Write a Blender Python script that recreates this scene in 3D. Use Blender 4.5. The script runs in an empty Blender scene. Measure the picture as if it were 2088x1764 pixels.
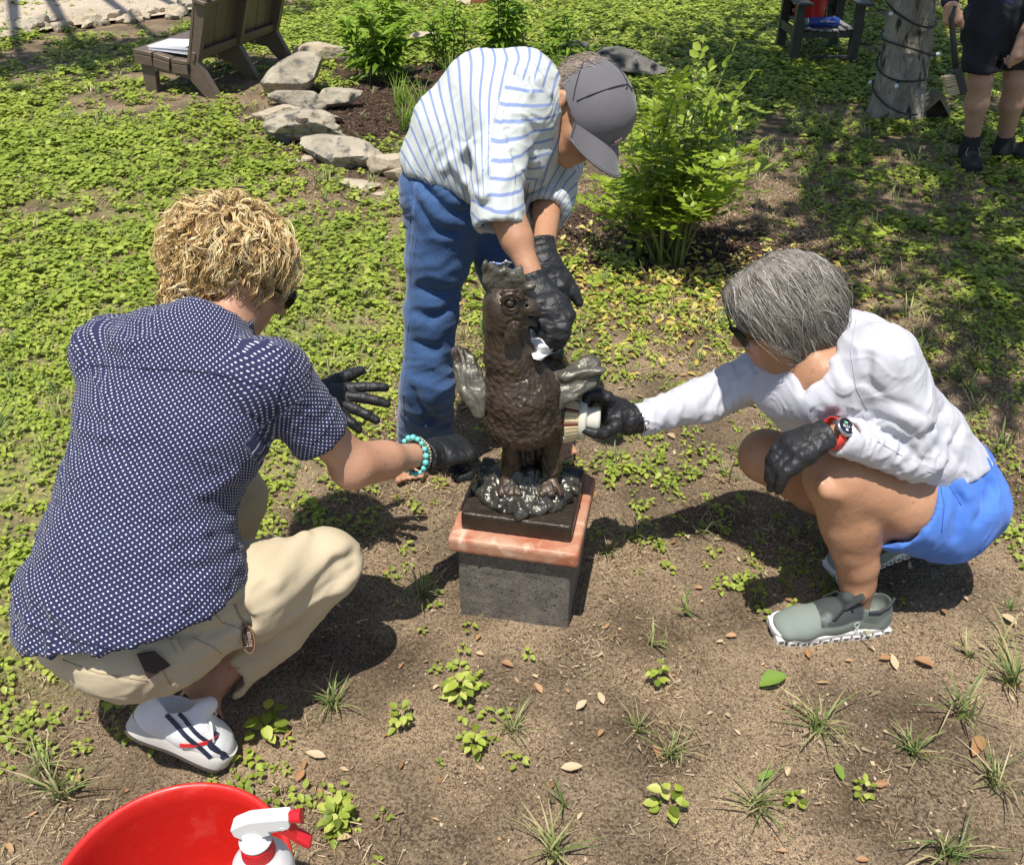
import bpy, math, random
import numpy as np
from mathutils import Vector, Matrix
R = math.radians
random.seed(7); RNG = np.random.default_rng(11)
scn = bpy.context.scene
# ------------------------------------------------------------------ camera, sky, sun
F = 1900.0; TH = R(34); H = 1.6
cT, sT = math.cos(TH), math.sin(TH)
cd = bpy.data.cameras.new('camera'); cam = bpy.data.objects.new('camera', cd)
scn.collection.objects.link(cam)
cam.location = (0, 0, H); cam.rotation_euler = (R(90) - TH, 0, 0)
cd.sensor_fit = 'HORIZONTAL'; cd.sensor_width = 36; cd.lens = 36 * F / 2088
cd.clip_start = .05; cd.clip_end = 1500
scn.camera = cam
SUN_EL, SUN_AZ = R(73), R(200)          # azimuth clockwise from +Y
world = bpy.data.worlds.new('World'); scn.world = world; world.use_nodes = True
nt = world.node_tree; nt.nodes.clear()
sky = nt.nodes.new('ShaderNodeTexSky'); sky.sky_type = 'NISHITA'; sky.sun_disc = False
sky.sun_elevation = SUN_EL; sky.sun_rotation = SUN_AZ
bg = nt.nodes.new('ShaderNodeBackground'); bg.inputs[1].default_value = .10
wo = nt.nodes.new('ShaderNodeOutputWorld')
nt.links.new(sky.outputs[0], bg.inputs[0]); nt.links.new(bg.outputs[0], wo.inputs[0])
ld = bpy.data.lights.new('sun', 'SUN'); ld.energy = 4.6; ld.angle = R(.5); ld.color = (1, .95, .87)
sun = bpy.data.objects.new('sun', ld); scn.collection.objects.link(sun)
sd = Vector((math.sin(SUN_AZ) * math.cos(SUN_EL), math.cos(SUN_AZ) * math.cos(SUN_EL), math.sin(SUN_EL)))
sun.rotation_euler = sd.to_track_quat('Z', 'Y').to_euler(); sun.location = (0, 0, 12)
scn.view_settings.view_transform = 'Standard'; scn.view_settings.look = 'None'
scn.view_settings.gamma = 1; scn.view_settings.use_curve_mapping = False
scn.view_settings.exposure = .38

# ------------------------------------------------------------------ measuring helpers
A = lambda *v: np.array(v, float)
CR, CU, CN = A(1, 0, 0), A(0, sT, cT), A(0, -cT, sT)
def W(px, py, z):                        # point seen at px,py standing z metres deep
    x = (px - 1044) / F * z; u = -(py - 882) / F * z
    return A(x, z * cT + u * sT, H - z * sT + u * cT)
def WY(px, py, Y):                       # point on the vertical plane y = Y
    un = -(py - 882) / F
    return W(px, py, Y / (cT + un * sT))
def G(px, py, Z=0.):                     # point on the level plane z = Z
    d = (py - 882) / F
    return W(px, py, (H - Z) / (sT + d * cT))
def nrm(v):
    v = np.asarray(v, float); return v / np.linalg.norm(v)
def cb(r, u, n): return nrm(r * CR + u * CU + n * CN)

# ------------------------------------------------------------------ objects
COL = scn.collection
def tag(o, label=None, cat=None, group=None, kind=None):
    if label: o['label'] = label
    if cat: o['category'] = cat
    if group: o['group'] = group
    if kind: o['kind'] = kind
    return o
def empty(name, loc, label=None, cat=None, group=None, rz=0):
    o = bpy.data.objects.new(name, None); COL.objects.link(o); o.location = tuple(loc)
    o.rotation_euler = (0, 0, rz); o.empty_display_size = .1
    return tag(o, label, cat, group)
def mesh_obj(name, V, Fc, mat, parent=None, smooth=True, attrs=None, local=False, mi=None):
    """V n x 3 world coordinates, Fc: array m x k or list of faces"""
    me = bpy.data.meshes.new(name)
    V = np.asarray(V, np.float64)
    if parent is not None and not local:
        off = np.array(parent.location, float)
        if parent.parent is not None: off = off + np.array(parent.parent.location, float)
        rz = parent.rotation_euler.z
        V = V - off
        if rz:
            c, s = math.cos(-rz), math.sin(-rz); V = V @ np.array([[c, s, 0], [-s, c, 0], [0, 0, 1]])
    if isinstance(Fc, np.ndarray):
        m, k = Fc.shape
        me.vertices.add(len(V)); me.vertices.foreach_set('co', V.astype(np.float32).ravel())
        me.loops.add(m * k); me.loops.foreach_set('vertex_index', Fc.astype(np.int32).ravel())
        me.polygons.add(m)
        me.polygons.foreach_set('loop_start', np.arange(0, m * k, k, dtype=np.int32))
        me.update(calc_edges=True); me.validate()
    else:
        me.from_pydata([tuple(v) for v in V], [], [tuple(f) for f in Fc])
    me.polygons.foreach_set('use_smooth', [smooth] * len(me.polygons))
    for m_ in (mat if isinstance(mat, (list, tuple)) else [mat]): me.materials.append(m_)
    if mi is not None: me.polygons.foreach_set('material_index', list(mi))
    if attrs:
        for k, a in attrs.items():
            a = np.asarray(a, np.float32)
            if a.ndim == 1:
                at = me.attributes.new(k, 'FLOAT', 'POINT'); at.data.foreach_set('value', a)
            else:
                at = me.attributes.new(k, 'FLOAT_VECTOR', 'POINT'); at.data.foreach_set('vector', a.ravel())
    me.update()
    o = bpy.data.objects.new(name, me); COL.objects.link(o)
    if parent is not None: o.parent = parent
    return o
class MB:                                # collects boxes, tubes, prisms into one mesh
    def __init__(s): s.v = []; s.f = []; s.m = []
    def add(s, V, Fc, m=0):
        b = len(s.v); s.v += [tuple(x) for x in V]; s.f += [tuple(i + b for i in f) for f in Fc]; s.m += [m] * len(Fc)
        return s
    def box(s, c, ax, hs, bev=0., m=0):
        c = np.asarray(c, float); ax = np.asarray(ax, float)
        if bev <= 0:
            V = [c + ax[0] * hs[0] * i + ax[1] * hs[1] * j + ax[2] * hs[2] * k for i in (-1, 1) for j in (-1, 1) for k in (-1, 1)]
            return s.add(V, [(0, 1, 3, 2), (4, 6, 7, 5), (0, 4, 5, 1), (2, 3, 7, 6), (0, 2, 6, 4), (1, 5, 7, 3)], m)
        # chamfered: rings on z
        V = []; Fc = []
        b = min(bev, min(hs) * .9)
        def ring(x, y, z, cc):
            return [(-x + cc, -y), (x - cc, -y), (x, -y + cc), (x, y - cc), (x - cc, y), (-x + cc, y), (-x, y - cc), (-x, -y + cc)], z
        for x, y, z in ((hs[0] - b, hs[1] - b, -hs[2]), (hs[0], hs[1], -hs[2] + b), (hs[0], hs[1], hs[2] - b), (hs[0] - b, hs[1] - b, hs[2])):
            pts, zz = ring(x, y, z, b * .7)
            V += [c + ax[0] * p[0] + ax[1] * p[1] + ax[2] * zz for p in pts]
        for r in range(3):
            for i in range(8): Fc.append((r * 8 + i, r * 8 + (i + 1) % 8, r * 8 + 8 + (i + 1) % 8, r * 8 + 8 + i))
        Fc += [tuple(range(7, -1, -1)), tuple(range(24, 32))]
        return s.add(V, Fc, m)
    def tube(s, P, rad, n=8, cap=True, m=0, flat=1.):
        P = [np.asarray(p, float) for p in P]; k = len(P)
        if not hasattr(rad, '__len__'): rad = [rad] * k
        t0 = nrm(P[1] - P[0]); a = nrm(np.cross(t0, A(.3, .5, .8) if abs(t0[2]) > .8 else A(0, 0, 1)))
        V = []; Fc = []
        for i in range(k):
            t = nrm(P[min(i + 1, k - 1)] - P[max(i - 1, 0)])
            a = nrm(a - t * np.dot(a, t)); b = np.cross(t, a)
            for j in range(n):
                an = 2 * math.pi * j / n
                V.append(P[i] + (a * math.cos(an) + b * flat * math.sin(an)) * rad[i])
        for i in range(k - 1):
            for j in range(n): Fc.append((i * n + j, i * n + (j + 1) % n, (i + 1) * n + (j + 1) % n, (i + 1) * n + j))
        if cap: Fc += [tuple(range(n - 1, -1, -1)), tuple(range((k - 1) * n, k * n))]
        return s.add(V, Fc, m)
    def prism(s, poly, o, a, b, n, t, m=0):      # poly in (a,b) plane at o, thickness t each way along n
        o, a, b, n = map(lambda q: np.asarray(q, float), (o, a, b, n)); k = len(poly)
        V = [o + a * p[0] + b * p[1] - n * t for p in poly] + [o + a * p[0] + b * p[1] + n * t for p in poly]
        Fc = [tuple(range(k - 1, -1, -1)), tuple(range(k, 2 * k))] + [(i, (i + 1) % k, k + (i + 1) % k, k + i) for i in range(k)]
        return s.add(V, Fc, m)
    def lathe(s, c, prof, n=40, ax=None, m=0):   # prof: list (r, h)
        c = np.asarray(c, float)
        ax = [A(1, 0, 0), A(0, 1, 0), A(0, 0, 1)] if ax is None else ax
        V = []; Fc = []
        for r, h in prof:
            for j in range(n):
                an = 2 * math.pi * j / n
                V.append(c + (ax[0] * math.cos(an) + ax[1] * math.sin(an)) * r + ax[2] * h)
        for i in range(len(prof) - 1):
            for j in range(n): Fc.append((i * n + j, i * n + (j + 1) % n, (i + 1) * n + (j + 1) % n, (i + 1) * n + j))
        return s.add(V, Fc, m)
    def build(s, name, mat, parent=None, smooth=False, local=False):
        o = mesh_obj(name, s.v, s.f, mat, parent, smooth, local=local, mi=s.m if isinstance(mat, (list, tuple)) else None)
        return o
def frame(x=None, z=None):
    z = nrm(z); x = nrm(np.asarray(x) - z * np.dot(x, z)); return [x, np.cross(z, x), z]
def smart(o, ang=35):                            # smooth with sharp creases
    try:
        o.data.polygons.foreach_set('use_smooth', [True] * len(o.data.polygons))
        o.data.set_sharp_from_angle(angle=R(ang))
    except Exception: pass
    return o

# ------------------------------------------------------------------ materials
def mat(name, c1, c2=None, sc=8, rough=.6, bump=0., bsc=60, metal=0., spec=.5, c3=None, sc3=40, f3=.5, coat=0, sss=0,
        trans=0, attr=None, detail=6, bump2=0, bsc2=8, dist=0, stretch=None, sheen=0, contrast=(.3, .7), rough2=None):
    m = bpy.data.materials.new(name); m.use_nodes = True
    t = m.node_tree; N = t.nodes; L = t.links; b = N['Principled BSDF']
    b.inputs['Roughness'].default_value = rough; b.inputs['Metallic'].default_value = metal
    b.inputs['Specular IOR Level'].default_value = spec
    if coat: b.inputs['Coat Weight'].default_value = coat; b.inputs['Coat Roughness'].default_value = .15
    if sss:
        b.inputs['Subsurface Weight'].default_value = sss; b.inputs['Subsurface Radius'].default_value = (.012, .005, .003)
        b.inputs['Subsurface Scale'].default_value = 1.
    if sheen: b.inputs['Sheen Weight'].default_value = sheen
    tc = N.new('ShaderNodeTexCoord'); co = tc.outputs['Object']
    if stretch:
        mp = N.new('ShaderNodeMapping'); mp.inputs['Scale'].default_value = stretch; L.new(co, mp.inputs[0]); co = mp.outputs[0]
    def noise(s, d=detail):
        n = N.new('ShaderNodeTexNoise'); n.inputs['Scale'].default_value = s; n.inputs['Detail'].default_value = d
        n.inputs['Distortion'].default_value = dist; L.new(co, n.inputs[0]); return n.outputs[0]
    def ramp(v, a, c):
        r = N.new('ShaderNodeMapRange'); r.inputs[1].default_value = a; r.inputs[2].default_value = c; L.new(v, r.inputs[0]); return r.outputs[0]
    def mix(f, a, c):
        x = N.new('ShaderNodeMix'); x.data_type = 'RGBA'
        if isinstance(f, (int, float)): x.inputs[0].default_value = f
        else: L.new(f, x.inputs[0])
        for i, q in ((6, a), (7, c)):
            if isinstance(q, tuple): x.inputs[i].default_value = (*q[:3], 1)
            else: L.new(q, x.inputs[i])
        return x.outputs[2]
    col = c1
    if c2:
        if attr:
            an = N.new('ShaderNodeAttribute'); an.attribute_name = attr; v = an.outputs['Fac']
        else: v = ramp(noise(sc), *contrast)
        col = mix(v, c1, c2)
    if c3: col = mix(ramp(noise(sc3), f3, f3 + .12), col, c3)
    if isinstance(col, tuple): b.inputs['Base Color'].default_value = (*col[:3], 1)
    else: L.new(col, b.inputs['Base Color'])
    if rough2 is not None:
        r = N.new('ShaderNodeMapRange'); r.inputs[3].default_value = rough; r.inputs[4].default_value = rough2
        L.new(ramp(noise(sc * 1.7), .3, .7), r.inputs[0]); L.new(r.outputs[0], b.inputs['Roughness'])
    last = None
    for bs, sc_ in ((bump2, bsc2), (bump, bsc)):
        if bs:
            bn = N.new('ShaderNodeBump'); bn.inputs['Distance'].default_value = bs; L.new(noise(sc_, 4), bn.inputs['Height'])
            if last: L.new(last, bn.inputs['Normal'])
            last = bn.outputs[0]
    if last: L.new(last, b.inputs['Normal'])
    if trans:
        tr = N.new('ShaderNodeBsdfTranslucent'); mx = N.new('ShaderNodeMixShader'); mx.inputs[0].default_value = trans
        if isinstance(col, tuple): tr.inputs[0].default_value = (*col[:3], 1)
        else: L.new(col, tr.inputs[0])
        L.new(b.outputs[0], mx.inputs[1]); L.new(tr.outputs[0], mx.inputs[2])
        L.new(mx.outputs[0], N['Material Output'].inputs[0])
    return m

# ------------------------------------------------------------------ numpy noise
def _h(i, j, k, s):
    n = (i.astype(np.int64) * 73856093) ^ (j.astype(np.int64) * 19349663) ^ (k.astype(np.int64) * 83492791) ^ (s * 2654435761)
    n = (n ^ (n >> 13)) * 1274126177 & 0x7fffffff
    n = (n ^ (n >> 16))
    return (n & 0xffff) / 65535.
def vn(p, s=0):
    p = np.asarray(p, float); i = np.floor(p); f = p - i; f = f * f * (3 - 2 * f); i = i.astype(np.int64)
    r = 0
    for a in (0, 1):
        wa = f[..., 0] if a else 1 - f[..., 0]
        for b in (0, 1):
            wb = f[..., 1] if b else 1 - f[..., 1]
            for c in (0, 1):
                wc = f[..., 2] if c else 1 - f[..., 2]
                r = r + wa * wb * wc * _h(i[..., 0] + a, i[..., 1] + b, i[..., 2] + c, s)
    return r
def fbm(p, s=0, o=4):
    p = np.asarray(p, float); r = 0; a = .5; t = 0
    for q in range(o): r = r + a * vn(p * 2 ** q, s + q * 17); t += a; a *= .5
    return r / t
# ------------------------------------------------------------------ implicit surfaces
def smin(a, b, k):
    if k <= 0: return np.minimum(a, b)
    h = np.maximum(k - np.abs(a - b), 0) / k
    return np.minimum(a, b) - h * h * k * .25
class Fld:
    def __init__(s, lo, hi, h):
        s.lo = np.array(lo, float); s.h = h
        s.n = np.ceil((np.array(hi, float) - s.lo) / h).astype(int) + 1
        s.ax = [(s.lo[i] + np.arange(s.n[i]) * h).astype(np.float32) for i in range(3)]
        s.f = np.full(s.n, .5, np.float32)
    def _sl(s, lo, hi):
        a = np.clip(np.floor((np.asarray(lo) - s.lo) / s.h).astype(int), 0, s.n)
        b = np.clip(np.ceil((np.asarray(hi) - s.lo) / s.h).astype(int) + 1, 0, s.n)
        return tuple(slice(a[i], b[i]) for i in range(3))
    def _g(s, sl): return s.ax[0][sl[0]][:, None, None], s.ax[1][sl[1]][None, :, None], s.ax[2][sl[2]][None, None, :]
    def put(s, sl, d, k, op):
        if d.size == 0: return
        f = s.f[sl]
        if op == 'u': s.f[sl] = smin(f, d, k)
        elif op == 's': s.f[sl] = -smin(-f, d, k)
        elif op == 'i': s.f[sl] = -smin(-f, -d, k)
    def cap(s, a, b, ra, rb=None, k=.01, op='u'):
        a = np.asarray(a, float); b = np.asarray(b, float); rb = ra if rb is None else rb
        m = max(ra, rb) + max(k, .01) + 3 * s.h
        sl = s._sl(np.minimum(a, b) - m, np.maximum(a, b) + m); x, y, z = s._g(sl)
        ab = b - a; l2 = float(ab @ ab) + 1e-12
        t = np.clip(((x - a[0]) * ab[0] + (y - a[1]) * ab[1] + (z - a[2]) * ab[2]) / l2, 0, 1)
        d = np.sqrt((x - a[0] - t * ab[0]) ** 2 + (y - a[1] - t * ab[1]) ** 2 + (z - a[2] - t * ab[2]) ** 2) - (ra + t * (rb - ra))
        s.put(sl, d.astype(np.float32), k, op)
    def ecap(s, a, b, ra, rb, side, k=.02, op='u', e=.6):
        a = np.asarray(a, float); b = np.asarray(b, float)
        m = max(*ra, *rb) + max(k, .01) + 3 * s.h
        sl = s._sl(np.minimum(a, b) - m, np.maximum(a, b) + m); x, y, z = s._g(sl)
        ab = b - a; L = np.linalg.norm(ab) + 1e-9; dr = ab / L
        sd_ = nrm(np.asarray(side) - dr * np.dot(side, dr)); dp = np.cross(sd_, dr)
        px, py, pz = x - a[0], y - a[1], z - a[2]
        w = px * dr[0] + py * dr[1] + pz * dr[2]; t = np.clip(w / L, 0, 1); wa = w - t * L
        u = px * sd_[0] + py * sd_[1] + pz * sd_[2]; v = px * dp[0] + py * dp[1] + pz * dp[2]
        rx = ra[0] + t * (rb[0] - ra[0]); ry = ra[1] + t * (rb[1] - ra[1]); rz = np.minimum(rx, ry) * e * 1.4
        k0 = np.sqrt((u / rx) ** 2 + (v / ry) ** 2 + (wa / rz) ** 2)
        k1 = np.sqrt((u / rx ** 2) ** 2 + (v / ry ** 2) ** 2 + (wa / rz ** 2) ** 2) + 1e-6
        d = k0 * (k0 - 1) / k1
        s.put(sl, d.astype(np.float32), k, op)
    def ell(s, c, r, ax=None, k=.01, op='u'):
        c = np.asarray(c, float); m = max(r) + max(k, .01) + 3 * s.h
        ax = np.eye(3) if ax is None else np.asarray(ax)
        sl = s._sl(c - m, c + m); x, y, z = s._g(sl); px, py, pz = x - c[0], y - c[1], z - c[2]
        q = [(px * ax[i][0] + py * ax[i][1] + pz * ax[i][2]) for i in range(3)]
        k0 = np.sqrt(sum((q[i] / r[i]) ** 2 for i in range(3))); k1 = np.sqrt(sum((q[i] / r[i] ** 2) ** 2 for i in range(3))) + 1e-6
        s.put(sl, (k0 * (k0 - 1) / k1).astype(np.float32), k, op)
    def box(s, c, ax, hs, rnd=.004, k=.0, op='u'):
        c = np.asarray(c, float); ax = np.asarray(ax); m = float(np.linalg.norm(hs)) + k + 3 * s.h
        sl = s._sl(c - m, c + m); x, y, z = s._g(sl); px, py, pz = x - c[0], y - c[1], z - c[2]
        q = [np.abs(px * ax[i][0] + py * ax[i][1] + pz * ax[i][2]) - (hs[i] - rnd) for i in range(3)]
        d = np.sqrt(sum(np.maximum(v, 0) ** 2 for v in q)) + np.minimum(np.maximum(np.maximum(q[0], q[1]), q[2]), 0) - rnd
        s.put(sl, d.astype(np.float32), k, op)
    def cut(s, p, n, k=.0, rad=None):    # keep the side the normal points away from; inside a ball of rad only
        p = np.asarray(p, float); n = nrm(n)
        sl = s._sl(p - rad, p + rad) if rad else tuple(slice(0, q) for q in s.n)
        x, y, z = s._g(sl); d = (x - p[0]) * n[0] + (y - p[1]) * n[1] + (z - p[2]) * n[2]
        if rad:
            rr = np.sqrt((x - p[0]) ** 2 + (y - p[1]) ** 2 + (z - p[2]) ** 2) - rad * .95
            d = np.minimum(d, -rr)
        s.put(sl, d.astype(np.float32), k, 'i')
    def slab(s, poly, Y, th, rnd=.004, k=.004, op='u', sh=(0, 0, 0, 0)):
        """poly: list of world points (x,z used) ; solid |y-Yc| < th ; Yc = Y + a*dx + b*dz + c*dx^2+ d*dz^2"""
        P = np.array([[p[0], p[2]] for p in poly]); c = P.mean(0)
        m = th + k + rnd + 4 * s.h + .03 * (sh != (0, 0, 0, 0))
        sl = s._sl([P[:, 0].min() - m, Y - m - .05, P[:, 1].min() - m], [P[:, 0].max() + m, Y + m + .05, P[:, 1].max() + m])
        x, y, z = s._g(sl); X = (x + 0 * z)[:, 0, :]; Z = (z + 0 * x)[:, 0, :]
        d2 = np.full(X.shape, 9.); ins = np.zeros(X.shape, bool); n = len(P)
        for i in range(n):
            a = P[i]; b = P[(i + 1) % n]; e = b - a
            wx, wz = X - a[0], Z - a[1]; t = np.clip((wx * e[0] + wz * e[1]) / (e @ e + 1e-12), 0, 1)
            d2 = np.minimum(d2, (wx - t * e[0]) ** 2 + (wz - t * e[1]) ** 2)
            cnd = (a[1] > Z) != (b[1] > Z)
            xi = a[0] + (Z - a[1]) * e[0] / (e[1] if abs(e[1]) > 1e-9 else 1e-9)
            ins ^= cnd & (X < xi)
        D = np.where(ins, -1, 1) * np.sqrt(d2)
        Yc = Y + sh[0] * (X - c[0]) + sh[1] * (Z - c[1]) + sh[2] * (X - c[0]) ** 2 + sh[3] * (Z - c[1]) ** 2
        q0 = D[:, None, :] + rnd; q1 = np.abs(y - Yc[:, None, :]) - th + rnd
        d = np.sqrt(np.maximum(q0, 0) ** 2 + np.maximum(q1, 0) ** 2) + np.minimum(np.maximum(q0, q1), 0) - rnd
        s.put(sl, d.astype(np.float32), k, op)
    def mesh(s, smooth=1, project=True):
        f = s.f.copy(); f[0] = f[-1] = .5; f[:, 0] = f[:, -1] = .5; f[:, :, 0] = f[:, :, -1] = .5
        g = f < 0; n = s.n - 1
        cnt = np.zeros(n, np.int8)
        for i in (0, 1):
            for j in (0, 1):
                for k in (0, 1): cnt += g[i:i + n[0], j:j + n[1], k:k + n[2]]
        act = (cnt > 0) & (cnt < 8); idx = np.full(n, -1, np.int64); C = np.argwhere(act); idx[act] = np.arange(len(C))
        acc = np.zeros((len(C), 3)); num = np.zeros(len(C))
        for axis in range(3):
            o = [0, 1, 2]; o.remove(axis)
            for a in (0, 1):
                for b in (0, 1):
                    p0 = C.copy(); p0[:, o[0]] += a; p0[:, o[1]] += b; p1 = p0.copy(); p1[:, axis] += 1
                    f0 = f[p0[:, 0], p0[:, 1], p0[:, 2]]; f1 = f[p1[:, 0], p1[:, 1], p1[:, 2]]
                    m = (f0 < 0) != (f1 < 0)
                    t = np.where(m, f0 / np.where(m, f0 - f1, 1), 0)
                    q = p0.astype(float); q[:, axis] += t
                    acc[m] += q[m]; num[m] += 1
        V = acc / num[:, None] * s.h + s.lo
        quads = []
        for axis in range(3):
            sl0 = [slice(None)] * 3; sl1 = [slice(None)] * 3; sl0[axis] = slice(0, -1); sl1[axis] = slice(1, None)
            g0, g1 = g[tuple(sl0)], g[tuple(sl1)]
            E = np.argwhere(g0 != g1); o = [0, 1, 2]; o.remove(axis)
            flip = g0[E[:, 0], E[:, 1], E[:, 2]]
            q = []
            for a, b in ((1, 1), (0, 1), (0, 0), (1, 0)):
                c = E.copy(); c[:, o[0]] -= a; c[:, o[1]] -= b; q.append(idx[c[:, 0], c[:, 1], c[:, 2]])
            q = np.stack(q, 1)
            if axis == 1: flip = ~flip
            q[~flip] = q[~flip][:, ::-1]
            quads.append(q)
        Q = np.concatenate(quads)
        for _ in range(smooth): V = lap(V, Q, .5)
        return V, Q
def lap(V, Q, w=.5):
    S = np.zeros_like(V); n = np.zeros(len(V))
    for i in range(Q.shape[1]):
        a, b = Q[:, i], Q[:, (i + 1) % Q.shape[1]]
        for c in range(3):
            S[:, c] += np.bincount(a, V[b, c], len(V)) + np.bincount(b, V[a, c], len(V))
        n += np.bincount(a, minlength=len(V)) + np.bincount(b, minlength=len(V))
    return V * (1 - w) + S / np.maximum(n, 1)[:, None] * w
def normals(V, Q):
    N = np.cross(V[Q[:, 2]] - V[Q[:, 0]], V[Q[:, -1]] - V[Q[:, 1]]) if Q.shape[1] == 4 else np.cross(V[Q[:, 1]] - V[Q[:, 0]], V[Q[:, 2]] - V[Q[:, 0]])
    S = np.zeros_like(V)
    for i in range(Q.shape[1]):
        for c in range(3): S[:, c] += np.bincount(Q[:, i], N[:, c], len(V))
    return S / (np.linalg.norm(S, axis=1)[:, None] + 1e-12)
def folds(V, N, d, across, along, amp, seed=0, warp=.5, sharp=1.5):
    """ridged creases: d = direction along which creases repeat"""
    d = nrm(d); a = nrm(np.cross(d, A(.31, .52, .79))); b = np.cross(d, a)
    w = fbm(V / along * 1.3, seed + 5, 2) * along * warp
    q = np.stack([(V @ d + w) / across, V @ a / along, V @ b / along], 1)
    r = 1 - np.abs(2 * vn(q, seed) - 1)
    return V + N * ((r ** sharp - (.45 if sharp < 2 else .25)) * amp)[:, None]
def sob(name, fl, m, parent, smooth=1, disp=None, attrs=None, kind=None):
    V, Q = fl.mesh(smooth)
    if disp: V = disp(V, normals(V, Q))
    at = attrs(V, normals(V, Q)) if attrs else None
    return mesh_obj(name, V, Q, m, parent, True, at)

# ------------------------------------------------------------------ body pieces
def chain(f, P, Rr, k=.02, op='u'):
    for i in range(len(P) - 1): f.cap(P[i], P[i + 1], Rr[i], Rr[i + 1], k, op)
def head(f, C, fw, up, s=1.):
    fw = nrm(fw); up = nrm(up - fw * np.dot(up, fw)); rt = np.cross(fw, up)
    L = lambda r, a, u: C + (rt * r + fw * a + up * u) * s
    ax = [rt, fw, up]
    f.ell(L(0, -.012, .025), (.076 * s, .096 * s, .092 * s), ax, .0)
    f.ell(L(0, .03, -.035), (.062 * s, .064 * s, .075 * s), ax, .03)
    f.cap(L(-.03, .055, -.075), L(.03, .055, -.075), .022 * s, .022 * s, .03)
    f.ell(L(0, .075, -.09), (.02 * s, .018 * s, .017 * s), ax, .02)
    for q in (-1, 1):
        f.cap(L(.062 * q, .0, -.03), L(.035 * q, .05, -.082), .018 * s, .016 * s, .025)
        f.ell(L(.04 * q, .062, -.02), (.022 * s, .018 * s, .02 * s), ax, .02)
        f.ell(L(.032 * q, .092, .016), (.019 * s, .014 * s, .013 * s), ax, .012, 's')
        f.ell(L(.031 * q, .073, .014), (.0125 * s, .0125 * s, .0125 * s), ax, .002)
        f.cap(L(.014 * q, .088, .034), L(.05 * q, .076, .032), .008 * s, .006 * s, .014)
        f.ell(L(.087 * q, -.010, -.006), (.013 * s, .021 * s, .034 * s), ax, .006)
        f.ell(L(.101 * q, -.006, .0), (.009 * s, .011 * s, .019 * s), ax, .004, 's')
        f.ell(L(.012 * q, .101, -.024), (.009 * s, .009 * s, .008 * s), ax, .007)
    f.cap(L(0, .09, .022), L(0, .112, -.018), .008 * s, .0115 * s, .012)
    f.ell(L(0, .092, -.052), (.024 * s, .011 * s, .006 * s), ax, .006)
    f.ell(L(0, .090, -.063), (.021 * s, .011 * s, .007 * s), ax, .006)
    f.cap(L(-.024, .103, -.0575), L(.024, .103, -.0575), .0035 * s, .0035 * s, .004, 's')
    return L
def rotv(v, ax, an):
    ax = nrm(ax); return v * math.cos(an) + np.cross(ax, v) * math.sin(an) + ax * np.dot(ax, v) * (1 - math.cos(an))
def hand(f, wr, d, bn, curls=(.3,) * 4, spread=.08, thumb=(.6, .3, .2), s=1., mir=1, k=.004, pad=0., curl2=None, cuff=None):
    """wr wrist, d pointing direction, bn back-of-hand normal; mir +1: thumb on side = cross(d,bn)"""
    d = nrm(d); bn = nrm(bn - d * np.dot(bn, d)); sd_ = np.cross(d, bn) * mir
    pw = wr + d * .085 * s
    f.ecap(wr, wr + d * .03 * s, ((.026 + pad) * s, (.019 + pad) * s), ((.033 + pad) * s, (.018 + pad) * s), sd_, .01)
    f.ecap(wr + d * .03 * s, pw - d * .012 * s, ((.034 + pad) * s, (.017 + pad) * s), ((.038 + pad) * s, (.0125 + pad) * s), sd_, .012)
    offs = (.029, .010, -.010, -.028); ln = (.96, 1.06, 1., .8); bs = (0, .004, 0, -.007)
    tips = []
    for i in range(4):
        b = pw + sd_ * offs[i] * s + d * (bs[i] - .008) * s
        dr = rotv(d, bn, -mir * spread * offs[i] / .028); c = curls[i]
        P = [b]; q = dr; axx = np.cross(dr, bn)
        fr = (1, 1.25, .8) if curl2 is None else curl2
        for j, l in enumerate((.042, .027, .022)):
            q = rotv(q, axx, -c * fr[j]); P.append(P[-1] + q * l * ln[i] * s)
        chain(f, P, [(.0098 + pad) * s, (.0092 + pad) * s, (.0083 + pad) * s, (.0070 + pad) * s], k)
        f.cap(b - dr * .02 * s, b, (.009 + pad) * s, (.0105 + pad) * s, .008)
        tips.append(P[-1])
    tb = wr + d * .022 * s + sd_ * .02 * s
    a0, a1, a2 = thumb
    q = nrm(rotv(d, bn, a0 * mir * 1.) if False else (d * math.cos(a0) + sd_ * math.sin(a0)) - bn * .25)
    P = [tb, tb + q * .042 * s]
    for l, an in ((.033, a1), (.027, a2)):
        q = nrm(q + (d * .8 - sd_ * .6 - bn * .35) * an); P.append(P[-1] + q * l * s)
    chain(f, P, [(.016 + pad) * s, (.0125 + pad) * s, (.0108 + pad) * s, (.0088 + pad) * s], .01)
    tips.append(P[-1])
    return tips
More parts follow.
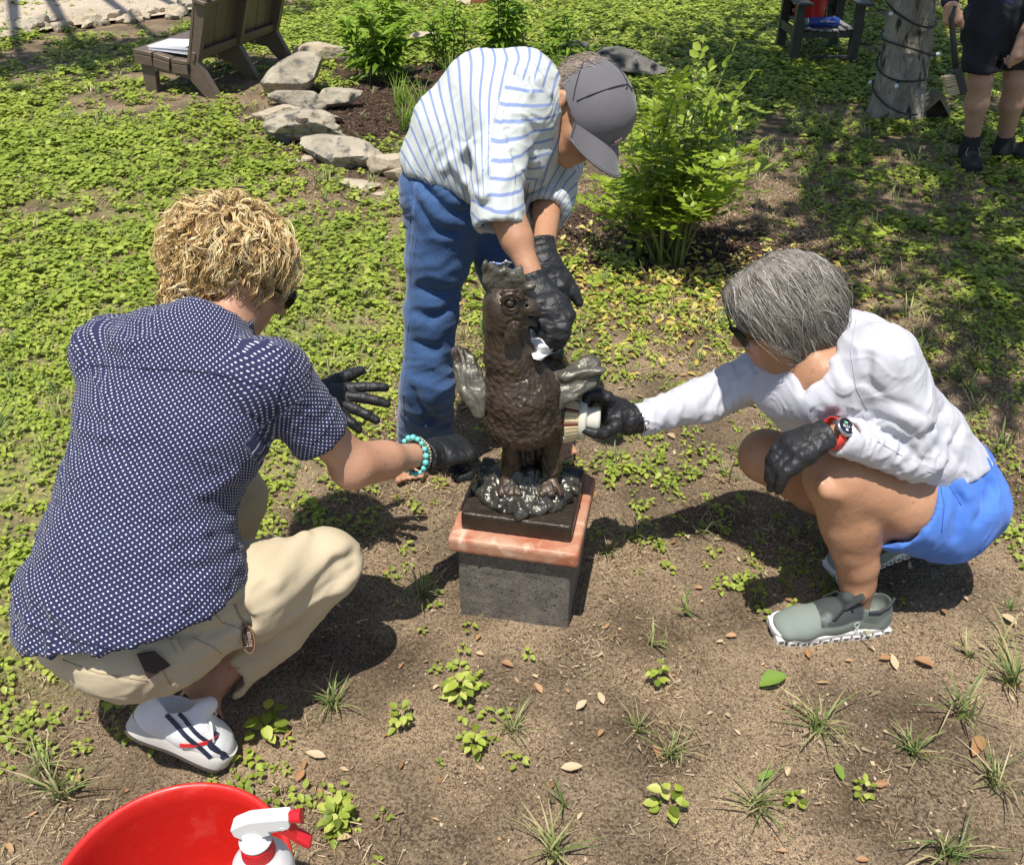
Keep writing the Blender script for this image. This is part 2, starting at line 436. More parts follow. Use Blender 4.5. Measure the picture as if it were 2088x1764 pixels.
# ------------------------------------------------------------------ ground
CTRL = [(50,300,1),(300,300,1),(150,600,.95),(500,350,.8),(50,900,.85),(700,500,.9),(700,650,.85),(700,850,.75),(720,1000,.5),(600,950,.85),
 (50,1250,.8),(40,1450,.75),(150,1480,.6),(60,1600,.12),(150,1680,.06),(560,1480,.3),(640,1450,.12),(800,1150,.2),(870,1060,.25),(800,1400,.1),(930,1400,.25),(880,1330,.12),(760,950,.35),
 (1100,1500,.04),(1200,1300,.0),(1400,1250,.0),(1450,1130,.75),(1500,1080,.55),(1300,1020,.55),(1400,1000,.4),(1580,1020,.1),(1300,760,.35),(1200,640,.75),(1350,630,.55),(1250,600,.4),(1420,850,.3),(1250,900,.2),
 (1300,560,.0),(1180,480,0),(1500,490,.03),(1400,500,0),(1600,480,.15),(1720,460,.35),(1900,500,.75),(2000,650,.75),(1950,820,.5),(2060,950,.4),(1820,680,.35),(1650,300,.5),(1900,350,.6),(1750,300,.4),(1700,380,.35),(2050,300,.6),
 (2070,1080,.45),(1990,1200,.03),(1500,1400,.03),(1700,1500,.05),(2000,1400,.12),(1300,1650,.06),(1700,1700,.06),(2000,1700,.06),(650,1690,.7),(700,1620,.3),(1000,1650,.06),(1400,200,.8),(1600,150,.85),(1400,60,.85),(1750,120,.6),(2000,120,.6),
 (330,195,.02),(250,175,.1),(480,165,.05),(560,150,.1),(200,160,.85),(100,220,.9),(150,110,.25),(30,100,.4),(100,45,.05),(250,30,.0),(50,10,0),(400,15,.0),(700,150,.7),(620,55,.95),(850,50,.9),(600,110,.9),(800,200,0),(740,270,0),(700,240,.0),
 (720,350,.1),(650,330,.3),(560,300,.2),(480,280,.5),(900,190,.1),(1000,200,.1),(750,400,.5),(940,900,.7),(960,640,.7),(940,500,.5),(900,970,.2),(1150,760,.5),(1240,850,.25),(30,20,.5),(1100,30,.6),(1250,100,.7),(1130,400,.1)]
CP = np.array([G(a, b)[:2] for a, b, c in CTRL]); CV = np.array([c for *_, c in CTRL])
def cover(XY):
    XY = np.asarray(XY); out = np.zeros(len(XY))
    for i in range(0, len(XY), 60000):
        q = XY[i:i + 60000]; s = .055 * np.maximum(q[:, 1], .6) + .04
        w = np.exp(-((q[:, None, :] - CP[None]) ** 2).sum(2) / (2 * s[:, None] ** 2)) + 1e-9
        d2 = ((q[:, None, :] - CP[None]) ** 2).sum(2); w += 1e-3 / (d2 + .05)
        out[i:i + 60000] = (w * CV).sum(1) / w.sum(1)
    return out
def gh(x, y):
    p = np.stack([np.asarray(x, float), np.asarray(y, float), np.zeros_like(np.asarray(x, float))], -1)
    near = np.exp(-((p[..., 0] / 9) ** 2 + ((p[..., 1] - 3) / 9) ** 2))
    return (fbm(p * 2.2, 3, 3) - .5) * .03 * near + (fbm(p * 14, 9, 3) - .5) * .011 * near
def axis_lines(fine0, fine1, st, far):
    a = list(np.arange(fine0, fine1, st)); s = st; v = a[0]
    left = []
    while v > -far: s *= 1.35; v -= s; left.append(v)
    s = st; v = a[-1]; right = []
    while v < far: s *= 1.35; v += s; right.append(v)
    return np.array(left[::-1] + a + right)
gx = axis_lines(-2.2, 3.2, .027, 400); gy = axis_lines(.5, 4.2, .027, 400)
gx = np.unique(np.concatenate([gx, np.arange(-6, 6, .08)])); gy = np.unique(np.concatenate([gy, np.arange(4.2, 11, .08)]))
GX, GY = np.meshgrid(gx, gy, indexing='ij')
GZ = gh(GX, GY)
gz2 = (fbm(np.stack([GX, GY, 0 * GX], -1) * 45, 21, 2) - .5) * .006 * (np.abs(GX) < 3) * (GY < 4.5) * (GY > .4)
GZ = GZ + gz2
V = np.stack([GX, GY, GZ], -1).reshape(-1, 3)
ni, nj = GX.shape; I = np.arange(ni * nj).reshape(ni, nj)
Q = np.stack([I[:-1, :-1], I[1:, :-1], I[1:, 1:], I[:-1, 1:]], -1).reshape(-1, 4)
cov = np.zeros(len(V)); inn = (np.abs(V[:, 0]) < 8) & (V[:, 1] > .2) & (V[:, 1] < 13)
cov[inn] = cover(V[inn, :2]); cov[~inn] = .8
def ribbonmask(pts, w, P):
    d = np.full(len(P), 9.)
    for i in range(len(pts) - 1):
        a, b = np.array(pts[i][:2]), np.array(pts[i + 1][:2]); e = b - a
        t = np.clip(((P - a) @ e) / (e @ e), 0, 1); d = np.minimum(d, np.linalg.norm(P - a - t[:, None] * e, axis=1))
    return np.clip((w - d) / .25 + .5, 0, 1)
BED = [G(700, 330), G(800, 250), G(760, 170), G(900, 190), G(1000, 200), G(1150, 150)]
bed = ribbonmask([G(760, 290), G(790, 220), G(820, 150), G(1050, 160), G(1150, 150)], .55, V[:, :2])
bed = np.maximum(bed, ribbonmask([G(1200, 480), G(1400, 500)], .42, V[:, :2]))

def ground_mat():
    m = bpy.data.materials.new('soil'); m.use_nodes = True; t = m.node_tree; N = t.nodes; L = t.links; b = N['Principled BSDF']
    b.inputs['Roughness'].default_value = .9; b.inputs['Specular IOR Level'].default_value = .25
    tc = N.new('ShaderNodeTexCoord')
    def noise(s, d=6, dist=0.):
        n = N.new('ShaderNodeTexNoise'); n.inputs['Scale'].default_value = s; n.inputs['Detail'].default_value = d; n.inputs['Distortion'].default_value = dist
        L.new(tc.outputs['Object'], n.inputs[0]); return n.outputs[0]
    def mr(v, a, c):
        r = N.new('ShaderNodeMapRange'); r.inputs[1].default_value = a; r.inputs[2].default_value = c; L.new(v, r.inputs[0]); return r.outputs[0]
    def mix(f, a, c):
        x = N.new('ShaderNodeMix'); x.data_type = 'RGBA'; L.new(f, x.inputs[0])
        for i, q in ((6, a), (7, c)):
            if isinstance(q, tuple): x.inputs[i].default_value = (*q, 1)
            else: L.new(q, x.inputs[i])
        return x.outputs[2]
    def mul(a, c):
        x = N.new('ShaderNodeMath'); x.operation = 'MULTIPLY'; L.new(a, x.inputs[0])
        if isinstance(c, float): x.inputs[1].default_value = c
        else: L.new(c, x.inputs[1])
        return x.outputs[0]
    at = N.new('ShaderNodeAttribute'); at.attribute_name = 'bed'; ac = N.new('ShaderNodeAttribute'); ac.attribute_name = 'cov'
    soil = mix(mr(noise(5), .35, .65), (.128, .092, .056), (.245, .184, .118))
    soil = mix(mul(mr(noise(150, 6), .42, .60), .85), soil, (.052, .035, .021))
    soil = mix(mul(mr(noise(3.1, 4), .40, .60), mr(noise(190, 3, 1.5), .45, .56)), soil, (.40, .29, .18))
    soil = mix(mr(noise(230, 2), .68, .72), soil, (.5, .4, .3))
    mul_c = mix(mr(noise(60, 5, 1.5), .4, .6), (.030, .018, .012), (.10, .060, .040))
    soil = mix(at.outputs['Fac'], soil, mul_c)
    gr = mix(mr(noise(60, 4), .4, .6), (.12, .14, .03), (.33, .35, .10))
    soil = mix(mul(mr(ac.outputs['Fac'], .55, .9), mr(noise(14, 6), .32, .50)), soil, gr)
    L.new(soil, b.inputs['Base Color'])
    b1 = N.new('ShaderNodeBump'); b1.inputs['Distance'].default_value = .012; L.new(noise(60, 8), b1.inputs['Height'])
    b2 = N.new('ShaderNodeBump'); b2.inputs['Distance'].default_value = .004; L.new(noise(300, 3), b2.inputs['Height']); L.new(b1.outputs[0], b2.inputs['Normal'])
    L.new(b2.outputs[0], b.inputs['Normal'])
    return m
g = mesh_obj('ground', V, Q, ground_mat(), None, True, {'bed': bed, 'cov': cov}); tag(g, 'brown soil lawn patched with green ground cover', None, None, 'structure')

# path of pale gravel at the far left, and lawn strip beyond it
gravel = mat('gravel', (.42, .34, .25), (.60, .50, .38), 1.2, .95, .01, 60, c3=(.22, .17, .12), sc3=90, f3=.52)
def sheet(name, pts, z, m, label, sub=.25):
    P = [p for p in pts]; mb = MB(); mb.add([(p[0], p[1], z) for p in P], [tuple(range(len(P)))])
    o = mb.build(name, m); tag(o, label, None, None, 'structure'); return o
sheet('path', [(-12, 7.3, 0), tuple(G(0, 85)), tuple(G(130, 62)), tuple(G(330, 38)), tuple(G(470, 12)), (-2.6, 11.2, 0), (-1.5, 13, 0), (-6, 14.5, 0), (-14, 12.2, 0)], .028, gravel, 'pale gravel path at the top left behind a row of stones')

# ------------------------------------------------------------------ ground cover, grass, litter
def inview(n, y0, y1, m=.1, p=1.):
    y = (RNG.random(n) * (y1 ** 2 - y0 ** 2) + y0 ** 2) ** .5
    z = y * cT + H * sT
    x = (RNG.random(n) * 2 - 1) * (z * 1044 / F + m + .05 * y)
    return np.stack([x, y], 1)
def scatter(name, protos, XY, rz, sc, tilt, mat_, label, zoff=0., val=None, parent=None, kind='stuff', hz=None):
    Vs, Fs, A1, A2 = [], [], [], []; base = 0
    pick = RNG.integers(0, len(protos), len(XY)); z = gh(XY[:, 0], XY[:, 1]) + zoff if hz is None else hz
    val = RNG.random(len(XY)) if val is None else val
    for k, (pv, pf, pa) in enumerate(protos):
        s = np.where(pick == k)[0]
        if not len(s): continue
        pv = np.asarray(pv, float); pf = np.asarray(pf)
        c, sn = np.cos(rz[s]), np.sin(rz[s])
        v = pv[None] * (sc[s][:, None, None] if sc.ndim == 1 else sc[s][:, None, :])
        ta, tb = tilt[s, 0][:, None], tilt[s, 1][:, None]
        x, y, zz = v[..., 0], v[..., 1], v[..., 2]
        zz2 = zz + x * ta + y * tb; x2 = x - zz * ta; y2 = y - zz * tb
        X = x2 * c[:, None] - y2 * sn[:, None] + XY[s, 0][:, None]; Y = x2 * sn[:, None] + y2 * c[:, None] + XY[s, 1][:, None]
        Vs.append(np.stack([X, Y, zz2 + z[s][:, None]], -1).reshape(-1, 3))
        n = len(pv); Fs.append((pf[None] + (np.arange(len(s)) * n)[:, None, None]).reshape(-1, pf.shape[1]) + base); base += n * len(s)
        A1.append(np.clip(val[s][:, None] * .72 + np.asarray(pa)[None] * .28, 0, 1).ravel())
    V = np.concatenate(Vs); Q = np.concatenate(Fs)
    o = mesh_obj(name, V, Q, mat_, parent, True, {'rnd': np.concatenate(A1)}); tag(o, label, None, None, kind); return o
def leafmat(name, stops, trans=.35, rough=.5, spec=.4):
    m = bpy.data.materials.new(name); m.use_nodes = True; t = m.node_tree; N = t.nodes; L = t.links; b = N['Principled BSDF']
    an = N.new('ShaderNodeAttribute'); an.attribute_name = 'rnd'; r = N.new('ShaderNodeValToRGB'); L.new(an.outputs['Fac'], r.inputs[0])
    while len(r.color_ramp.elements) < len(stops): r.color_ramp.elements.new(.5)
    for e, (p, c) in zip(r.color_ramp.elements, stops): e.position = p; e.color = (*c, 1)
    L.new(r.outputs[0], b.inputs['Base Color']); b.inputs['Roughness'].default_value = rough; b.inputs['Specular IOR Level'].default_value = spec
    if trans:
        tr = N.new('ShaderNodeBsdfTranslucent'); L.new(r.outputs[0], tr.inputs[0]); mx = N.new('ShaderNodeMixShader'); mx.inputs[0].default_value = trans
        L.new(b.outputs[0], mx.inputs[1]); L.new(tr.outputs[0], mx.inputs[2]); L.new(mx.outputs[0], N['Material Output'].inputs[0])
    return m
def leaf(l, w, up, rz, base, fold=.25, tip=0.):
    """6-vertex folded leaf, quads"""
    c, s = math.cos(rz), math.sin(rz)
    P = [(0, 0, 0), (.45 * l, w * .5, fold * w), (.45 * l, 0, 0), (.45 * l, -w * .5, fold * w), (l, 0, tip), (.2 * l, w * .35, fold * w * .7), (.2 * l, -w * .35, fold * w * .7), (.8 * l, w * .3, fold * w * .5 + tip * .6), (.8 * l, -w * .3, fold * w * .5 + tip * .6)]
    out = []
    for x, y, z in P:
        zz = z + x * up; out.append((base[0] + x * c - y * s, base[1] + x * s + y * c, base[2] + zz))
    F_ = [(0, 2, 1, 5), (0, 6, 3, 2), (2, 4, 7, 1), (2, 3, 8, 4)]
    return out, F_
def plant_proto(n, l, w, hgt, seed):
    rd = random.Random(seed); V, Fc, At = [], [], []
    for i in range(n):
        a = i * 2.4 + rd.random() * .8; r = rd.uniform(.1, .9) * l * .9; h = hgt * rd.uniform(.15, 1)
        v, f = leaf(l * rd.uniform(.7, 1.15), w * rd.uniform(.8, 1.2), rd.uniform(-.25, .35), a + rd.uniform(-.5, .5), (r * math.cos(a), r * math.sin(a), h), rd.uniform(.05, .35), -rd.uniform(0, .2) * l)
        b = len(V); V += v; Fc += [tuple(q + b for q in x) for x in f]; c = rd.random(); At += [c] * 9
    return V, Fc, At
def blade_proto(n, l, w, seed, lean=(.2, .9)):
    rd = random.Random(seed); V, Fc, At = [], [], []
    for i in range(n):
        a = rd.random() * 6.28; le = rd.uniform(*lean); L_ = l * rd.uniform(.5, 1.1); ww = w * rd.uniform(.7, 1.2); bx, by = rd.gauss(0, .1) * l, rd.gauss(0, .1) * l
        c, s = math.cos(a), math.sin(a); b = len(V); cr_ = rd.random()
        for t, wf in ((0, .7), (.35, 1), (.7, .8), (1, .12)):
            r = le * L_ * t ** 1.6; z = L_ * t * (1 - .38 * le * t)
            for q in (-1, 1): V.append((bx + r * c - q * ww * wf * s, by + r * s + q * ww * wf * c, z)); At.append(min(1, cr_ * .75 + .35 * t))
        Fc += [(b + 2 * k, b + 2 * k + 1, b + 2 * k + 3, b + 2 * k + 2) for k in range(3)]
    return V, Fc, At
# places taken by things that stand on the ground
OCC = [(0.03, 1.70, .2)]
def free(XY):
    ok = np.ones(len(XY), bool)
    for x, y, r in OCC: ok &= (XY[:, 0] - x) ** 2 + (XY[:, 1] - y) ** 2 > r * r
    return ok
GREEN = leafmat('ground_cover_leaf', [(0, (.12, .165, .02)), (.35, (.26, .345, .045)), (.7, (.42, .50, .075)), (1, (.58, .60, .17))], .36)
protos = [plant_proto(5, .026, .019, .03, s) for s in range(5)]
XY = inview(120000, .75, 11.5); cv = cover(XY); p3 = np.stack([XY[:, 0], XY[:, 1], 0 * XY[:, 0]], 1)
cl = fbm(p3 * 3.2, 41, 3) * .6 + fbm(p3 * 11, 51, 2) * .4
Y_ = XY[:, 1]
dens = np.clip((cv * 1.12 - .12) + (cl - .5) * 3.0 * np.clip(cv * 3, 0, 1) * (1.1 - cv * .7), 0, 1)
keep = (RNG.random(len(XY)) < dens * np.clip(.5 + .9 * np.exp(-(Y_ - .8) / 6), 0, 1)) & free(XY) & (dens > .08)
XY = XY[keep]; dens = dens[keep]; n = len(XY); Y_ = XY[:, 1]
sc = (.42 + .40 * RNG.random(n)) * (1 + .12 * np.maximum(Y_ - 2, 0)) * (.75 + .35 * dens)
val = np.clip(.15 + .55 * RNG.random(n) + .5 * (fbm(np.stack([XY[:, 0], XY[:, 1], 0 * Y_], 1) * 2.5, 77, 3) - .4), 0, 1)
nr = Y_ < 3.2
def plant_far(n_, l, w_, hgt, seed):
    rd = random.Random(seed); V, Fc, At = [], [], []
    for i in range(n_):
        a = rd.random() * 6.28; r = rd.uniform(0, 1) * l; h = hgt * rd.uniform(.2, 1); c, s_ = math.cos(a), math.sin(a); t = rd.uniform(-.4, .4); q = rd.uniform(-.3, .3); b = len(V)
        for x, y in ((-.5 * l, 0), (0, .5 * w_), (.5 * l, 0), (0, -.5 * w_)): V.append((r * c + x * c - y * s_, r * s_ + x * s_ + y * c, h + x * t + y * q))
        Fc.append((b, b + 3, b + 2, b + 1)); cc = rd.random(); At += [cc] * 4
    return V, Fc, At
scatter('ground_cover', protos, XY[nr], RNG.random(nr.sum()) * 6.28, sc[nr], RNG.normal(0, .12, (nr.sum(), 2)), GREEN, 'low green clover like ground cover spreading over the nearer soil', .002, val[nr])
nf = ~nr
scatter('ground_cover', [plant_far(5, .034, .027, .04, s) for s in range(6)], XY[nf], RNG.random(nf.sum()) * 6.28, sc[nf], RNG.normal(0, .12, (nf.sum(), 2)), GREEN, 'low green ground cover of the lawn farther back', .002, val[nf])
# grass
GRASS = leafmat('grass_blade', [(0, (.09, .14, .035)), (.5, (.20, .28, .075)), (.75, (.42, .40, .18)), (1, (.58, .48, .28))], .3)
XY = inview(15000, .8, 11); cv = cover(XY); p3 = np.stack([XY[:, 0], XY[:, 1], 0 * XY[:, 0]], 1); gn = fbm(p3 * 1.6, 61, 3)
right = np.clip((XY[:, 0] + .3) / 1.2, 0, 1)
dn = np.clip(cv * 1.2, 0, .9) * np.clip((gn - .40) * 5, 0, 1) * (.45 + .55 * right) + .03
k = (RNG.random(len(XY)) < dn) & free(XY); XY = XY[k]; n = len(XY)
scatter('grass', [blade_proto(9, .075, .0022, s) for s in range(6)], XY, RNG.random(n) * 6.28, .5 + .7 * RNG.random(n), RNG.normal(0, .1, (n, 2)), GRASS, 'thin green grass tufts growing among the ground cover', -.002)
# straw and dead grass
STRAW = leafmat('straw', [(0, (.20, .13, .075)), (.5, (.42, .31, .18)), (1, (.66, .54, .36))], .15, .8)
def straw_proto(seed):
    rd = random.Random(seed); V, Fc, At = [], [], []
    for i in range(12):
        a = rd.random() * 6.28; L_ = rd.uniform(.005, .018); c, s = math.cos(a), math.sin(a); bx, by = rd.gauss(0, .014), rd.gauss(0, .014); b = len(V); w = rd.uniform(.0003, .0007)
        cu = rd.uniform(-.3, .3)
        for t in (0, 1):
            for q in (-1, 1): V.append((bx + L_ * t * c - (q * w + cu * L_ * t * t) * s, by + L_ * t * s + (q * w + cu * L_ * t * t) * c, .002 + .008 * t * rd.random() + .001)); At.append(rd.random())
        Fc += [(b, b + 1, b + 3, b + 2)]
    return V, Fc, At
XY = inview(22000, .78, 5.2); cv = cover(XY); p3 = np.stack([XY[:, 0], XY[:, 1], 0 * XY[:, 0]], 1); gn = fbm(p3 * 3.1, 88, 3)
k = (RNG.random(len(XY)) < np.clip((gn - .44) * 6, .05, 1)) & free(XY); XY = XY[k]; n = len(XY)
scatter('dead_grass', [straw_proto(s) for s in range(6)], XY, RNG.random(n) * 6.28, .7 + .8 * RNG.random(n), RNG.normal(0, .15, (n, 2)), STRAW, 'pale dry grass and straw bits strewn over the bare soil', .002)
# pebbles
PEB = leafmat('pebble', [(0, (.20, .14, .09)), (.5, (.42, .33, .23)), (1, (.66, .56, .43))], 0, .85)
oc = [(1, 0, 0), (0, 1, 0), (-1, 0, 0), (0, -1, 0), (.1, .1, .7), (0, 0, -.4), (.7, .6, .3), (-.7, .6, .25), (-.6, -.7, .3), (.7, -.6, .2)]
of = [(0, 6, 4, 9), (6, 1, 7, 4), (4, 7, 2, 8), (4, 8, 3, 9), (0, 5, 1, 6), (1, 5, 2, 7), (2, 5, 3, 8), (3, 5, 0, 9)]
XY = inview(9000, .78, 5); p3 = np.stack([XY[:, 0], XY[:, 1], 0 * XY[:, 0]], 1); gn = fbm(p3 * 2.1, 99, 2)
k = (RNG.random(len(XY)) < .35 + .65 * (gn > .5)) & free(XY); XY = XY[k]; n = len(XY)
scatter('gravel_bits', [(oc, of, [.5] * 10)], XY, RNG.random(n) * 6.28, (.0012 + .0042 * RNG.random(n) ** 3)[:, None] * np.array([[1.2, .85, .6]]) * np.ones((n, 3)), RNG.normal(0, .3, (n, 2)), PEB, 'tiny cream pebbles scattered in the soil', .002)
# leaf litter
LIT = leafmat('dead_leaf', [(0, (.20, .10, .045)), (.4, (.40, .22, .10)), (.7, (.52, .38, .22)), (1, (.62, .50, .33))], .15, .6)
YEL = leafmat('yellow_leaf', [(0, (.38, .30, .12)), (.4, (.55, .42, .06)), (.7, (.62, .55, .16)), (1, (.50, .52, .12))], .25, .5)
def flat_leaf(seed, l=.03, w=.013):
    v, f = leaf(l, w * random.Random(seed).uniform(.8, 1.3), .0, 0, (-l / 2, 0, .003), random.Random(seed).uniform(.15, .5), random.Random(seed + 9).uniform(-.1, .25) * l)
    return v, f, [.5] * 9
LP = [flat_leaf(s) for s in range(5)]
XY = inview(4200, .8, 5.5); XY = XY[free(XY)]; n = len(XY)
scatter('leaf_litter', LP, XY, RNG.random(n) * 6.28, .16 + .9 * RNG.random(n) ** 3, RNG.normal(0, .2, (n, 2)), LIT, 'small tan and rust coloured dead leaves lying on the ground', .004)
c = G(1360, 590); XY = np.stack([c[0] + RNG.normal(0, .42, 1500), c[1] + RNG.normal(0, .27, 1500)], 1); n = len(XY)
scatter('fallen_yellow_leaves', LP, XY, RNG.random(n) * 6.28, (.7 + .7 * RNG.random(n)) , RNG.normal(0, .25, (n, 2)), YEL, 'yellow leaves dropped on the dark mulch under the green shrub', .006)
XY = inview(26000, .78, 4.6); p3 = np.stack([XY[:, 0], XY[:, 1], 0 * XY[:, 0]], 1); gn = fbm(p3 * 2.6, 123, 3); cv = cover(XY)
k = (RNG.random(len(XY)) < np.clip((gn - .38) * 4, .12, 1) * (1.05 - .8 * cv)) & free(XY); XY = XY[k]; n = len(XY)
def flake(s):
    rd_ = random.Random(s); pts = [(math.cos(t) * rd_.uniform(.6, 1) * .006, math.sin(t) * rd_.uniform(.4, .8) * .005, rd_.uniform(0, .0015)) for t in (0, 1.57, 3.14, 4.71)]
    return pts, [(0, 1, 2, 3)], [.5] * 4
scatter('soil_crumbs', [flake(s) for s in range(6)], XY, RNG.random(n) * 6.28, .35 + .9 * RNG.random(n) ** 2, RNG.normal(0, .35, (n, 2)), leafmat('crumb', [(0, (.06, .04, .028)), (.4, (.20, .14, .09)), (.75, (.44, .32, .20)), (1, (.60, .48, .33))], 0, .85), 'fine crumbs of dry leaf and bark lying over the bare soil', .003)
# mulch chips
MUL = leafmat('bark_chip', [(0, (.02, .012, .008)), (.5, (.07, .04, .025)), (1, (.18, .11, .07))], 0, .85)
def chips(cx, cy, sx, sy, n): return np.stack([cx + RNG.normal(0, sx, n), cy + RNG.normal(0, sy, n)], 1)
a1 = G(1330, 500); a2 = G(790, 260); a3 = G(880, 180)
XY = np.concatenate([chips(a1[0], a1[1], .45, .28, 3200), chips(a2[0], a2[1], .35, .5, 3000), chips(a3[0], a3[1], .5, .4, 1800)]); n = len(XY)
scatter('bark_mulch', [(v, f, [.5] * 9) for v, f in (leaf(.03, .007, .05, 0, (-.015, 0, .002), .3, 0), leaf(.02, .009, .1, 0, (-.01, 0, .003), .2, 0))], XY, RNG.random(n) * 6.28, .6 + .8 * RNG.random(n), RNG.normal(0, .3, (n, 2)), MUL, 'dark shredded bark mulch around the shrub and in the stone edged bed', .003)
def cleaf(l, w, s):
    return [(-l / 2, 0, 0), (0, -w / 2, .01), (l / 2, 0, 0), (0, w / 2, .01)], [(0, 1, 2, 3)], [.5] * 4
# ------------------------------------------------------------------ individual small plants and leaves near the camera
def single(name, proto, xy, rz, sc, m, label, cat, group=None):
    v, f, a = proto; v = np.array(v) * sc; e = empty(name, (xy[0], xy[1], float(gh(xy[0], xy[1]))), rz=0)
    bpy.data.objects.remove(e)
    c, s = math.cos(rz), math.sin(rz)
    V = np.stack([v[:, 0] * c - v[:, 1] * s, v[:, 0] * s + v[:, 1] * c, v[:, 2]], 1)
    o = mesh_obj(name, V, np.array(f), m, None, True, {'rnd': np.array(a)}, local=True)
    o.location = (xy[0], xy[1], float(gh(xy[0], xy[1]))); tag(o, label, cat, group); return o
TUFTS = [(1045, 1490, 1., 'small grass tuft alone on the bare soil below the statue block'), (1300, 1490, .8, 'sparse grass tuft on bare soil right of the lone tuft below the statue'),
 (1540, 1650, 1.3, 'bushy green grass tuft at the bottom middle, spreading low'), (1370, 1545, 1.1, 'thin pale grass tuft with upright blades left of the bushy bottom tuft'),
 (1665, 1490, 1.5, 'wide sprawling grass tuft with straw coloured blades below the grey running shoe'), (1955, 1465, 1.6, 'dense dark green grass tuft at the lower right'),
 (1860, 1540, 1.2, 'pale tall grass tuft left of the dense one at the lower right'), (2060, 1400, 1.6, 'large grass clump cut by the right edge of the picture'),
 (2025, 1600, 1.4, 'upright grass tuft near the bottom right corner'), (1130, 1745, 1.4, 'grass tuft at the bottom edge, middle'), (1930, 1745, 1.4, 'grass tuft at the bottom edge towards the right corner'),
 (680, 1440, 1.1, 'grass tuft in front of the kneeling man, by his trouser leg shadow'), (120, 1620, 1.5, 'leggy grass tuft left of the red bucket'), (860, 1215, 1.2, 'grass tuft at the left foot of the granite block'),
 (1240, 1130, .8, 'little grass tuft at the right foot of the granite block'), (90, 1560, 1., 'grass tuft at the left picture edge beside the shoe'), (1700, 660, 1.1, 'grass tuft behind the grey haired head')]
for i, (px, py, s, lb) in enumerate(TUFTS):
    single('grass_tuft', blade_proto(34, .07, .0013, 100 + i, (.1, 1.3)), G(px, py)[:2], i * 1.3, s, GRASS, lb, 'grass tuft', 'separate grass tufts')
WEEDS = [(545, 1500, 1.5, 10, 'broad leaved weed beside the white sneaker toe'), (940, 1420, 1.3, 14, 'weed with several leaf pairs on bare soil below the block, left'), (820, 1480, 1., 10, 'weed seedling left of the middle, near the bottom'),
 (1365, 1650, 1.3, 8, 'bright seedling at the bottom middle with four upright leaves'), (1340, 1390, 1., 8, 'small weed right of the statue block in front'), (970, 1530, 1., 10, 'weed cluster on the soil at the lower middle'),
 (690, 1680, 1.15, 30, 'leafy green weed clump right of the spray bottle'), (1620, 1640, .8, 6, 'small two stemmed seedling right of the bushy tuft'), (1760, 1620, .8, 6, 'tiny bright weed near the lower right')]
for i, (px, py, s, n_, lb) in enumerate(WEEDS):
    single('weed', plant_proto(int(n_ * 1.8), .022, .016, .045, 300 + i), G(px, py)[:2], i, s * .95, GREEN, lb, 'weed', 'separate leafy weeds')
LEAVES = [(1575, 1395, 2.1, 'g', 'large crumpled green leaf on the soil below the running shoe'), (1820, 1360, 1.3, 't', 'tan dead leaf right below the running shoe heel'), (1880, 1362, 1.3, 'o', 'brown dead leaf right of the tan one by the shoe'),
 (1560, 1585, 1.2, 'g', 'yellowish green leaf lying above the bushy grass tuft'), (1710, 1580, 1.2, 'g', 'green leaf lying flat at the lower right'), (1035, 1360, .9, 'o', 'orange dead leaf in front of the granite block'),
 (1185, 1445, .9, 't', 'left of two tan leaves on bare soil below the block'), (1225, 1430, 1., 't', 'right of two tan leaves on bare soil below the block'), (645, 1545, 1.3, 't', 'pale dead leaf above the spray bottle nozzle'),
 (1990, 1530, 1.8, 'o', 'big brown curled leaf under the dense tuft at the lower right'), (2055, 1270, 1.3, 't', 'tan leaf at the right edge beside the shaded soil'), (1165, 1575, 1.3, 't', 'long tan leaf at the lower middle'), (955, 1105, 1., 'o', 'orange leaf at the back left of the block'),
 (1340, 1540, 1., 'o', 'rusty leaf beside the thin pale tuft')]
OLF = leafmat('green_fallen_leaf', [(0, (.16, .28, .04)), (1, (.26, .38, .07))], .3)
for i, (px, py, s, k, lb) in enumerate(LEAVES):
    o = single('fallen_leaf', flat_leaf(i, .034, .016), G(px, py)[:2], i * 1.1 + .4, s, {'g': OLF, 't': LIT, 'o': LIT}[k], lb, 'leaf', 'single fallen leaves')
    o.location.z += .006
    a = o.data.attributes['rnd']; a.data.foreach_set('value', np.full(len(o.data.vertices), {'g': .5, 't': .85, 'o': .3}[k], np.float32))

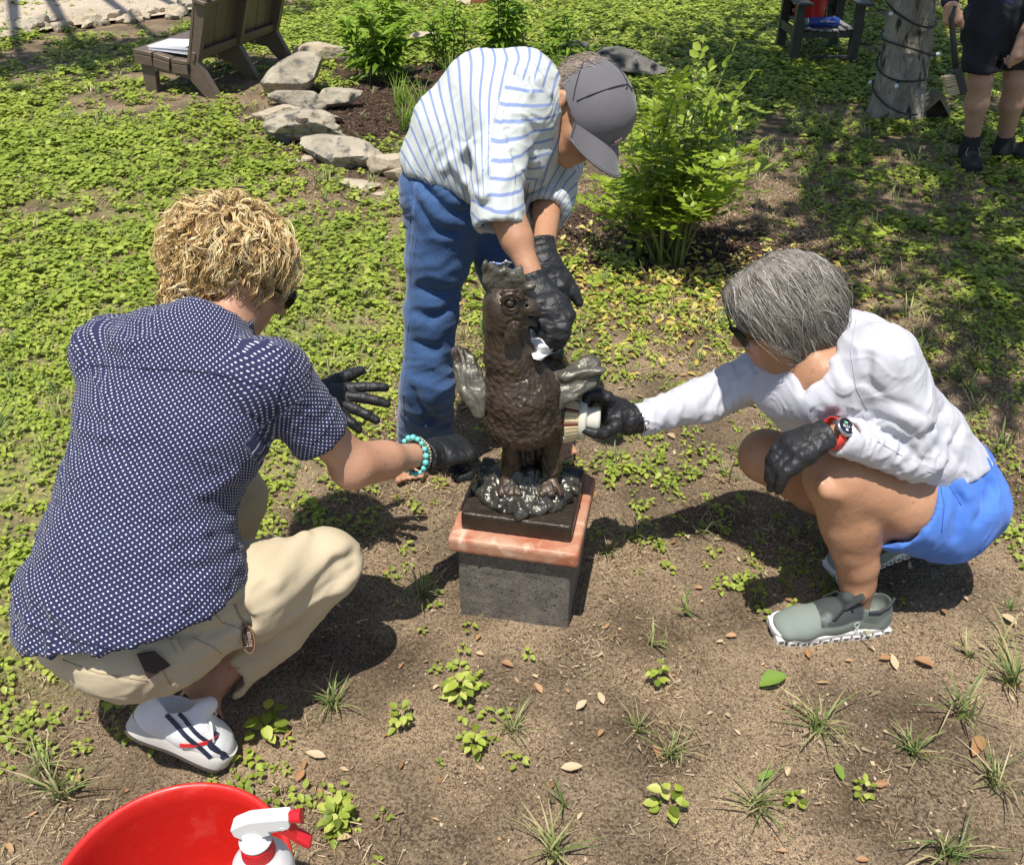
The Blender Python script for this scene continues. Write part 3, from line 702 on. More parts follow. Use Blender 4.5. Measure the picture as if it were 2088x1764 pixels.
# ------------------------------------------------------------------ rocks
def ico(sub):
    import bmesh
    bm = bmesh.new(); bmesh.ops.create_icosphere(bm, subdivisions=sub, radius=1)
    V = np.array([v.co[:] for v in bm.verts]); Fc = np.array([[v.index for v in f.verts] for f in bm.faces]); bm.free(); return V, Fc
ICO = {k: ico(k) for k in (2, 3, 4, 5)}
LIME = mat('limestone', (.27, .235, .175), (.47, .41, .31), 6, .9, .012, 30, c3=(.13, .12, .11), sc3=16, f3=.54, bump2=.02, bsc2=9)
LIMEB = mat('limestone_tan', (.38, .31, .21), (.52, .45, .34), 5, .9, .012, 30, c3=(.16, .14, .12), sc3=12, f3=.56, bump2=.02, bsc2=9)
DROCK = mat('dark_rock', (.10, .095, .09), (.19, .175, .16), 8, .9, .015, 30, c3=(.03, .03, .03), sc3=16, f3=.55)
def rock(p, half, rz, seed, m, label, planes=9, rough=.06, holes=0, sub=4, group='limestone rocks edging the mulch bed', tilt=0., cat='rock', name='rock'):
    V, Fc = ICO[sub]; rd = random.Random(seed); V = V.copy()
    for i in range(planes + 4):
        n = nrm([rd.gauss(0, 1), rd.gauss(0, 1), rd.gauss(0, .8)]); d = rd.uniform(.42, .78); q = V @ n - d
        V -= np.outer(np.maximum(q, 0) * .92, n)
    U = V.copy()
    V = V * (1 + (fbm(U * 1.7 + seed, seed, 4) - .5)[:, None] * rough * 5) + (fbm(U * 6 + seed, seed + 3, 3) - .5)[:, None] * U * rough * 1.4
    if holes: 
        h = vn(U * 3.6 + seed * .7, seed + 8); V *= (1 - np.clip(h - .66, 0, 1) * holes)[:, None]
    V *= np.array(half) * (np.array([1.55, 1.2, .95]) if 'edging the mulch' in group else 1)
    ct, st = math.cos(tilt), math.sin(tilt); V = np.stack([V[:, 0] * ct - V[:, 2] * st, V[:, 1], V[:, 0] * st + V[:, 2] * ct], 1)
    c, s = math.cos(rz), math.sin(rz); V = np.stack([V[:, 0] * c - V[:, 1] * s, V[:, 0] * s + V[:, 1] * c, V[:, 2]], 1)
    V[:, 2] -= V[:, 2].min() + (V[:, 2].max() - V[:, 2].min()) * .14
    o = mesh_obj(name, V, Fc, m, None, True, local=True); o.location = (p[0], p[1], float(gh(p[0], p[1]))); tag(o, label, cat, group)
    try: o.data.set_sharp_from_angle(angle=R(38))
    except Exception: pass
    return o
RK = [((680, 128), (.19, .15, .10), .1, 1, LIMEB, 'flat topped tan limestone rock, farthest of the row by the bench', 8, .03, 0, -.1),
 ((612, 190), (.20, .13, .15), .5, 2, LIME, 'large grey angular limestone slab leaning right, second from the top of the row', 8, .03, 0, .35),
 ((618, 222), (.15, .10, .075), -.25, 3, LIME, 'rounded grey stone end under the leaning slab', 6, .04, 0, 0),
 ((685, 222), (.15, .09, .075), .1, 13, LIME, 'blunt grey stone pointing right into the mulch', 6, .04, 0, .1),
 ((560, 250), (.12, .08, .065), .1, 4, LIMEB, 'pitted tan stone sticking out on the left of the row', 5, .07, .5, 0),
 ((645, 252), (.17, .07, .05), -.15, 5, LIME, 'low dark grey slab between the pitted boulder and the stone above', 8, .03, 0, 0),
 ((640, 292), (.18, .13, .11), -.1, 6, LIME, 'pitted grey boulder with holes in the middle of the row', 3, .10, 1.5, 0),
 ((593, 292), (.06, .06, .05), .4, 16, DROCK, 'small dark stone tucked under the pitted boulder', 6, .05, 0, 0),
 ((712, 330), (.21, .12, .08), -.45, 7, LIME, 'long grey boulder sloping down to the right towards the striped shirt', 4, .06, .5, -.1),
 ((795, 352), (.09, .08, .085), .3, 8, LIMEB, 'pointed tan rock beside the hip of the bending woman', 9, .02, 0, .2),
 ((815, 362), (.07, .06, .05), 1., 18, LIMEB, 'small tan rock almost hidden by the jeans', 8, .03, 0, 0),
 ((625, 325), (.07, .04, .018), .2, 9, LIMEB, 'flat little tan stone in front of the pitted boulder', 6, .04, 0, 0),
 ((745, 378), (.11, .06, .014), -.5, 10, LIMEB, 'flat cream stone sunk in the soil below the pointed rock', 4, .08, 0, 0),
 ((795, 395), (.08, .04, .012), 0., 11, LIMEB, 'flat cream stone beside the jeans, lowest of the row', 4, .07, 0, 0),
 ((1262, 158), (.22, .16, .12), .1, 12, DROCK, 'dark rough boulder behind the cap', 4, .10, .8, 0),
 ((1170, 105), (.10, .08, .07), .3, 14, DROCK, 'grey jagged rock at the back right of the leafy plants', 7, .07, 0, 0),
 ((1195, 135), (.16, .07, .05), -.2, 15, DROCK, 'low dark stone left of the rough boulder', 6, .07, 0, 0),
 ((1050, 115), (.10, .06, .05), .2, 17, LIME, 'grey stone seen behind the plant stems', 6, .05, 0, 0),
 ((870, 88), (.09, .07, .06), .2, 19, LIMEB, 'tan stone seen between the leafy plants', 6, .05, 0, 0)]
for (px, py), hf, rz, sd_, m, lb, pl, rg, ho, ti in RK:
    rock(G(px, py), hf, rz, sd_, m, lb, pl, rg, ho, 5 if ho or hf[0] > .15 else 4, tilt=ti)
    c = G(px, py)
# stones along the path, far left
line = [(60, 62), (110, 54), (150, 60), (200, 46), (255, 44), (300, 36), (350, 34), (390, 22), (430, 12), (480, 8), (35, 78)]
rd = random.Random(5); k = 0; far = []
for i in range(len(line) - 1):
    a, b = line[i], line[i + 1]
    if i == 9: break
    for j in range(4):
        t = j / 4 + rd.uniform(-.05, .05); px = a[0] + (b[0] - a[0]) * t; py = a[1] + (b[1] - a[1]) * t + rd.uniform(-7, 7)
        s = rd.uniform(.7, 1.55); far.append((px, py, s))
for px, py, s in far:
    c = G(px, py); lb = 'cream edging stone in the row along the gravel path, top left'
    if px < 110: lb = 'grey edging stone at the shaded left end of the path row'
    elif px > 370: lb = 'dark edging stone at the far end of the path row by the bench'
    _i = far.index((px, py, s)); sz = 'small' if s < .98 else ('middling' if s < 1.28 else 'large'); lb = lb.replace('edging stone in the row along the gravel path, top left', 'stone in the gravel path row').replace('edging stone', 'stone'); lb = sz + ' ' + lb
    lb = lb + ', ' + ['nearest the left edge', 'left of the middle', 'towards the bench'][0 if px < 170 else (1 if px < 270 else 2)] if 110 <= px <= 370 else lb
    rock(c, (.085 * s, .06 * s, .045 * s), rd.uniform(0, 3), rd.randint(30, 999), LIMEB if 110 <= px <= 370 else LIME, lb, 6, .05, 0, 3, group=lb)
bk = [(760, 6), (785, 10), (812, 4), (835, 12), (860, 8), (885, 4), (905, 16), (930, 14), (950, 17), (980, 16), (1010, 14), (1035, 12), (1060, 8), (1090, 4), (1110, 8), (770, 14), (1075, 12)]
for i, (px, py) in enumerate(bk):
    s = rd.uniform(.6, 1.1); rock(G(px, py), (.075 * s, .055 * s, .05 * s), rd.uniform(0, 3), 500 + i, LIMEB, ('cream stone in the far bed edging left of the terracotta pot' if px < 930 else ('cream stone in front of the terracotta pot' if px < 1020 else 'cream stone in the far bed edging right of the terracotta pot')), 6, .05, 0, 3, group='cream stones edging the far bed')
# terracotta pot
c = G(975, 12); e = empty('terracotta_pot', c, 'orange terracotta pot standing in the far bed, cut by the top edge', 'flower pot')
TERRA = mat('terracotta', (.42, .14, .06), (.52, .20, .09), 9, .85, .004, 80)
MB().lathe(c, [(.001, .0), (.13, .0), (.135, .01), (.17, .26), (.165, .262), (.15, .24), (.001, .235)], 32).build('pot_body', TERRA, e, True)
MB().lathe(c, [(.17, .26), (.19, .262), (.195, .31), (.175, .312), (.165, .26)], 32).build('rim', TERRA, e, False)
# stone kerb at the extreme top left
c = G(110, 0); WPLK = mat('weathered_plank', (.28, .29, .30), (.40, .41, .41), 7, .8, .003, 90)
mb = MB(); mb.box(c + A(.05, .45, .06), [A(1, .12, 0) / 1.007, A(-.12, 1, 0) / 1.007, A(0, 0, 1)], (.42, .35, .06), .01)
o = mb.build('concrete_slab', WPLK); tag(o, 'grey concrete slab at the far edge of the gravel path, top left', 'slab')

# ------------------------------------------------------------------ low lounge bench
BR = mat('brown_recycled_plastic', (.115, .085, .065), (.145, .11, .085), 30, .42, .0008, 300, spec=.5)
def bench():
    nf, nb = G(276, 194), G(430, 192)                    # near end feet, front and back
    dv = nrm((G(555, 137) - nb)); dp = nrm(A(dv[1], -dv[0], 0)); dp = dp if dp[0] > 0 else -dp   # dv along length, dp towards the back
    O = nf.copy(); O[2] = 0; up = A(0, 0, 1); Lb = 1.06; D = .50; O = O + dv * .07 + dp * .03
    e = empty('bench', O, 'low brown slatted lounge bench facing left, papers lying on its seat', 'bench')
    def P(a, d, h): return O + dv * a + dp * d + up * h
    th = .022
    # end panels / legs : side profile in (d,h)
    front_leg = [(0, 0), (.085, 0), (.10, .17), (0, .21)]
    for a in (.03, Lb / 2, Lb - .03):
        hi = 1.0 if a != Lb / 2 else .80
        mb = MB(); mb.prism([(0, 0), (.085, 0), (.10, .13), (.12, .145), (.35, .115), (.46, .0), (.56, 0), (.42, .26), (.42, .30), (.36, .22), (.20, .20), (.005, .245)], P(a, 0, 0), dp, up, dv, th)
        mb.build('leg', BR, e)
        mb = MB(); mb.prism([(.36, .20), (.44, .20), (.44 + .16 * hi, .20 + .42 * hi), (.36 + .14 * hi, .20 + .42 * hi)], P(a, 0, .01), dp, up, dv, th * .98); mb.build('back_bracket', BR, e)
    # seat planks, length-wise: front, middle, back
    for (d0, h0, d1, h1) in ((-.02, .262, .115, .25), (.125, .248, .245, .222), (.255, .220, .375, .212)):
        a0, a1 = P(0, d0, h0), P(0, d1, h1); w = nrm(a1 - a0); n = np.cross(dv, w); n = n if n[2] > 0 else -n
        mb = MB(); mb.box((a0 + a1) / 2 + dv * Lb / 2, [dv, w, n], (Lb / 2 + .012, np.linalg.norm(a1 - a0) / 2, .014), .004); smart(mb.build('seat_plank', BR, e))
        mb = MB(); mb.box((a0 + a1) / 2 - n * .045 - dv * .008, [dv, w, n], (.006, np.linalg.norm(a1 - a0) / 2 - .002, .028), .002); mb.build('end_cap', BR, e)
    # back slats : vertical boards leaning back
    b0, b1 = P(0, .385, .20), P(0, .53, .66); w = nrm(b1 - b0); n = nrm(np.cross(dv, w)); n = n if np.dot(n, dp) < 0 else -n; hl = np.linalg.norm(b1 - b0)
    for i in range(8):
        a = (i + .5) * Lb / 8; ww = Lb / 16 - .004
        mb = MB(); mb.box((b0 + b1) / 2 + dv * a + n * .012, [dv, w, n], (ww, hl / 2, .010), .003); smart(mb.build('back_slat', BR, e))
    mb = MB(); mb.box(b0 + w * (hl * .86) - n * .035 + dv * Lb / 2, [dv, n, w], (Lb / 2 + .02, .045, .011), .003); smart(mb.build('back_rail', BR, e))
    mb = MB(); mb.box(b0 + w * .06 - n * .02 + dv * Lb / 2, [dv, w, n], (Lb / 2, .028, .012), .003); smart(mb.build('lower_rail', BR, e))
    bolt = MB(); bolt.lathe(P(-.0, .375, .215), [(.001, .007), (.009, .007), (.009, 0)], 10, [up, dp, -dv]); bolt.build('bolt', mat('steel', (.5, .5, .5), metal=1, rough=.3), e)
    # papers
    pe = empty('paper_stack', P(.14, .2, .24), 'loose stack of white papers lying on the seat of the low bench', 'papers')
    PAP = mat('white_paper', (.78, .80, .85), rough=.7)
    rd = random.Random(3)
    for i in range(7):
        d_, a_ = rd.uniform(-.01, .01), rd.uniform(-.012, .012); z = i * .0055
        mb = MB(); mb.box(P(.15 + a_, .21 + d_, .262 + z), [nrm(dv + dp * rd.uniform(-.08, .08)), nrm(dp + up * (-.05 + i * .015)), up], (.11, .145, .0022)); mb.build('sheet', PAP, pe)
    return O
bench()

# ------------------------------------------------------------------ garden chair on the right
DK = mat('dark_green_plastic', (.030, .032, .026), (.045, .046, .038), 20, .5)
SL = mat('weathered_slat', (.16, .16, .16), (.24, .235, .225), 20, .7)
def chair():
    a, b = G(1627, 130), G(1722, 130); O = (a + b) / 2; O[2] = 0; e = empty('garden_chair', O, 'dark green slatted garden chair holding a red bucket and a blue bottle', 'chair')
    X, Y, Z = A(1, 0, 0), A(0, 1, 0), A(0, 0, 1); hw = .215
    for q in (-1, 1):
        mb = MB(); mb.prism([(-.032, 0), (.032, 0), (.036, .3), (.046, .40), (.03, .46), (.03, .62), (-.03, .62), (-.03, .46), (-.034, .3)], O + X * hw * q, X, Z, Y, .03); mb.build('leg', DK, e)
        mb = MB(); mb.prism([(-.032, 0), (.032, 0), (.036, .62), (-.03, .62)], O + X * (hw - .01) * q + Y * .5, X, Z, Y, .025); mb.build('leg', DK, e)
        mb = MB(); mb.box(O + X * hw * q + Y * .22 + Z * .635, [X, Y, Z], (.055, .36, .014), .006); mb.build('armrest', DK, e)
        mb = MB(); mb.box(O + X * hw * q + Y * .25 + Z * .30, [X, Y, Z], (.015, .25, .045), .004); mb.build('side_rail', DK, e)
    mb = MB(); mb.box(O + Z * .305, [X, Y, Z], (hw - .03, .018, .032), .003); mb.build('front_apron', DK, e)
    mb = MB(); mb.box(O + Z * .065, [X, Y, Z], (hw - .03, .015, .02), .003); mb.build('stretcher', DK, e)
    mb = MB(); mb.box(O + Z * .25 + Y * .45, [X, Y, Z], (hw - .03, .015, .03), .003); mb.build('rear_rail', DK, e)
    for i in range(7):
        x = -.155 + i * .052; dz = .02 * (x / .155) ** 2
        mb = MB(); mb.box(O + X * x + Y * .22 + Z * (.352 + dz - 0), [X, nrm(Y + Z * .0), Z], (.021, .27, .009), .003); mb.build('seat_slat', SL, e)
    for i in range(6):
        x = -.15 + i * .06
        mb = MB(); mb.box(O + X * x + Y * .60 + Z * .68, [X, nrm(Z + Y * .3), nrm(Y - Z * .3)], (.026, .36, .01), .003); mb.build('back_slat', DK, e)
    mb = MB(); mb.box(O + Y * .53 + Z * .52, [X, nrm(Z + Y * .3), nrm(Y - Z * .3)], (.2, .03, .014), .003); mb.build('back_rail', DK, e)
    e.scale = (1, .9, .66); return O
CO = chair()
REDP = mat('red_plastic', (.66, .022, .014), (.56, .024, .018), 5, .34, .0006, 70, coat=.1, c3=(.68, .06, .045), sc3=22, f3=.58, rough2=.5, bump2=.001, bsc2=12)
p = CO + A(-.06, .30, .246); e = empty('bucket', p, 'red bucket standing on the slatted seat of the dark garden chair', 'bucket')
MB().lathe(p, [(.001, .004), (.10, .004), (.103, 0), (.106, .004), (.13, .24), (.138, .24), (.138, .25), (.122, .25), (.10, .012), (.001, .012)], 32).build('bucket_body', REDP, e, True)
BLU = mat('blue_bottle', (.012, .035, .20), (.015, .05, .26), 12, .3)
WHT = mat('white_print', (.75, .78, .82), rough=.5)
def text(s, size, o, ax, m, name='lettering', parent=None, ext=.0006, align='CENTER', sx=1.):
    cu = bpy.data.curves.new('t', 'FONT'); cu.body = s; cu.size = size; cu.extrude = ext; cu.align_x = align; cu.align_y = 'CENTER'; cu.resolution_u = 2
    ob = bpy.data.objects.new('t', cu); COL.objects.link(ob)
    dg = bpy.context.evaluated_depsgraph_get(); me = bpy.data.meshes.new_from_object(ob.evaluated_get(dg))
    V = np.array([v.co[:] for v in me.vertices]); Fc = [tuple(p.vertices) for p in me.polygons]
    bpy.data.objects.remove(ob); bpy.data.curves.remove(cu)
    Vw = np.asarray(o) + V[:, :1] * sx * np.asarray(ax[0]) + V[:, 1:2] * np.asarray(ax[1]) + V[:, 2:3] * np.asarray(ax[2])
    bpy.data.meshes.remove(me)
    return mesh_obj(name, Vw, Fc, m, parent, False)
p = CO + A(-.03, .03, .279); e = empty('water_bottle', p, 'blue cylindrical bottle lying on the front of the chair seat', 'bottle')
axb = [A(0, 1, 0), A(0, 0, 1), A(1, -.02, 0)]
MB().lathe(p, [(.001, -.11), (.030, -.11), (.034, -.105), (.035, .09), (.033, .11), (.001, .11)], 28, axb).build('bottle_body', BLU, e, True)
MB().lathe(p + A(-.115, .002, .002), [(.001, -.02), (.024, -.02), (.026, -.012), (.026, .005), (.001, .005)], 20, axb).build('cap', mat('grey_cap', (.25, .3, .34), rough=.4), e, False)
text('GET Summer', .019, p + A(.02, -.0355, .012), [A(1, 0, -.02), A(0, .2, 1), A(0, -1, .2)], WHT, 'lettering', e, align='CENTER')

# ------------------------------------------------------------------ tree
BARK = mat('bark', (.20, .18, .145), (.38, .345, .28), 14, .95, .02, 26, c3=(.045, .04, .033), sc3=22, f3=.55, stretch=(1, 1, .35), bump2=.02, bsc2=60)
def tree():
    b = (G(1772, 238) + G(1882, 246)) / 2; b[2] = 0; top = A(b[0] + .35, b[1] + .35, 2.2)
    e = empty('tree', b, 'leaning grey barked tree trunk wound with a string of small lights', 'tree')
    V = []; nz, na = 90, 56
    def axis(z):
        t = z / 2.2; return A(b[0] - .15 * t, b[1] + .10 * t, z)
    def rad(z, an):
        r = .128 - .006 * z + .030 * math.exp(-z / .10) * (1 + .35 * math.sin(3 * an + 1)) + .020 * math.exp(-z / .4)
        return r
    for i in range(nz):
        z = -.05 + 2.6 * (i / (nz - 1)) ** 1.3
        for j in range(na):
            an = 2 * math.pi * j / na; c = axis(z); r = rad(max(z, 0), an)
            V.append(c + A(math.cos(an), math.sin(an), 0) * r)
    V = np.array(V); N = V - np.array([axis(v[2]) for v in V]); N /= np.linalg.norm(N, axis=1)[:, None]
    V += N * ((fbm(V * np.array([18, 18, 7]), 5, 4) - .5) * .035)[:, None]
    kb = W(1815, 190, 5.62); d = np.linalg.norm(V - np.array([b[0] - .08, b[1] - .17, .22]), axis=1); V += N * (.03 * np.exp(-(d / .07) ** 2))[:, None]
    I = np.arange(nz * na).reshape(nz, na); Q = np.stack([I[:-1], np.roll(I, -1, 1)[:-1], np.roll(I, -1, 1)[1:], I[1:]], -1).reshape(-1, 4)
    mesh_obj('trunk', V, Q, BARK, e)
    # limbs and crown above the picture
    rd = random.Random(2); tips = []
    mb = MB(); t0 = axis(2.5)
    for i in range(7):
        a = i * .9 + .3; l = rd.uniform(1.6, 2.6); p1 = t0 + A(math.cos(a) * l * .45, math.sin(a) * l * .45, l * .6); p2 = p1 + A(math.cos(a + .3) * l * .6, math.sin(a + .3) * l * .6, l * .35)
        mb.tube([t0 - A(0, 0, .15), (t0 + p1) / 2 + A(0, 0, .1), p1, p2], [.09, .07, .05, .02], 8); tips += [p1, (p1 + p2) / 2, p2]
    mb.build('limb', BARK, e, True)
    TL = leafmat('tree_leaf', [(0, (.03, .06, .012)), (1, (.09, .15, .03))], .3)
    n = 9000; ti = np.array(tips); c = ti[RNG.integers(0, len(ti), n)] + RNG.normal(0, 1, (n, 3)) * np.array([.75, .75, .4]); c[:, 2] = np.maximum(c[:, 2], 2.4 + RNG.random(n) * .3)
    cn = fbm(c * 2.2, 91, 2); c = c[cn > .50]; n = len(c)
    scatter('crown', [cleaf(.12, .06, s) for s in range(3)], c[:, :2], RNG.random(n) * 6.28, .7 + .6 * RNG.random(n), RNG.normal(0, .5, (n, 2)), TL, None, parent=None, kind=None, hz=c[:, 2])
    o = COL.objects[-1]; cr = [x for x in bpy.data.objects if x.name.startswith('crown') and x.parent is None][-1]
    cr.parent = e; cr.location = (-b[0], -b[1], 0)
    # string of lights
    WIRE = mat('dark_wire', (.02, .022, .02), rough=.6); BULB = mat('bulb_glass', (.75, .78, .8), rough=.08, spec=1)
    se = empty('string_lights', b + A(0, 0, .05), 'dark cable of small clear bulbs wound around the leaning trunk', 'string lights')
    pts = []
    for t in np.linspace(0, 1, 420):
        z = .10 + 2.1 * t; turns = [0]; an = -1.2 - t * 2 * math.pi * 13.2; zz = z + .018 * math.sin(an * 1.7 + 1) + .02 * math.sin(an)
        r = rad(max(zz, 0), an) + .017; pts.append(axis(zz) + A(math.cos(an), math.sin(an), 0) * r)
    MB().tube(pts, .0055, 6).build('cable', WIRE, se, True)
    for i in range(14, 420, 22):
        p = pts[i]; n = nrm((p - axis(p[2])) * A(1, 1, 0)); d = nrm(n * .7 + A(0, 0, random.uniform(-1, .6)))
        fr = frame(A(.2, .9, .1), d)
        so = MB().lathe(p + n * .004, [(.001, 0), (.009, 0), (.009, .02), (.001, .02)], 8, fr).build('socket', WIRE, se, True)
        MB().lathe(p + n * .004 + d * .02, [(.007, 0), (.012, .008), (.012, .018), (.004, .03), (.001, .031)], 10, fr).build('bulb', BULB, se, True)
    return b
TB = tree()
# wooden block beside the tree: small roofed box
WOOD = mat('grey_wood', (.20, .17, .12), (.30, .26, .19), 12, .9, .003, 60); WD = mat('dark_wood', (.07, .045, .03), (.10, .065, .045), 12, .9)
p = G(1890, 243); e = empty('wooden_wedge', p, 'small wooden wedge with sloping grey sides lying right of the tree foot', 'wood block')
mb = MB(); mb.prism([(-.07, 0), (.13, -.005), (.10, .03), (.035, .125), (-.055, .04)], p + A(0, .06, 0), A(1, -.1, 0), A(0, 0, 1), A(.1, 1, 0), .05); mb.build('block', WD, e)
mb = MB(); mb.prism([(.14, -.0), (.15, .012), (.045, .155), (.03, .135)], p + A(0, .03, 0), A(1, -.1, 0), A(0, 0, 1), A(.1, 1, 0), .09); mb.build('board', WOOD, e)
mb = MB(); mb.prism([(-.075, .03), (-.065, .025), (.035, .135), (.03, .155)], p + A(0, .03, 0), A(1, -.1, 0), A(0, 0, 1), A(.1, 1, 0), .09); mb.build('board', WOOD, e)

# ------------------------------------------------------------------ shade trees whose crowns hang above the picture
TL2 = leafmat('oak_leaf', [(0, (.03, .06, .012)), (1, (.09, .15, .03))], .3)
def shade_tree(bx, by, blobs, label, n=2300):
    b = A(bx, by, 0); e = empty('oak_tree', b, label, 'tree', 'trees around the lawn')
    MB().tube([b - A(0, 0, .1), b + A(.05, 0, 1.5), b + A(.1, .1, 3.2)], [.28, .2, .17], 16).build('trunk', BARK, e, True)
    mb = MB()
    cs = []
    for cx, cy, cz, r in blobs:
        mb.tube([b + A(.1, .1, 3.1), (b + A(.1, .1, 3.1) + A(cx, cy, cz)) / 2 + A(0, 0, .4), A(cx, cy, cz)], [.12, .08, .03], 8)
        m_ = int(n * r * r * .55); q = RNG.normal(0, 1, (m_, 3)); q /= np.linalg.norm(q, axis=1)[:, None]; q *= (RNG.random(m_) ** .4)[:, None]
        cs.append(A(cx, cy, cz) + q * np.array([r, r, r * .5]))
    mb.build('limb', BARK, e, True)
    c = np.concatenate(cs); c = c[fbm(c * 2.6, 71, 2) > .50]; k = len(c)
    o = scatter('crown', [cleaf(.10, .055, s) for s in range(3)], c[:, :2], RNG.random(k) * 6.28, .7 + .6 * RNG.random(k), RNG.normal(0, .5, (k, 2)), TL2, None, kind=None, hz=c[:, 2])
    o.parent = e; o.location = (-bx, -by, 0)
def overhead(px, py, z, r):                      # crown centre whose shadow falls on the ground at px,py
    g_ = G(px, py); s = A(*sd); return (g_[0] + s[0] / s[2] * z, g_[1] + s[1] / s[2] * z, z, r)
shade_tree(4.6, 12.5, [overhead(1750, 330, 5., 1.0), overhead(1950, 200, 5.5, 1.2), overhead(1600, 200, 5.2, .7), overhead(1960, 560, 4.6, .8), overhead(1480, 120, 5.5, .6), overhead(2060, 420, 4.6, 1.0), overhead(1640, 420, 4.6, .55), overhead(1680, 20, 5.5, 1.3), overhead(2060, 880, 4.4, .45)], 'broad oak tree standing behind the lawn on the right, outside the picture top')
shade_tree(-8.5, 15.5, [overhead(40, 135, 6, .9), overhead(170, 118, 6, .75), overhead(330, 88, 6, .55), overhead(450, 62, 6, .45), overhead(600, 15, 6, .6), overhead(-60, 90, 6, .5)], 'oak tree standing beyond the gravel path at the left, outside the picture top')
shade_tree(7.5, 5.0, [overhead(2120, 700, 4.5, .6), overhead(2180, 520, 4.5, .9)], 'oak tree standing beyond the right picture edge')

# ------------------------------------------------------------------ shrub with pinnate leaves
SHL = leafmat('shrub_leaf', [(0, (.15, .24, .025)), (.5, (.34, .46, .045)), (1, (.58, .66, .13))], .45, .38, .5)
STEM = mat('green_stem', (.10, .13, .03), (.16, .15, .05), 12, .6)
def tubes_obj(name, mbs, m, e): return mbs.build(name, m, e, True)
def shrub():
    b = G(1355, 535); b[2] = float(gh(b[0], b[1])); e = empty('shrub', b, 'bright green shrub with oval paired leaflets growing from dark mulch', 'shrub')
    rd = random.Random(12); mb = MB(); fr = []; tips_px = []
    targets = [(1420, 130), (1470, 150), (1500, 190), (1380, 170), (1340, 200), (1310, 240), (1540, 330), (1520, 300), (1500, 260), (1480, 330), (1500, 380), (1440, 240), (1400, 260), (1360, 290), (1300, 320), (1330, 350), (1400, 350), (1450, 400), (1290, 380), (1250, 380), (1210, 400), (1180, 420), (1230, 360), (1380, 320), (1350, 400), (1300, 280), (1460, 290), (1430, 180), (1270, 300), (1420, 420), (1330, 260), (1510, 350), (1380, 230), (1440, 330), (1260, 340)]
    for i, (px, py) in enumerate(targets):
        Yt = b[1] + rd.uniform(-.32, .32); tp = WY(px, py + 12, Yt); 
        if tp[2] < .12: tp = WY(px, py, b[1] - .35)
        s0 = b + A(rd.gauss(0, .045), rd.gauss(0, .045), 0); mid = s0 * .45 + tp * .55 + A(0, 0, .13) ; low = s0 * .8 + tp * .2 + A(0, 0, .10)
        pts = [s0, low, mid, tp]; P = []
        for t in np.linspace(0, 1, 9):
            P.append((1 - t) ** 3 * pts[0] + 3 * t * (1 - t) ** 2 * pts[1] + 3 * t * t * (1 - t) * pts[2] + t ** 3 * pts[3])
        mb.tube(P, [.008, .0075, .007, .006, .005, .0045, .004, .003, .002], 5)
        for k in range(10):
            t = rd.uniform(.40, 1.) if i < 32 else rd.uniform(.3, 1); q = P[min(int(t * 8), 7)] * (1 - (t * 8) % 1) + P[min(int(t * 8) + 1, 8)] * ((t * 8) % 1)
            an = rd.uniform(0, 6.28); d = nrm(A(math.cos(an), math.sin(an), rd.uniform(-.2, .8))); fr.append((q, d, rd.uniform(.07, .15)))
        d = nrm(P[-1] - P[-2]); fr.append((P[-1], d, .1))
    V, Fc, At = [], [], []; rach = MB()
    for q, d, l in fr:
        n = max(3, int(l / .027)); side = nrm(np.cross(d, A(0, 0, 1))); upv = np.cross(side, d); droop = rd.uniform(.0, .35); cval = rd.random()
        pts = [q + d * l * t - A(0, 0, 1) * droop * l * t * t for t in np.linspace(0, 1, 4)]; rach.tube(pts, .0012, 3, False)
        for j in range(n + 1):
            t = (j + .6) / (n + .6); base = q + d * l * t - A(0, 0, 1) * droop * l * t * t
            for sg in (-1, 1):
                ld_ = nrm(side * sg + d * .35 + upv * rd.uniform(-.1, .5)) if j < n else nrm(d + side * .2 * sg)
                if j == n and sg == 1: continue
                ll = rd.uniform(.032, .052); wv = nrm(np.cross(ld_, upv + A(0, 0, .4))); nn = np.cross(ld_, wv); w = ll * .60
                b0 = len(V)
                for x, y, z in ((0, 0, 0), (.3, .42, .1), (.3, 0, 0), (.3, -.42, .1), (.7, .45, .1), (.7, 0, 0), (.7, -.45, .1), (1, 0, 0)):
                    V.append(base + ld_ * ll * x + wv * w * y - nn * z * w)
                Fc += [(b0, b0 + 2, b0 + 1, b0 + 1), (b0, b0 + 3, b0 + 2, b0 + 2), (b0 + 1, b0 + 2, b0 + 5, b0 + 4), (b0 + 2, b0 + 3, b0 + 6, b0 + 5), (b0 + 4, b0 + 5, b0 + 7, b0 + 7), (b0 + 5, b0 + 6, b0 + 7, b0 + 7)]
                At += [min(1, max(0, cval * .5 + rd.random() * .5))] * 8
    Fc = [tuple(dict.fromkeys(f)) for f in Fc]
    mb.build('stem', STEM, e, True); (lambda q: q.__setitem__('kind', 'stuff'))(rach.build('leaf_stalks', STEM, e, True))
    o = mesh_obj('leaflets', V, Fc, SHL, e, True, {'rnd': At}); o['kind'] = 'stuff'
shrub()
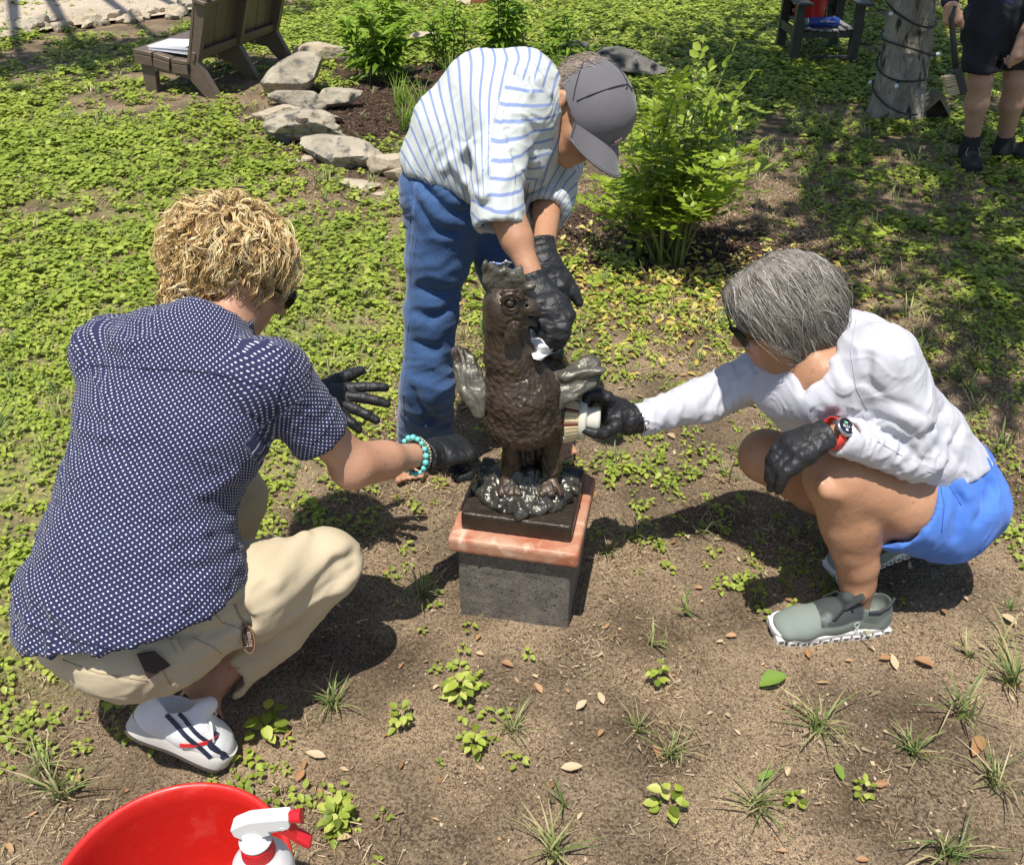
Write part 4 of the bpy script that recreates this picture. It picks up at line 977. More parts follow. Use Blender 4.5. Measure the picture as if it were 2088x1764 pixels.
# tall leafy perennials in the stone bed
PLL = leafmat('perennial_leaf', [(0, (.10, .20, .025)), (.5, (.24, .40, .04)), (1, (.42, .56, .10))], .45, .45, .4)
def perennial(px, py, tops, seed, label, lsz=.13, dens=1.35):
    b = G(px, py); b[2] = 0; e = empty('leafy_plant', b, label, 'plant', 'leafy plants in the stone bed'); rd = random.Random(seed); mb = MB(); V, Fc, At = [], [], []
    for tx, ty in tops:
        tp = WY(tx, ty, b[1] + rd.uniform(-.2, .2)); s0 = b + A(rd.gauss(0, .07), rd.gauss(0, .07), 0); h = np.linalg.norm(tp - s0)
        P = [s0 * (1 - t) + tp * t + A(0, 0, .08 * math.sin(3.14 * t)) for t in np.linspace(0, 1, 6)]; mb.tube(P, [.006, .006, .005, .004, .003, .002], 5)
        n = int(h / .035 * dens)
        for k in range(n):
            t = .12 + .88 * (k + rd.random()) / n; i = min(int(t * 5), 4); q = P[i] * (1 - (t * 5 - i)) + P[i + 1] * (t * 5 - i)
            for s_ in (0, 1):
                an = k * 1.7 + s_ * 3.14 + rd.uniform(-.4, .4); d = nrm(A(math.cos(an), math.sin(an), rd.uniform(.1, .8) * (.4 + t))); ll = lsz * rd.uniform(.6, 1.2) * (1.1 - .4 * t); w = ll * rd.uniform(.26, .4)
                sd2 = nrm(np.cross(d, A(0, 0, 1))); b0 = len(V)
                for x, y, z in ((0, .05, 0), (.28, .8, .12), (.28, 0, 0), (.28, -.8, .12), (.62, .7, 0), (.62, 0, -.10), (.62, -.7, 0), (1, 0, -.25)):
                    V.append(q + d * ll * x + sd2 * w * .5 * y + A(0, 0, 1) * (z * ll - .12 * ll * x * x))
                Fc += [(b0, b0 + 2, b0 + 1), (b0, b0 + 3, b0 + 2), (b0 + 1, b0 + 2, b0 + 5, b0 + 4), (b0 + 2, b0 + 3, b0 + 6, b0 + 5), (b0 + 4, b0 + 5, b0 + 7), (b0 + 5, b0 + 6, b0 + 7)]; At += [min(1, rd.random() * .6 + t * .35)] * 8
    mb.build('stem', STEM, e, True); mesh_obj('leaves', V, Fc, PLL, e, True, {'rnd': At})
perennial(770, 168, [(735, 8), (770, -10), (800, -15), (830, 20), (710, 60), (850, 40), (745, 50), (790, 60), (860, 90), (725, 110), (820, 100), (770, 90), (700, 45)], 1, 'tall bushy green plant with broad pointed leaves behind the flat rock', .15, 1.7)
perennial(905, 140, [(900, 5), (930, -10), (880, 40), (860, 60), (950, 40), (920, 60)], 2, 'thinner leafy plant left of centre, behind the bending back', .12)
perennial(1035, 120, [(1015, -20), (1030, -30), (1050, 10), (985, 30), (1070, 20), (1000, 50), (1060, 60), (975, 70), (1045, 60)], 3, 'tall leafy plant with upright stems straight above the striped back', .14, 1.6)
perennial(1150, 120, [(1150, 30), (1130, 60), (1165, 70), (1110, 80), (1175, 95), (1120, 50)], 4, 'leafy plant right of the striped back with a tall thin stem', .11)
def wisp(px, py, seed, label, s=1.):
    single('ferny_grass', blade_proto(60, .22, .0016, seed, (.2, .8)), G(px, py)[:2], seed, s, PLL, label, 'grass clump', 'soft grassy clumps in the mulch bed')
wisp(820, 215, 1, 'soft grassy clump at the foot of the tall bushy plant'); wisp(830, 265, 2, 'soft green clump beside the hip of the striped shirt', 1.1); wisp(860, 235, 3, 'soft clump between bushy plant and striped shirt', 1.2)
wisp(920, 165, 4, 'soft clump behind the shoulder of the striped shirt', 1.); wisp(1140, 150, 5, 'soft clump right of the striped back', .9); wisp(980, 150, 6, 'soft clump in the middle of the bed', .9)
# ------------------------------------------------------------------ rooster statue on its block
ya = R(-11.5); BX = [A(math.cos(ya), math.sin(ya), 0), A(-math.sin(ya), math.cos(ya), 0), A(0, 0, 1)]
BC = A(.003, 1.572, 0) + BX[1] * .134
st = empty('rooster_statue', BC, 'dark bronze rooster statue on a red marble slab and grey granite block', 'statue')
GRAN = mat('granite', (.11, .098, .082), (.20, .178, .15), 26, .8, .0015, 260, c3=(.02, .018, .016), sc3=190, f3=.56, bump2=.002, bsc2=60)
MARB = mat('red_marble', (.36, .10, .045), (.50, .30, .20), 9, .42, .0008, 120, c3=(.62, .42, .31), sc3=16, f3=.56, dist=1.2, rough2=.6)
BRZ = mat('bronze', (.030, .024, .018), (.062, .046, .032), 18, .34, .0016, 150, metal=.45, spec=.6, c3=(.085, .082, .066), sc3=9, f3=.58, bump2=.004, bsc2=38, rough2=.5)
BRZW = mat('worn_bronze', (.085, .078, .060), (.19, .178, .145), 26, .34, .0014, 170, metal=.45, spec=.6, c3=(.045, .035, .026), sc3=15, f3=.55, bump2=.003, bsc2=50, rough2=.5)
BRZB = mat('brown_bronze', (.052, .036, .025), (.088, .064, .045), 16, .27, .0012, 220, metal=.35, spec=.6, c3=(.04, .03, .022), sc3=30, f3=.55, bump2=.003, bsc2=60, rough2=.48)
BRZR = mat('wet_bronze', (.055, .052, .042), (.11, .105, .088), 22, .2, .0016, 150, metal=.5, spec=.7, c3=(.02, .018, .015), sc3=25, f3=.52, bump2=.004, bsc2=45, rough2=.38)
def blk(name, hx, hy, z0, z1, m, bev, off=(0, 0), hh=.006):
    f = Fld(BC + A(-.2, -.2, z0 - .02), BC + A(.2, .2, z1 + .02), hh)
    f.box(BC + BX[0] * off[0] + BX[1] * off[1] + A(0, 0, (z0 + z1) / 2), BX, (hx, hy, (z1 - z0) / 2), bev)
    V, Q = f.mesh(0); V = V + normals(V, Q) * ((fbm(V * 60, 4, 3) - .5) * .002)[:, None] * (1 if 'granite' in name else .4)
    return mesh_obj(name, V, Q, m, st)
blk('granite_block', .130, .132, -.03, .205, GRAN, .004)
blk('marble_slab', .148, .148, .2055, .246, MARB, .006)
blk('bronze_plinth', .125, .112, .2465, .292, BRZ, .004, (.0, .0), .005)
SY = 1.70
# rocky mound
f = Fld(BC + A(-.16, -.15, .27), BC + A(.16, .17, .40), .003)
top = BC + A(-.005, .01, .325)
f.ell(BC + A(-.005, -.005, .295), (.112, .092, .040), BX, 0)
rd = random.Random(4)
for i in range(38):
    an = rd.uniform(0, 6.28); r = rd.uniform(.075, .108); q = BC + A(math.cos(an) * r * 1.1, math.sin(an) * r * .95, .298 + rd.uniform(0, .012)); ccc = top + A(math.cos(an) * .03, math.sin(an) * .03, rd.uniform(-.005, .02))
    f.cap(ccc, q, rd.uniform(.012, .022), rd.uniform(.006, .012), .006)
f.cut(BC + A(0, 0, .2925), (0, 0, -1))
sob('rock_base', f, BRZR, st, 0, lambda V, N: V + N * ((fbm(V * 55, 7, 3) - .5) * .018)[:, None] + (folds(V, N, (1, .2, 0), .010, .03, .006, 3) - V))
# rooster
f = Fld(A(-.10, 1.56, .29), A(.15, 1.93, .82), .0025)
wy = lambda x, y, Y=SY: WY(x, y, Y)
r = lambda px: px * 1.98 / F
f.ecap(wy(1066, 852), wy(1063, 805), (.086, .082), (.080, .076), (1, 0, 0), 0)
f.ecap(wy(1060, 795), wy(1036, 725), (.072, .068), (.046, .053), (1, 0, 0), .03)
f.ecap(wy(1034, 725), wy(1024, 660), (.044, .050), (.038, .046), (1, 0, 0), .02)
f.ell(wy(1026, 628), (.042, .050, .050), None, .02)
f.cap(wy(1060, 790, 1.78), wy(1120, 770, 1.86), .06, .05, .04)
f.cap(wy(1105, 800), wy(1140, 790, 1.72), .03, .018, .03)
f.cut(wy(1066, 908, 1.66), (0, 0, -1), .012)
# legs and tail feathers below
for x0, x1 in ((1040, 1038), (1118, 1122)):
    f.cap(wy(x0 + 6, 880, 1.69), wy(x1, 985, 1.69), .022, .018, .02); f.cap(wy(x1, 975, 1.69), wy(x1 - 6, 1000, 1.65), .015, .009, .01)
    for q in (-16, 2, 20): f.cap(wy(x1, 972, 1.69), wy(x1 + q, 1008, 1.64), .011, .006, .006)
for i in range(12):
    x = 1040 + i * 8; f.cap(wy(x, 880, 1.74), wy(x + rd.uniform(-5, 5), 990 + rd.uniform(-8, 12), 1.72 + rd.uniform(-.02, .03)), .013, .010, .006)
# upright tail behind
f.slab([wy(1098, 712, 1.86), wy(1120, 703, 1.86), (wy(1148, 712, 1.86)), wy(1156, 745, 1.86), wy(1158, 810, 1.86), wy(1085, 830, 1.86)], 1.85, .03, .012, .02)
# beak
f.cap(wy(1056, 622, 1.68), wy(1080, 627, 1.68), .022, .016, .014); f.cap(wy(1080, 627, 1.68), wy(1100, 642, 1.68), .015, .0035, .008)
f.cap(wy(1060, 650, 1.69), wy(1076, 656, 1.69), .012, .007, .01); f.cap(wy(1076, 656, 1.69), wy(1094, 664, 1.69), .007, .0025, .004)
f.cap(wy(1078, 646, 1.69), wy(1106, 654, 1.69), .003, .006, .003, 's'); f.cap(wy(1070, 650, 1.69), wy(1088, 655, 1.69), .003, .002, .002)
f.cap(wy(1074, 624, 1.66), wy(1075, 624, 1.685), .003, .003, .002, 's')
YS = 1.652
def arc(cx, cy, rx, ry, a0, a1, Y, rr, k=.002, op='u', n=10, dome=.006):
    P = []
    for t in np.linspace(a0, a1, n):
        x = cx + rx * math.cos(t); y = cy - ry * math.sin(t); P.append(wy(x, y, Y + dome * (((x - 1036) / 30) ** 2)))
    for i in range(n - 1): f.cap(P[i], P[i + 1], rr, rr, k, op)
f.ell(wy(1040, 619, YS + .003), (.008, .007, .0075), None, .002)
arc(1040, 619, 3.4, 3.4, 0, 6.28, YS - .004, .0013, .001, 's')
arc(1041, 619, 12, 10, 0, 6.28, YS, .0016, .001, 's')
arc(1041, 619, 15, 12, .1, 3.1, YS, .0026); arc(1041, 620, 15, 12, 3.3, 6.1, YS, .0024)
arc(1043, 618, 22, 18, .4, 2.9, YS + .001, .0035); arc(1043, 616, 28, 25, .5, 2.5, YS + .004, .003); arc(1041, 622, 18, 17, 3.6, 5.7, YS, .003)
arc(1045, 616, 34, 31, .6, 2.2, YS + .008, .0028)
# cheek folds
for y0, a in ((650, 4), (662, 3), (674, 3)):
    P = [wy(1022 + j * 9, y0 + a * math.sin(j * 1.5) - j * .5, YS + .004) for j in range(5)]
    for j in range(4): f.cap(P[j], P[j + 1], .0055, .0055, .004)
f.slab([wy(1046, 662, 1.64), wy(1058, 668, 1.64), wy(1056, 688, 1.64), wy(1047, 703, 1.64), wy(1033, 707, 1.64), wy(1024, 699, 1.64), wy(1029, 684, 1.64)], 1.643, .008, .006, .006)
# hanging back wattle and neck ridge
f.cap(wy(1064, 665, 1.70), wy(1072, 720, 1.70), .014, .012, .012); f.cap(wy(1072, 720, 1.70), wy(1096, 790, 1.70), .012, .014, .02)
def rdisp(V, N):
    # scalloped feathers pressed into the wax
    x = np.arctan2(V[:, 0] - .01, -(V[:, 1] - 1.70)) * .085; z = V[:, 2]; 
    wv = fbm(V * 20, 3, 2) * .02
    row = (z + wv) / .017; i = np.floor(row); fr = row - i; cx = x / .024 + .5 * (i % 2) + (vn(np.stack([i, i * 0, i * 0], 1) * 3.7, 2)); c = cx - np.floor(cx) - .5
    dist = np.sqrt((c * 1.1) ** 2 + ((fr - .75) * .8) ** 2); cres = np.exp(-((dist - .5) / .10) ** 2) * (fr < .8)
    m = np.clip((.70 - z) / .06, 0, 1) * np.clip((z - .40) / .04, 0, 1) * np.clip(-N[:, 1] + .4, 0, 1)
    hm = np.clip((z - .66) / .05, 0, 1)
    line = folds(V, N, (1, 0, .25), .009, .05, .004, 4) - V
    keepf = (z < .73)[:, None]
    low = np.clip((.41 - z) / .03, 0, 1)
    streak = folds(V, N, (1, .1, 0), .008, .07, .008, 8) - V
    etch = folds(V, N, (.3, 0, 1), .006, .022, .0022, 44) - V + folds(V, N, (1, 0, .2), .007, .02, .0016, 45) - V
    return V + etch * m[:, None] + N * (cres * .0015 * (.4 + 1.2 * fbm(V * 14, 33, 2)) * m)[:, None] + line * keepf * .6 + streak * low[:, None] + N * ((fbm(V * 60, 9, 3) - .5) * .0045 * (1 - .7 * hm))[:, None]
sob('rooster_body', f, BRZB, st, 0, rdisp)
# comb
f = Fld(wy(975, 610, 1.66), wy(1105, 510, 1.74) + A(0, .03, 0), .0025)
cp = [(989, 521), (997, 534), (1003, 536), (1011, 541), (1019, 547), (1029, 541), (1037, 547), (1045, 552), (1054, 547), (1062, 542), (1066, 550), (1067, 559), (1075, 577), (1084, 577), (1094, 574), (1092, 586), (1078, 603), (1066, 605), (1050, 596), (1020, 590), (1010, 597), (1001, 602), (985, 570), (982, 545)]
f.slab([wy(a, b, 1.70) for a, b in cp], 1.70, .010, .006, 0, sh=(.1, 0, -2, 0))
sob('comb', f, BRZW, st, 0, lambda V, N: V + N * ((fbm(V * 50, 2, 3) - .5) * .009)[:, None])
f = Fld(A(-.16, 1.60, .38), A(.02, 1.80, .66), .003)
lw = [(918, 737), (926, 731), (940, 731), (964, 738), (985, 761), (995, 790), (990, 835), (972, 838), (964, 831), (943, 807), (925, 771)]
f.slab([wy(a, b, 1.69) for a, b in lw], 1.69, .008, .006, 0, sh=(-.25, .55, 5.5, 3))
sob('wing', f, BRZW, st, 0, lambda V, N: folds(V, N, (.9, 0, .45), .009, .06, .005, 5) + N * ((fbm(V * 60, 12, 3) - .5) * .006)[:, None])
f = Fld(A(.03, 1.60, .38), A(.24, 1.82, .66), .003)
rw = [(1100, 800), (1110, 780), (1150, 766), (1192, 752), (1212, 750), (1226, 756), (1227, 775), (1221, 790), (1184, 802), (1151, 823), (1133, 838), (1110, 840)]
f.slab([wy(a, b, 1.69) for a, b in rw], 1.695, .009, .006, 0, sh=(.05, .65, 2.5, 6))
f.cap(wy(1226, 756, 1.70), wy(1150, 768, 1.70), .009, .012, .01)
sob('wing', f, BRZW, st, 0, lambda V, N: folds(V, N, (-.45, 0, .9), .010, .06, .005, 6) + N * ((fbm(V * 60, 13, 3) - .5) * .006)[:, None])
# ------------------------------------------------------------------ cloth and skin materials
def attr_mat(name, build, rough=.8, bump=.0006, bsc=500, sheen=.0, bump2=0, bsc2=20, spec=.3, metal=0):
    """build(N, L, sep) -> colour socket ; pat attribute x,y,z"""
    m = bpy.data.materials.new(name); m.use_nodes = True; t = m.node_tree; N = t.nodes; L = t.links; b = N['Principled BSDF']
    b.inputs['Roughness'].default_value = rough; b.inputs['Specular IOR Level'].default_value = spec; b.inputs['Sheen Weight'].default_value = sheen; b.inputs['Metallic'].default_value = metal
    an = N.new('ShaderNodeAttribute'); an.attribute_name = 'pat'; tc = N.new('ShaderNodeTexCoord')
    col = build(N, L, an, tc); L.new(col, b.inputs['Base Color'])
    last = None
    for d, s in ((bump2, bsc2), (bump, bsc)):
        if d:
            n = N.new('ShaderNodeTexNoise'); n.inputs['Scale'].default_value = s; n.inputs['Detail'].default_value = 4; L.new(tc.outputs['Object'], n.inputs[0])
            bn = N.new('ShaderNodeBump'); bn.inputs['Distance'].default_value = d; L.new(n.outputs[0], bn.inputs['Height'])
            if last: L.new(last, bn.inputs['Normal'])
            last = bn.outputs[0]
    if last: L.new(last, b.inputs['Normal'])
    return m
def nmath(N, L, op, a, b=None):
    x = N.new('ShaderNodeMath'); x.operation = op
    for i, q in enumerate((a, b)):
        if q is None: continue
        if isinstance(q, (int, float)): x.inputs[i].default_value = q
        else: L.new(q, x.inputs[i])
    return x.outputs[0]
def nmix(N, L, f, a, b):
    x = N.new('ShaderNodeMix'); x.data_type = 'RGBA'
    L.new(f, x.inputs[0])
    for i, q in ((6, a), (7, b)):
        if isinstance(q, tuple): x.inputs[i].default_value = (*q, 1)
        else: L.new(q, x.inputs[i])
    return x.outputs[2]
def smooth(N, L, v, a, b):
    r = N.new('ShaderNodeMapRange'); r.inputs[1].default_value = a; r.inputs[2].default_value = b; L.new(v, r.inputs[0]); return r.outputs[0]
def dots_build(N, L, an, tc):
    s = N.new('ShaderNodeSeparateXYZ'); L.new(an.outputs['Vector'], s.inputs[0])
    def lattice(ou, ov):
        q = []
        for o, off, p in ((s.outputs[0], ou, .0108), (s.outputs[1], ov, .0108)):
            w = nmath(N, L, 'ADD', nmath(N, L, 'DIVIDE', o, p), off); w = nmath(N, L, 'FRACT', w); w = nmath(N, L, 'SUBTRACT', w, .5); q.append(nmath(N, L, 'MULTIPLY', w, w))
        return nmath(N, L, 'ADD', q[0], q[1])
    d = nmath(N, L, 'MINIMUM', lattice(0, 0), lattice(.5, .5)); f = smooth(N, L, d, .023, .012)
    n = N.new('ShaderNodeTexNoise'); n.inputs['Scale'].default_value = 30; L.new(tc.outputs['Object'], n.inputs[0])
    base = nmix(N, L, n.outputs[0], (.015, .018, .058), (.026, .029, .085))
    return nmix(N, L, f, base, (.60, .61, .68))
def stripes_build(N, L, an, tc):
    s = N.new('ShaderNodeSeparateXYZ'); L.new(an.outputs['Vector'], s.inputs[0])
    w = nmath(N, L, 'FRACT', nmath(N, L, 'DIVIDE', s.outputs[0], .0235)); w = nmath(N, L, 'ABSOLUTE', nmath(N, L, 'SUBTRACT', w, .5)); f = smooth(N, L, w, .14, .09)
    return nmix(N, L, f, (.52, .55, .53), (.22, .28, .49))
def denim_build(N, L, an, tc):
    s = N.new('ShaderNodeSeparateXYZ'); L.new(an.outputs['Vector'], s.inputs[0])
    n = N.new('ShaderNodeTexNoise'); n.inputs['Scale'].default_value = 6; n.inputs['Detail'].default_value = 5; L.new(tc.outputs['Object'], n.inputs[0])
    c = nmix(N, L, smooth(N, L, n.outputs[0], .35, .65), (.026, .068, .175), (.048, .115, .27))
    mp = N.new('ShaderNodeMapping'); mp.inputs['Scale'].default_value = (500, 500, 130); L.new(tc.outputs['Object'], mp.inputs[0])
    n2 = N.new('ShaderNodeTexNoise'); n2.inputs['Scale'].default_value = 1; L.new(mp.outputs[0], n2.inputs[0])
    c = nmix(N, L, smooth(N, L, n2.outputs[0], .5, .75), c, (.07, .14, .30))
    return nmix(N, L, s.outputs[0], c, (.10, .18, .36))
DOTS = attr_mat('navy_dotted_cotton', dots_build, .85, .0006, 400, .1)
STRP = attr_mat('striped_jersey', stripes_build, .85, .0004, 500, .1)
DENIM = attr_mat('denim', denim_build, .8, .0006, 500, .2, .0012, 60)
SKIN = mat('skin_fair', (.47, .245, .155), (.55, .31, .20), 9, .48, .0006, 260, c3=(.43, .20, .125), sc3=60, f3=.63, sss=.12, bump2=.0008, bsc2=60, spec=.4)
SKINT = mat('skin_tanned', (.40, .205, .115), (.48, .26, .155), 9, .46, .0006, 260, c3=(.36, .165, .095), sc3=60, f3=.62, sss=.12, bump2=.001, bsc2=50, spec=.4)
SKIND = mat('skin_muted', (.42, .24, .16), (.50, .30, .21), 9, .5, .0006, 260, c3=(.36, .19, .13), sc3=26, f3=.60, sss=.1)  # slightly greyer skin tone for the man at the back right
GLOVE = mat('black_nitrile', (.012, .0125, .014), (.020, .021, .023), 20, .50, .0010, 160, spec=.45, bump2=.005, bsc2=55, stretch=(1, 1, 1))
KHAKI = mat('khaki_twill', (.50, .41, .27), (.56, .47, .32), 8, .85, .0004, 500, sheen=.1, bump2=.001, bsc2=40)
WHITEC = mat('white_jersey', (.50, .50, .56), (.56, .56, .61), 8, .85, .0004, 500, sheen=.1)
BLUEC = mat('blue_shorts_cotton', (.055, .165, .56), (.075, .20, .62), 8, .85, .0004, 500, sheen=.1)
BLACKC = mat('black_cloth', (.010, .011, .016), (.018, .019, .026), 12, .85, .0004, 500)
NAVYC = mat('navy_cloth', (.012, .016, .045), (.018, .022, .06), 12, .85)
# ------------------------------------------------------------------ hair
def hairmat(name, stops, rough=.38, spec=.6):
    m = leafmat(name, stops, 0, rough, spec); return m
def ribbons(P, Wd, n_side=2):
    pass
def tube_batch(paths, rads, n=4):
    """paths: m x k x 3, rads m x k -> V, Q"""
    m, k, _ = paths.shape; T = np.gradient(paths, axis=1); T /= np.linalg.norm(T, axis=2)[..., None] + 1e-9
    ref = RNG.normal(0, 1, (m, 1, 3)); a = np.cross(T, ref); a /= np.linalg.norm(a, axis=2)[..., None] + 1e-9; b = np.cross(T, a)
    an = np.arange(n) * 2 * math.pi / n
    V = paths[:, :, None] + (a[:, :, None] * np.cos(an)[None, None, :, None] + b[:, :, None] * np.sin(an)[None, None, :, None]) * rads[:, :, None, None]
    I = np.arange(m * k * n).reshape(m, k, n)
    Q = np.stack([I[:, :-1], np.roll(I, -1, 2)[:, :-1], np.roll(I, -1, 2)[:, 1:], I[:, 1:]], -1).reshape(-1, 4)
    return V.reshape(-1, 3), Q
def sdfv(f, P):                          # trilinear lookup of a field
    q = (P - f.lo) / f.h; i = np.clip(np.floor(q).astype(int), 0, f.n - 2); t = q - i; r = 0
    for a in (0, 1):
        for b in (0, 1):
            for c in (0, 1):
                w = (t[:, 0] if a else 1 - t[:, 0]) * (t[:, 1] if b else 1 - t[:, 1]) * (t[:, 2] if c else 1 - t[:, 2])
                r = r + w * f.f[i[:, 0] + a, i[:, 1] + b, i[:, 2] + c]
    return r
def sgrad(f, P, e=.004):
    g = np.stack([sdfv(f, P + A(*v) * e) - sdfv(f, P - A(*v) * e) for v in ((1, 0, 0), (0, 1, 0), (0, 0, 1))], 1)
    return g / (np.linalg.norm(g, axis=1)[:, None] + 1e-9)

def pers(name, loc, label): return empty(name, loc, label, 'person')
def shoe_matrix(heel, toe, upv=(0, 0, 1)):
    x = nrm(toe - heel); z = nrm(np.asarray(upv, float) - x * np.dot(upv, x)); y = np.cross(z, x); return x, y, z
def shoe(parent, heel, toe, upv, style, side=1, width=.1):
    L_ = float(np.linalg.norm(toe - heel)); X, Y, Z = shoe_matrix(heel, toe, upv)
    T = lambda V: heel + V[:, :1] * X + V[:, 1:2] * Y + V[:, 2:3] * Z
    w = width / 2; sth = .026 if style != 'boot' else .024
    def outline(f, grow, z0, z1, k=.0):
        f.ecap(A(.035 * L_ / .28, 0, 0), A(L_ * .45, 0, 0), ((w * .78 + grow), .2), ((w * .80 + grow), .2), (0, 1, 0), 0, e=.12)
    S = Fld((-.02, -.08, -.012), (L_ + .02, .08, .17), .0028)
    # upper
    c0, c1, c2, c3 = A(.05, 0, .052), A(L_ * .5, 0, .045), A(L_ * .74, .004 * side, .034), A(L_ - .038, .006 * side, .030)
    hgt = .045 if style != 'boot' else .075
    S.ecap(A(.042, 0, .035), A(.045, 0, .035 + hgt), (.032, .040), (.029, .036), (0, 1, 0), 0)
    S.ecap(A(.045, 0, .04), c1, (.030, .040), (.039, .045), (0, 1, 0), .02, e=.9)
    S.ecap(c1, c2, (.040, .036), (.043, .030), (0, 1, 0), .02, e=.9)
    S.ecap(c2, c3, (.043, .028), (.041, .023), (0, 1, 0), .02, e=.9)
    S.cap(A(.075, 0, .07), A(L_ * .44, 0, .072 + (.02 if style == 'boot' else .0)), .024, .016, .02)
    S.cap(A(.10, 0, .09), A(.118, 0, .105 + (.03 if style == 'boot' else 0)), .016, .017, .015)
    S.ecap(A(.052, 0, .075), A(.06, 0, .16), (.026, .033), (.034, .045), (0, 1, 0), .006, 's')
    S.cut(A(0, 0, .016), (0, 0, -1))
    M_ = {'sneaker': mat('white_leather', (.70, .71, .72), (.78, .79, .80), 9, .42, .0006, 200, spec=.5), 'runner': mat('grey_green_mesh', (.20, .235, .205), (.045, .052, .052), 7, .8, .0008, 700, c3=(.27, .31, .275), sc3=9, f3=.56, attr='pan'), 'boot': mat('black_nubuck', (.012, .013, .014), (.022, .023, .024), 20, .75, .001, 200)}[style]
    SOLM = {'sneaker': mat('grey_white_rubber', (.50, .48, .45), (.62, .60, .57), 12, .6, .0006, 200), 'runner': mat('white_foam', (.70, .69, .65), (.80, .79, .76), 12, .6, .0008, 150), 'boot': mat('black_rubber', (.01, .01, .01), (.02, .02, .02), 12, .7, .001, 90)}[style]
    V, Q = S.mesh(1); x_, y_, z_ = V.T
    pan = np.clip((z_ - (.060 - .10 * np.maximum(0, x_ - .11))) / .004, 0, 1) * ((x_ > .085) & (x_ < .185)) + .55 * ((x_ < .085) & (z_ > .036 + .25 * x_)) * (z_ < .085) + .9 * (x_ > L_ - .012) * (z_ < .045) + .8 * ((x_ < .09) & (z_ > .086))
    up_ = mesh_obj('shoe_upper', T(V), Q, M_, parent, True, {'pan': np.clip(pan, 0, 1)})
    # sole
    S = Fld((-.02, -.09, -.02), (L_ + .03, .09, .06), .0028)
    def plate(g, z0, z1, op='u'):
        S2 = Fld((-.02, -.09, -.02), (L_ + .03, .09, .06), .0028)
        zc = (z0 + z1) / 2
        for a, b, ra, rb in ((.042, .13, .034, .034), (.13, L_ * .7, .034, .044), (L_ * .7, L_ - .046, .044, .038)):
            S2.ecap(A(a, 0, zc), A(b, .005 * side, zc), (ra + g, .35), (rb + g, .35), (0, 1, 0), .01, e=.0001)
        return S2
    # build sole as polygon prism with rounded outline
    n = 40; outl = []
    for i in range(n):
        t = i / n * 2 * math.pi; cx = (1 - math.cos(t)) / 2; sgn = 1 if math.sin(t) > 0 else -1
        hw = (.036 + .012 * max(0, math.sin((cx - .45) * 3.6))) * math.sqrt(max(0, 1 - (2 * cx - 1) ** 6)) + .0
        outl.append((cx * L_ - .002, sgn * hw + .004 * side * math.sin(cx * 3)))
    mb = MB(); rings = []
    lv = ((0.0, .97), (.006, 1.0), (.018, 1.02), (sth, .99), (sth + .004, .93)) if style != 'runner' else ((.017, .96), (.019, .99), (.024, 1.0), (.029, .98), (.030, .90))
    VV = []
    for z, s_ in lv:
        for x, y in outl:
            zz = z + .022 * max(0, x / L_ - .82) ** 1.2 * 2.0 + (.008 * max(0, .25 - x / L_) * 4 * (z / .03) if style == 'runner' else 0)
            VV.append((L_ / 2 + (x - L_ / 2) * (s_ * .02 + .98), y * s_, zz))
    FF = [tuple(range(n))[::-1]]
    for rr in range(len(lv) - 1):
        for i in range(n): FF.append((rr * n + i, rr * n + (i + 1) % n, (rr + 1) * n + (i + 1) % n, (rr + 1) * n + i))
    FF.append(tuple(range((len(lv) - 1) * n, len(lv) * n)))
    mb.add(VV, FF); V = np.array(mb.v); so = mesh_obj('sole', T(V), mb.f, SOLM, parent, True); smart(so, 50)
    if style == 'sneaker':
        mb = MB(); mb.add([(x, y * 1.0, z) for z in (-.004, .002) for x, y in outl], [tuple(range(n))[::-1]] + [(i, (i + 1) % n, n + (i + 1) % n, n + i) for i in range(n)] + [tuple(range(n, 2 * n))])
        mesh_obj('outsole', T(np.array(mb.v)), mb.f, mat('dark_outsole', (.08, .06, .05), rough=.8), parent, False)
    if style == 'runner':
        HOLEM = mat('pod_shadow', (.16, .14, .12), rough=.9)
        mb = MB(); mb.add([(L_ / 2 + (x - L_ / 2) * .95, y * .80, z) for z in (.004, .022) for x, y in outl], [tuple(range(n))[::-1]] + [(i, (i + 1) % n, n + (i + 1) % n, n + i) for i in range(n)] + [tuple(range(n, 2 * n))])
        mesh_obj('midsole', T(np.array(mb.v)), mb.f, SOLM, parent, False)
        for sgn in (-1, 1):
            for i in range(11):
                cx = .05 + i * .088; x = cx * L_; hw = (.036 + .012 * max(0, math.sin((cx - .45) * 3.6))) * math.sqrt(max(0.05, 1 - (2 * cx - 1) ** 6))
                hs = L_ * .041; z1 = .020 + .022 * max(0, cx - .82) * 1.5
                mb = MB(); 
                y0 = sgn * hw * .70; mbx = A(x, y0 + .004 * side * math.sin(cx * 3), z1 / 2)
                mb.box(mbx, np.eye(3), (hs * .90, .013, z1 / 2), .0035)
                pod = mesh_obj('sole_pod', T(np.array(mb.v)), mb.f, SOLM, parent, False)
                mb = MB(); mb.box(mbx + A(0, sgn * .0125, .001), np.eye(3), (hs * .45, .0008, z1 * .2)); mesh_obj('pod_hole_shade', T(np.array(mb.v)), mb.f, HOLEM, pod, False)  # dark plate on the solid pod, painted shade of a hole
    # laces
    LM = {'sneaker': 'white_lace', 'runner': 'black_lace', 'boot': 'grey_lace'}[style]
    lm = mat(LM, {'sneaker': (.7, .7, .7), 'runner': (.02, .02, .024), 'boot': (.35, .35, .34)}[style], rough=.8)
    rb = .0032 if style != 'boot' else .0022
    zt = lambda x: np.interp(x, [.10, L_ * .44, L_ * .62], [.105 if style != 'boot' else .135, .093 if style != 'boot' else .108, .072]) 
    nl = 5; lm_b = MB()
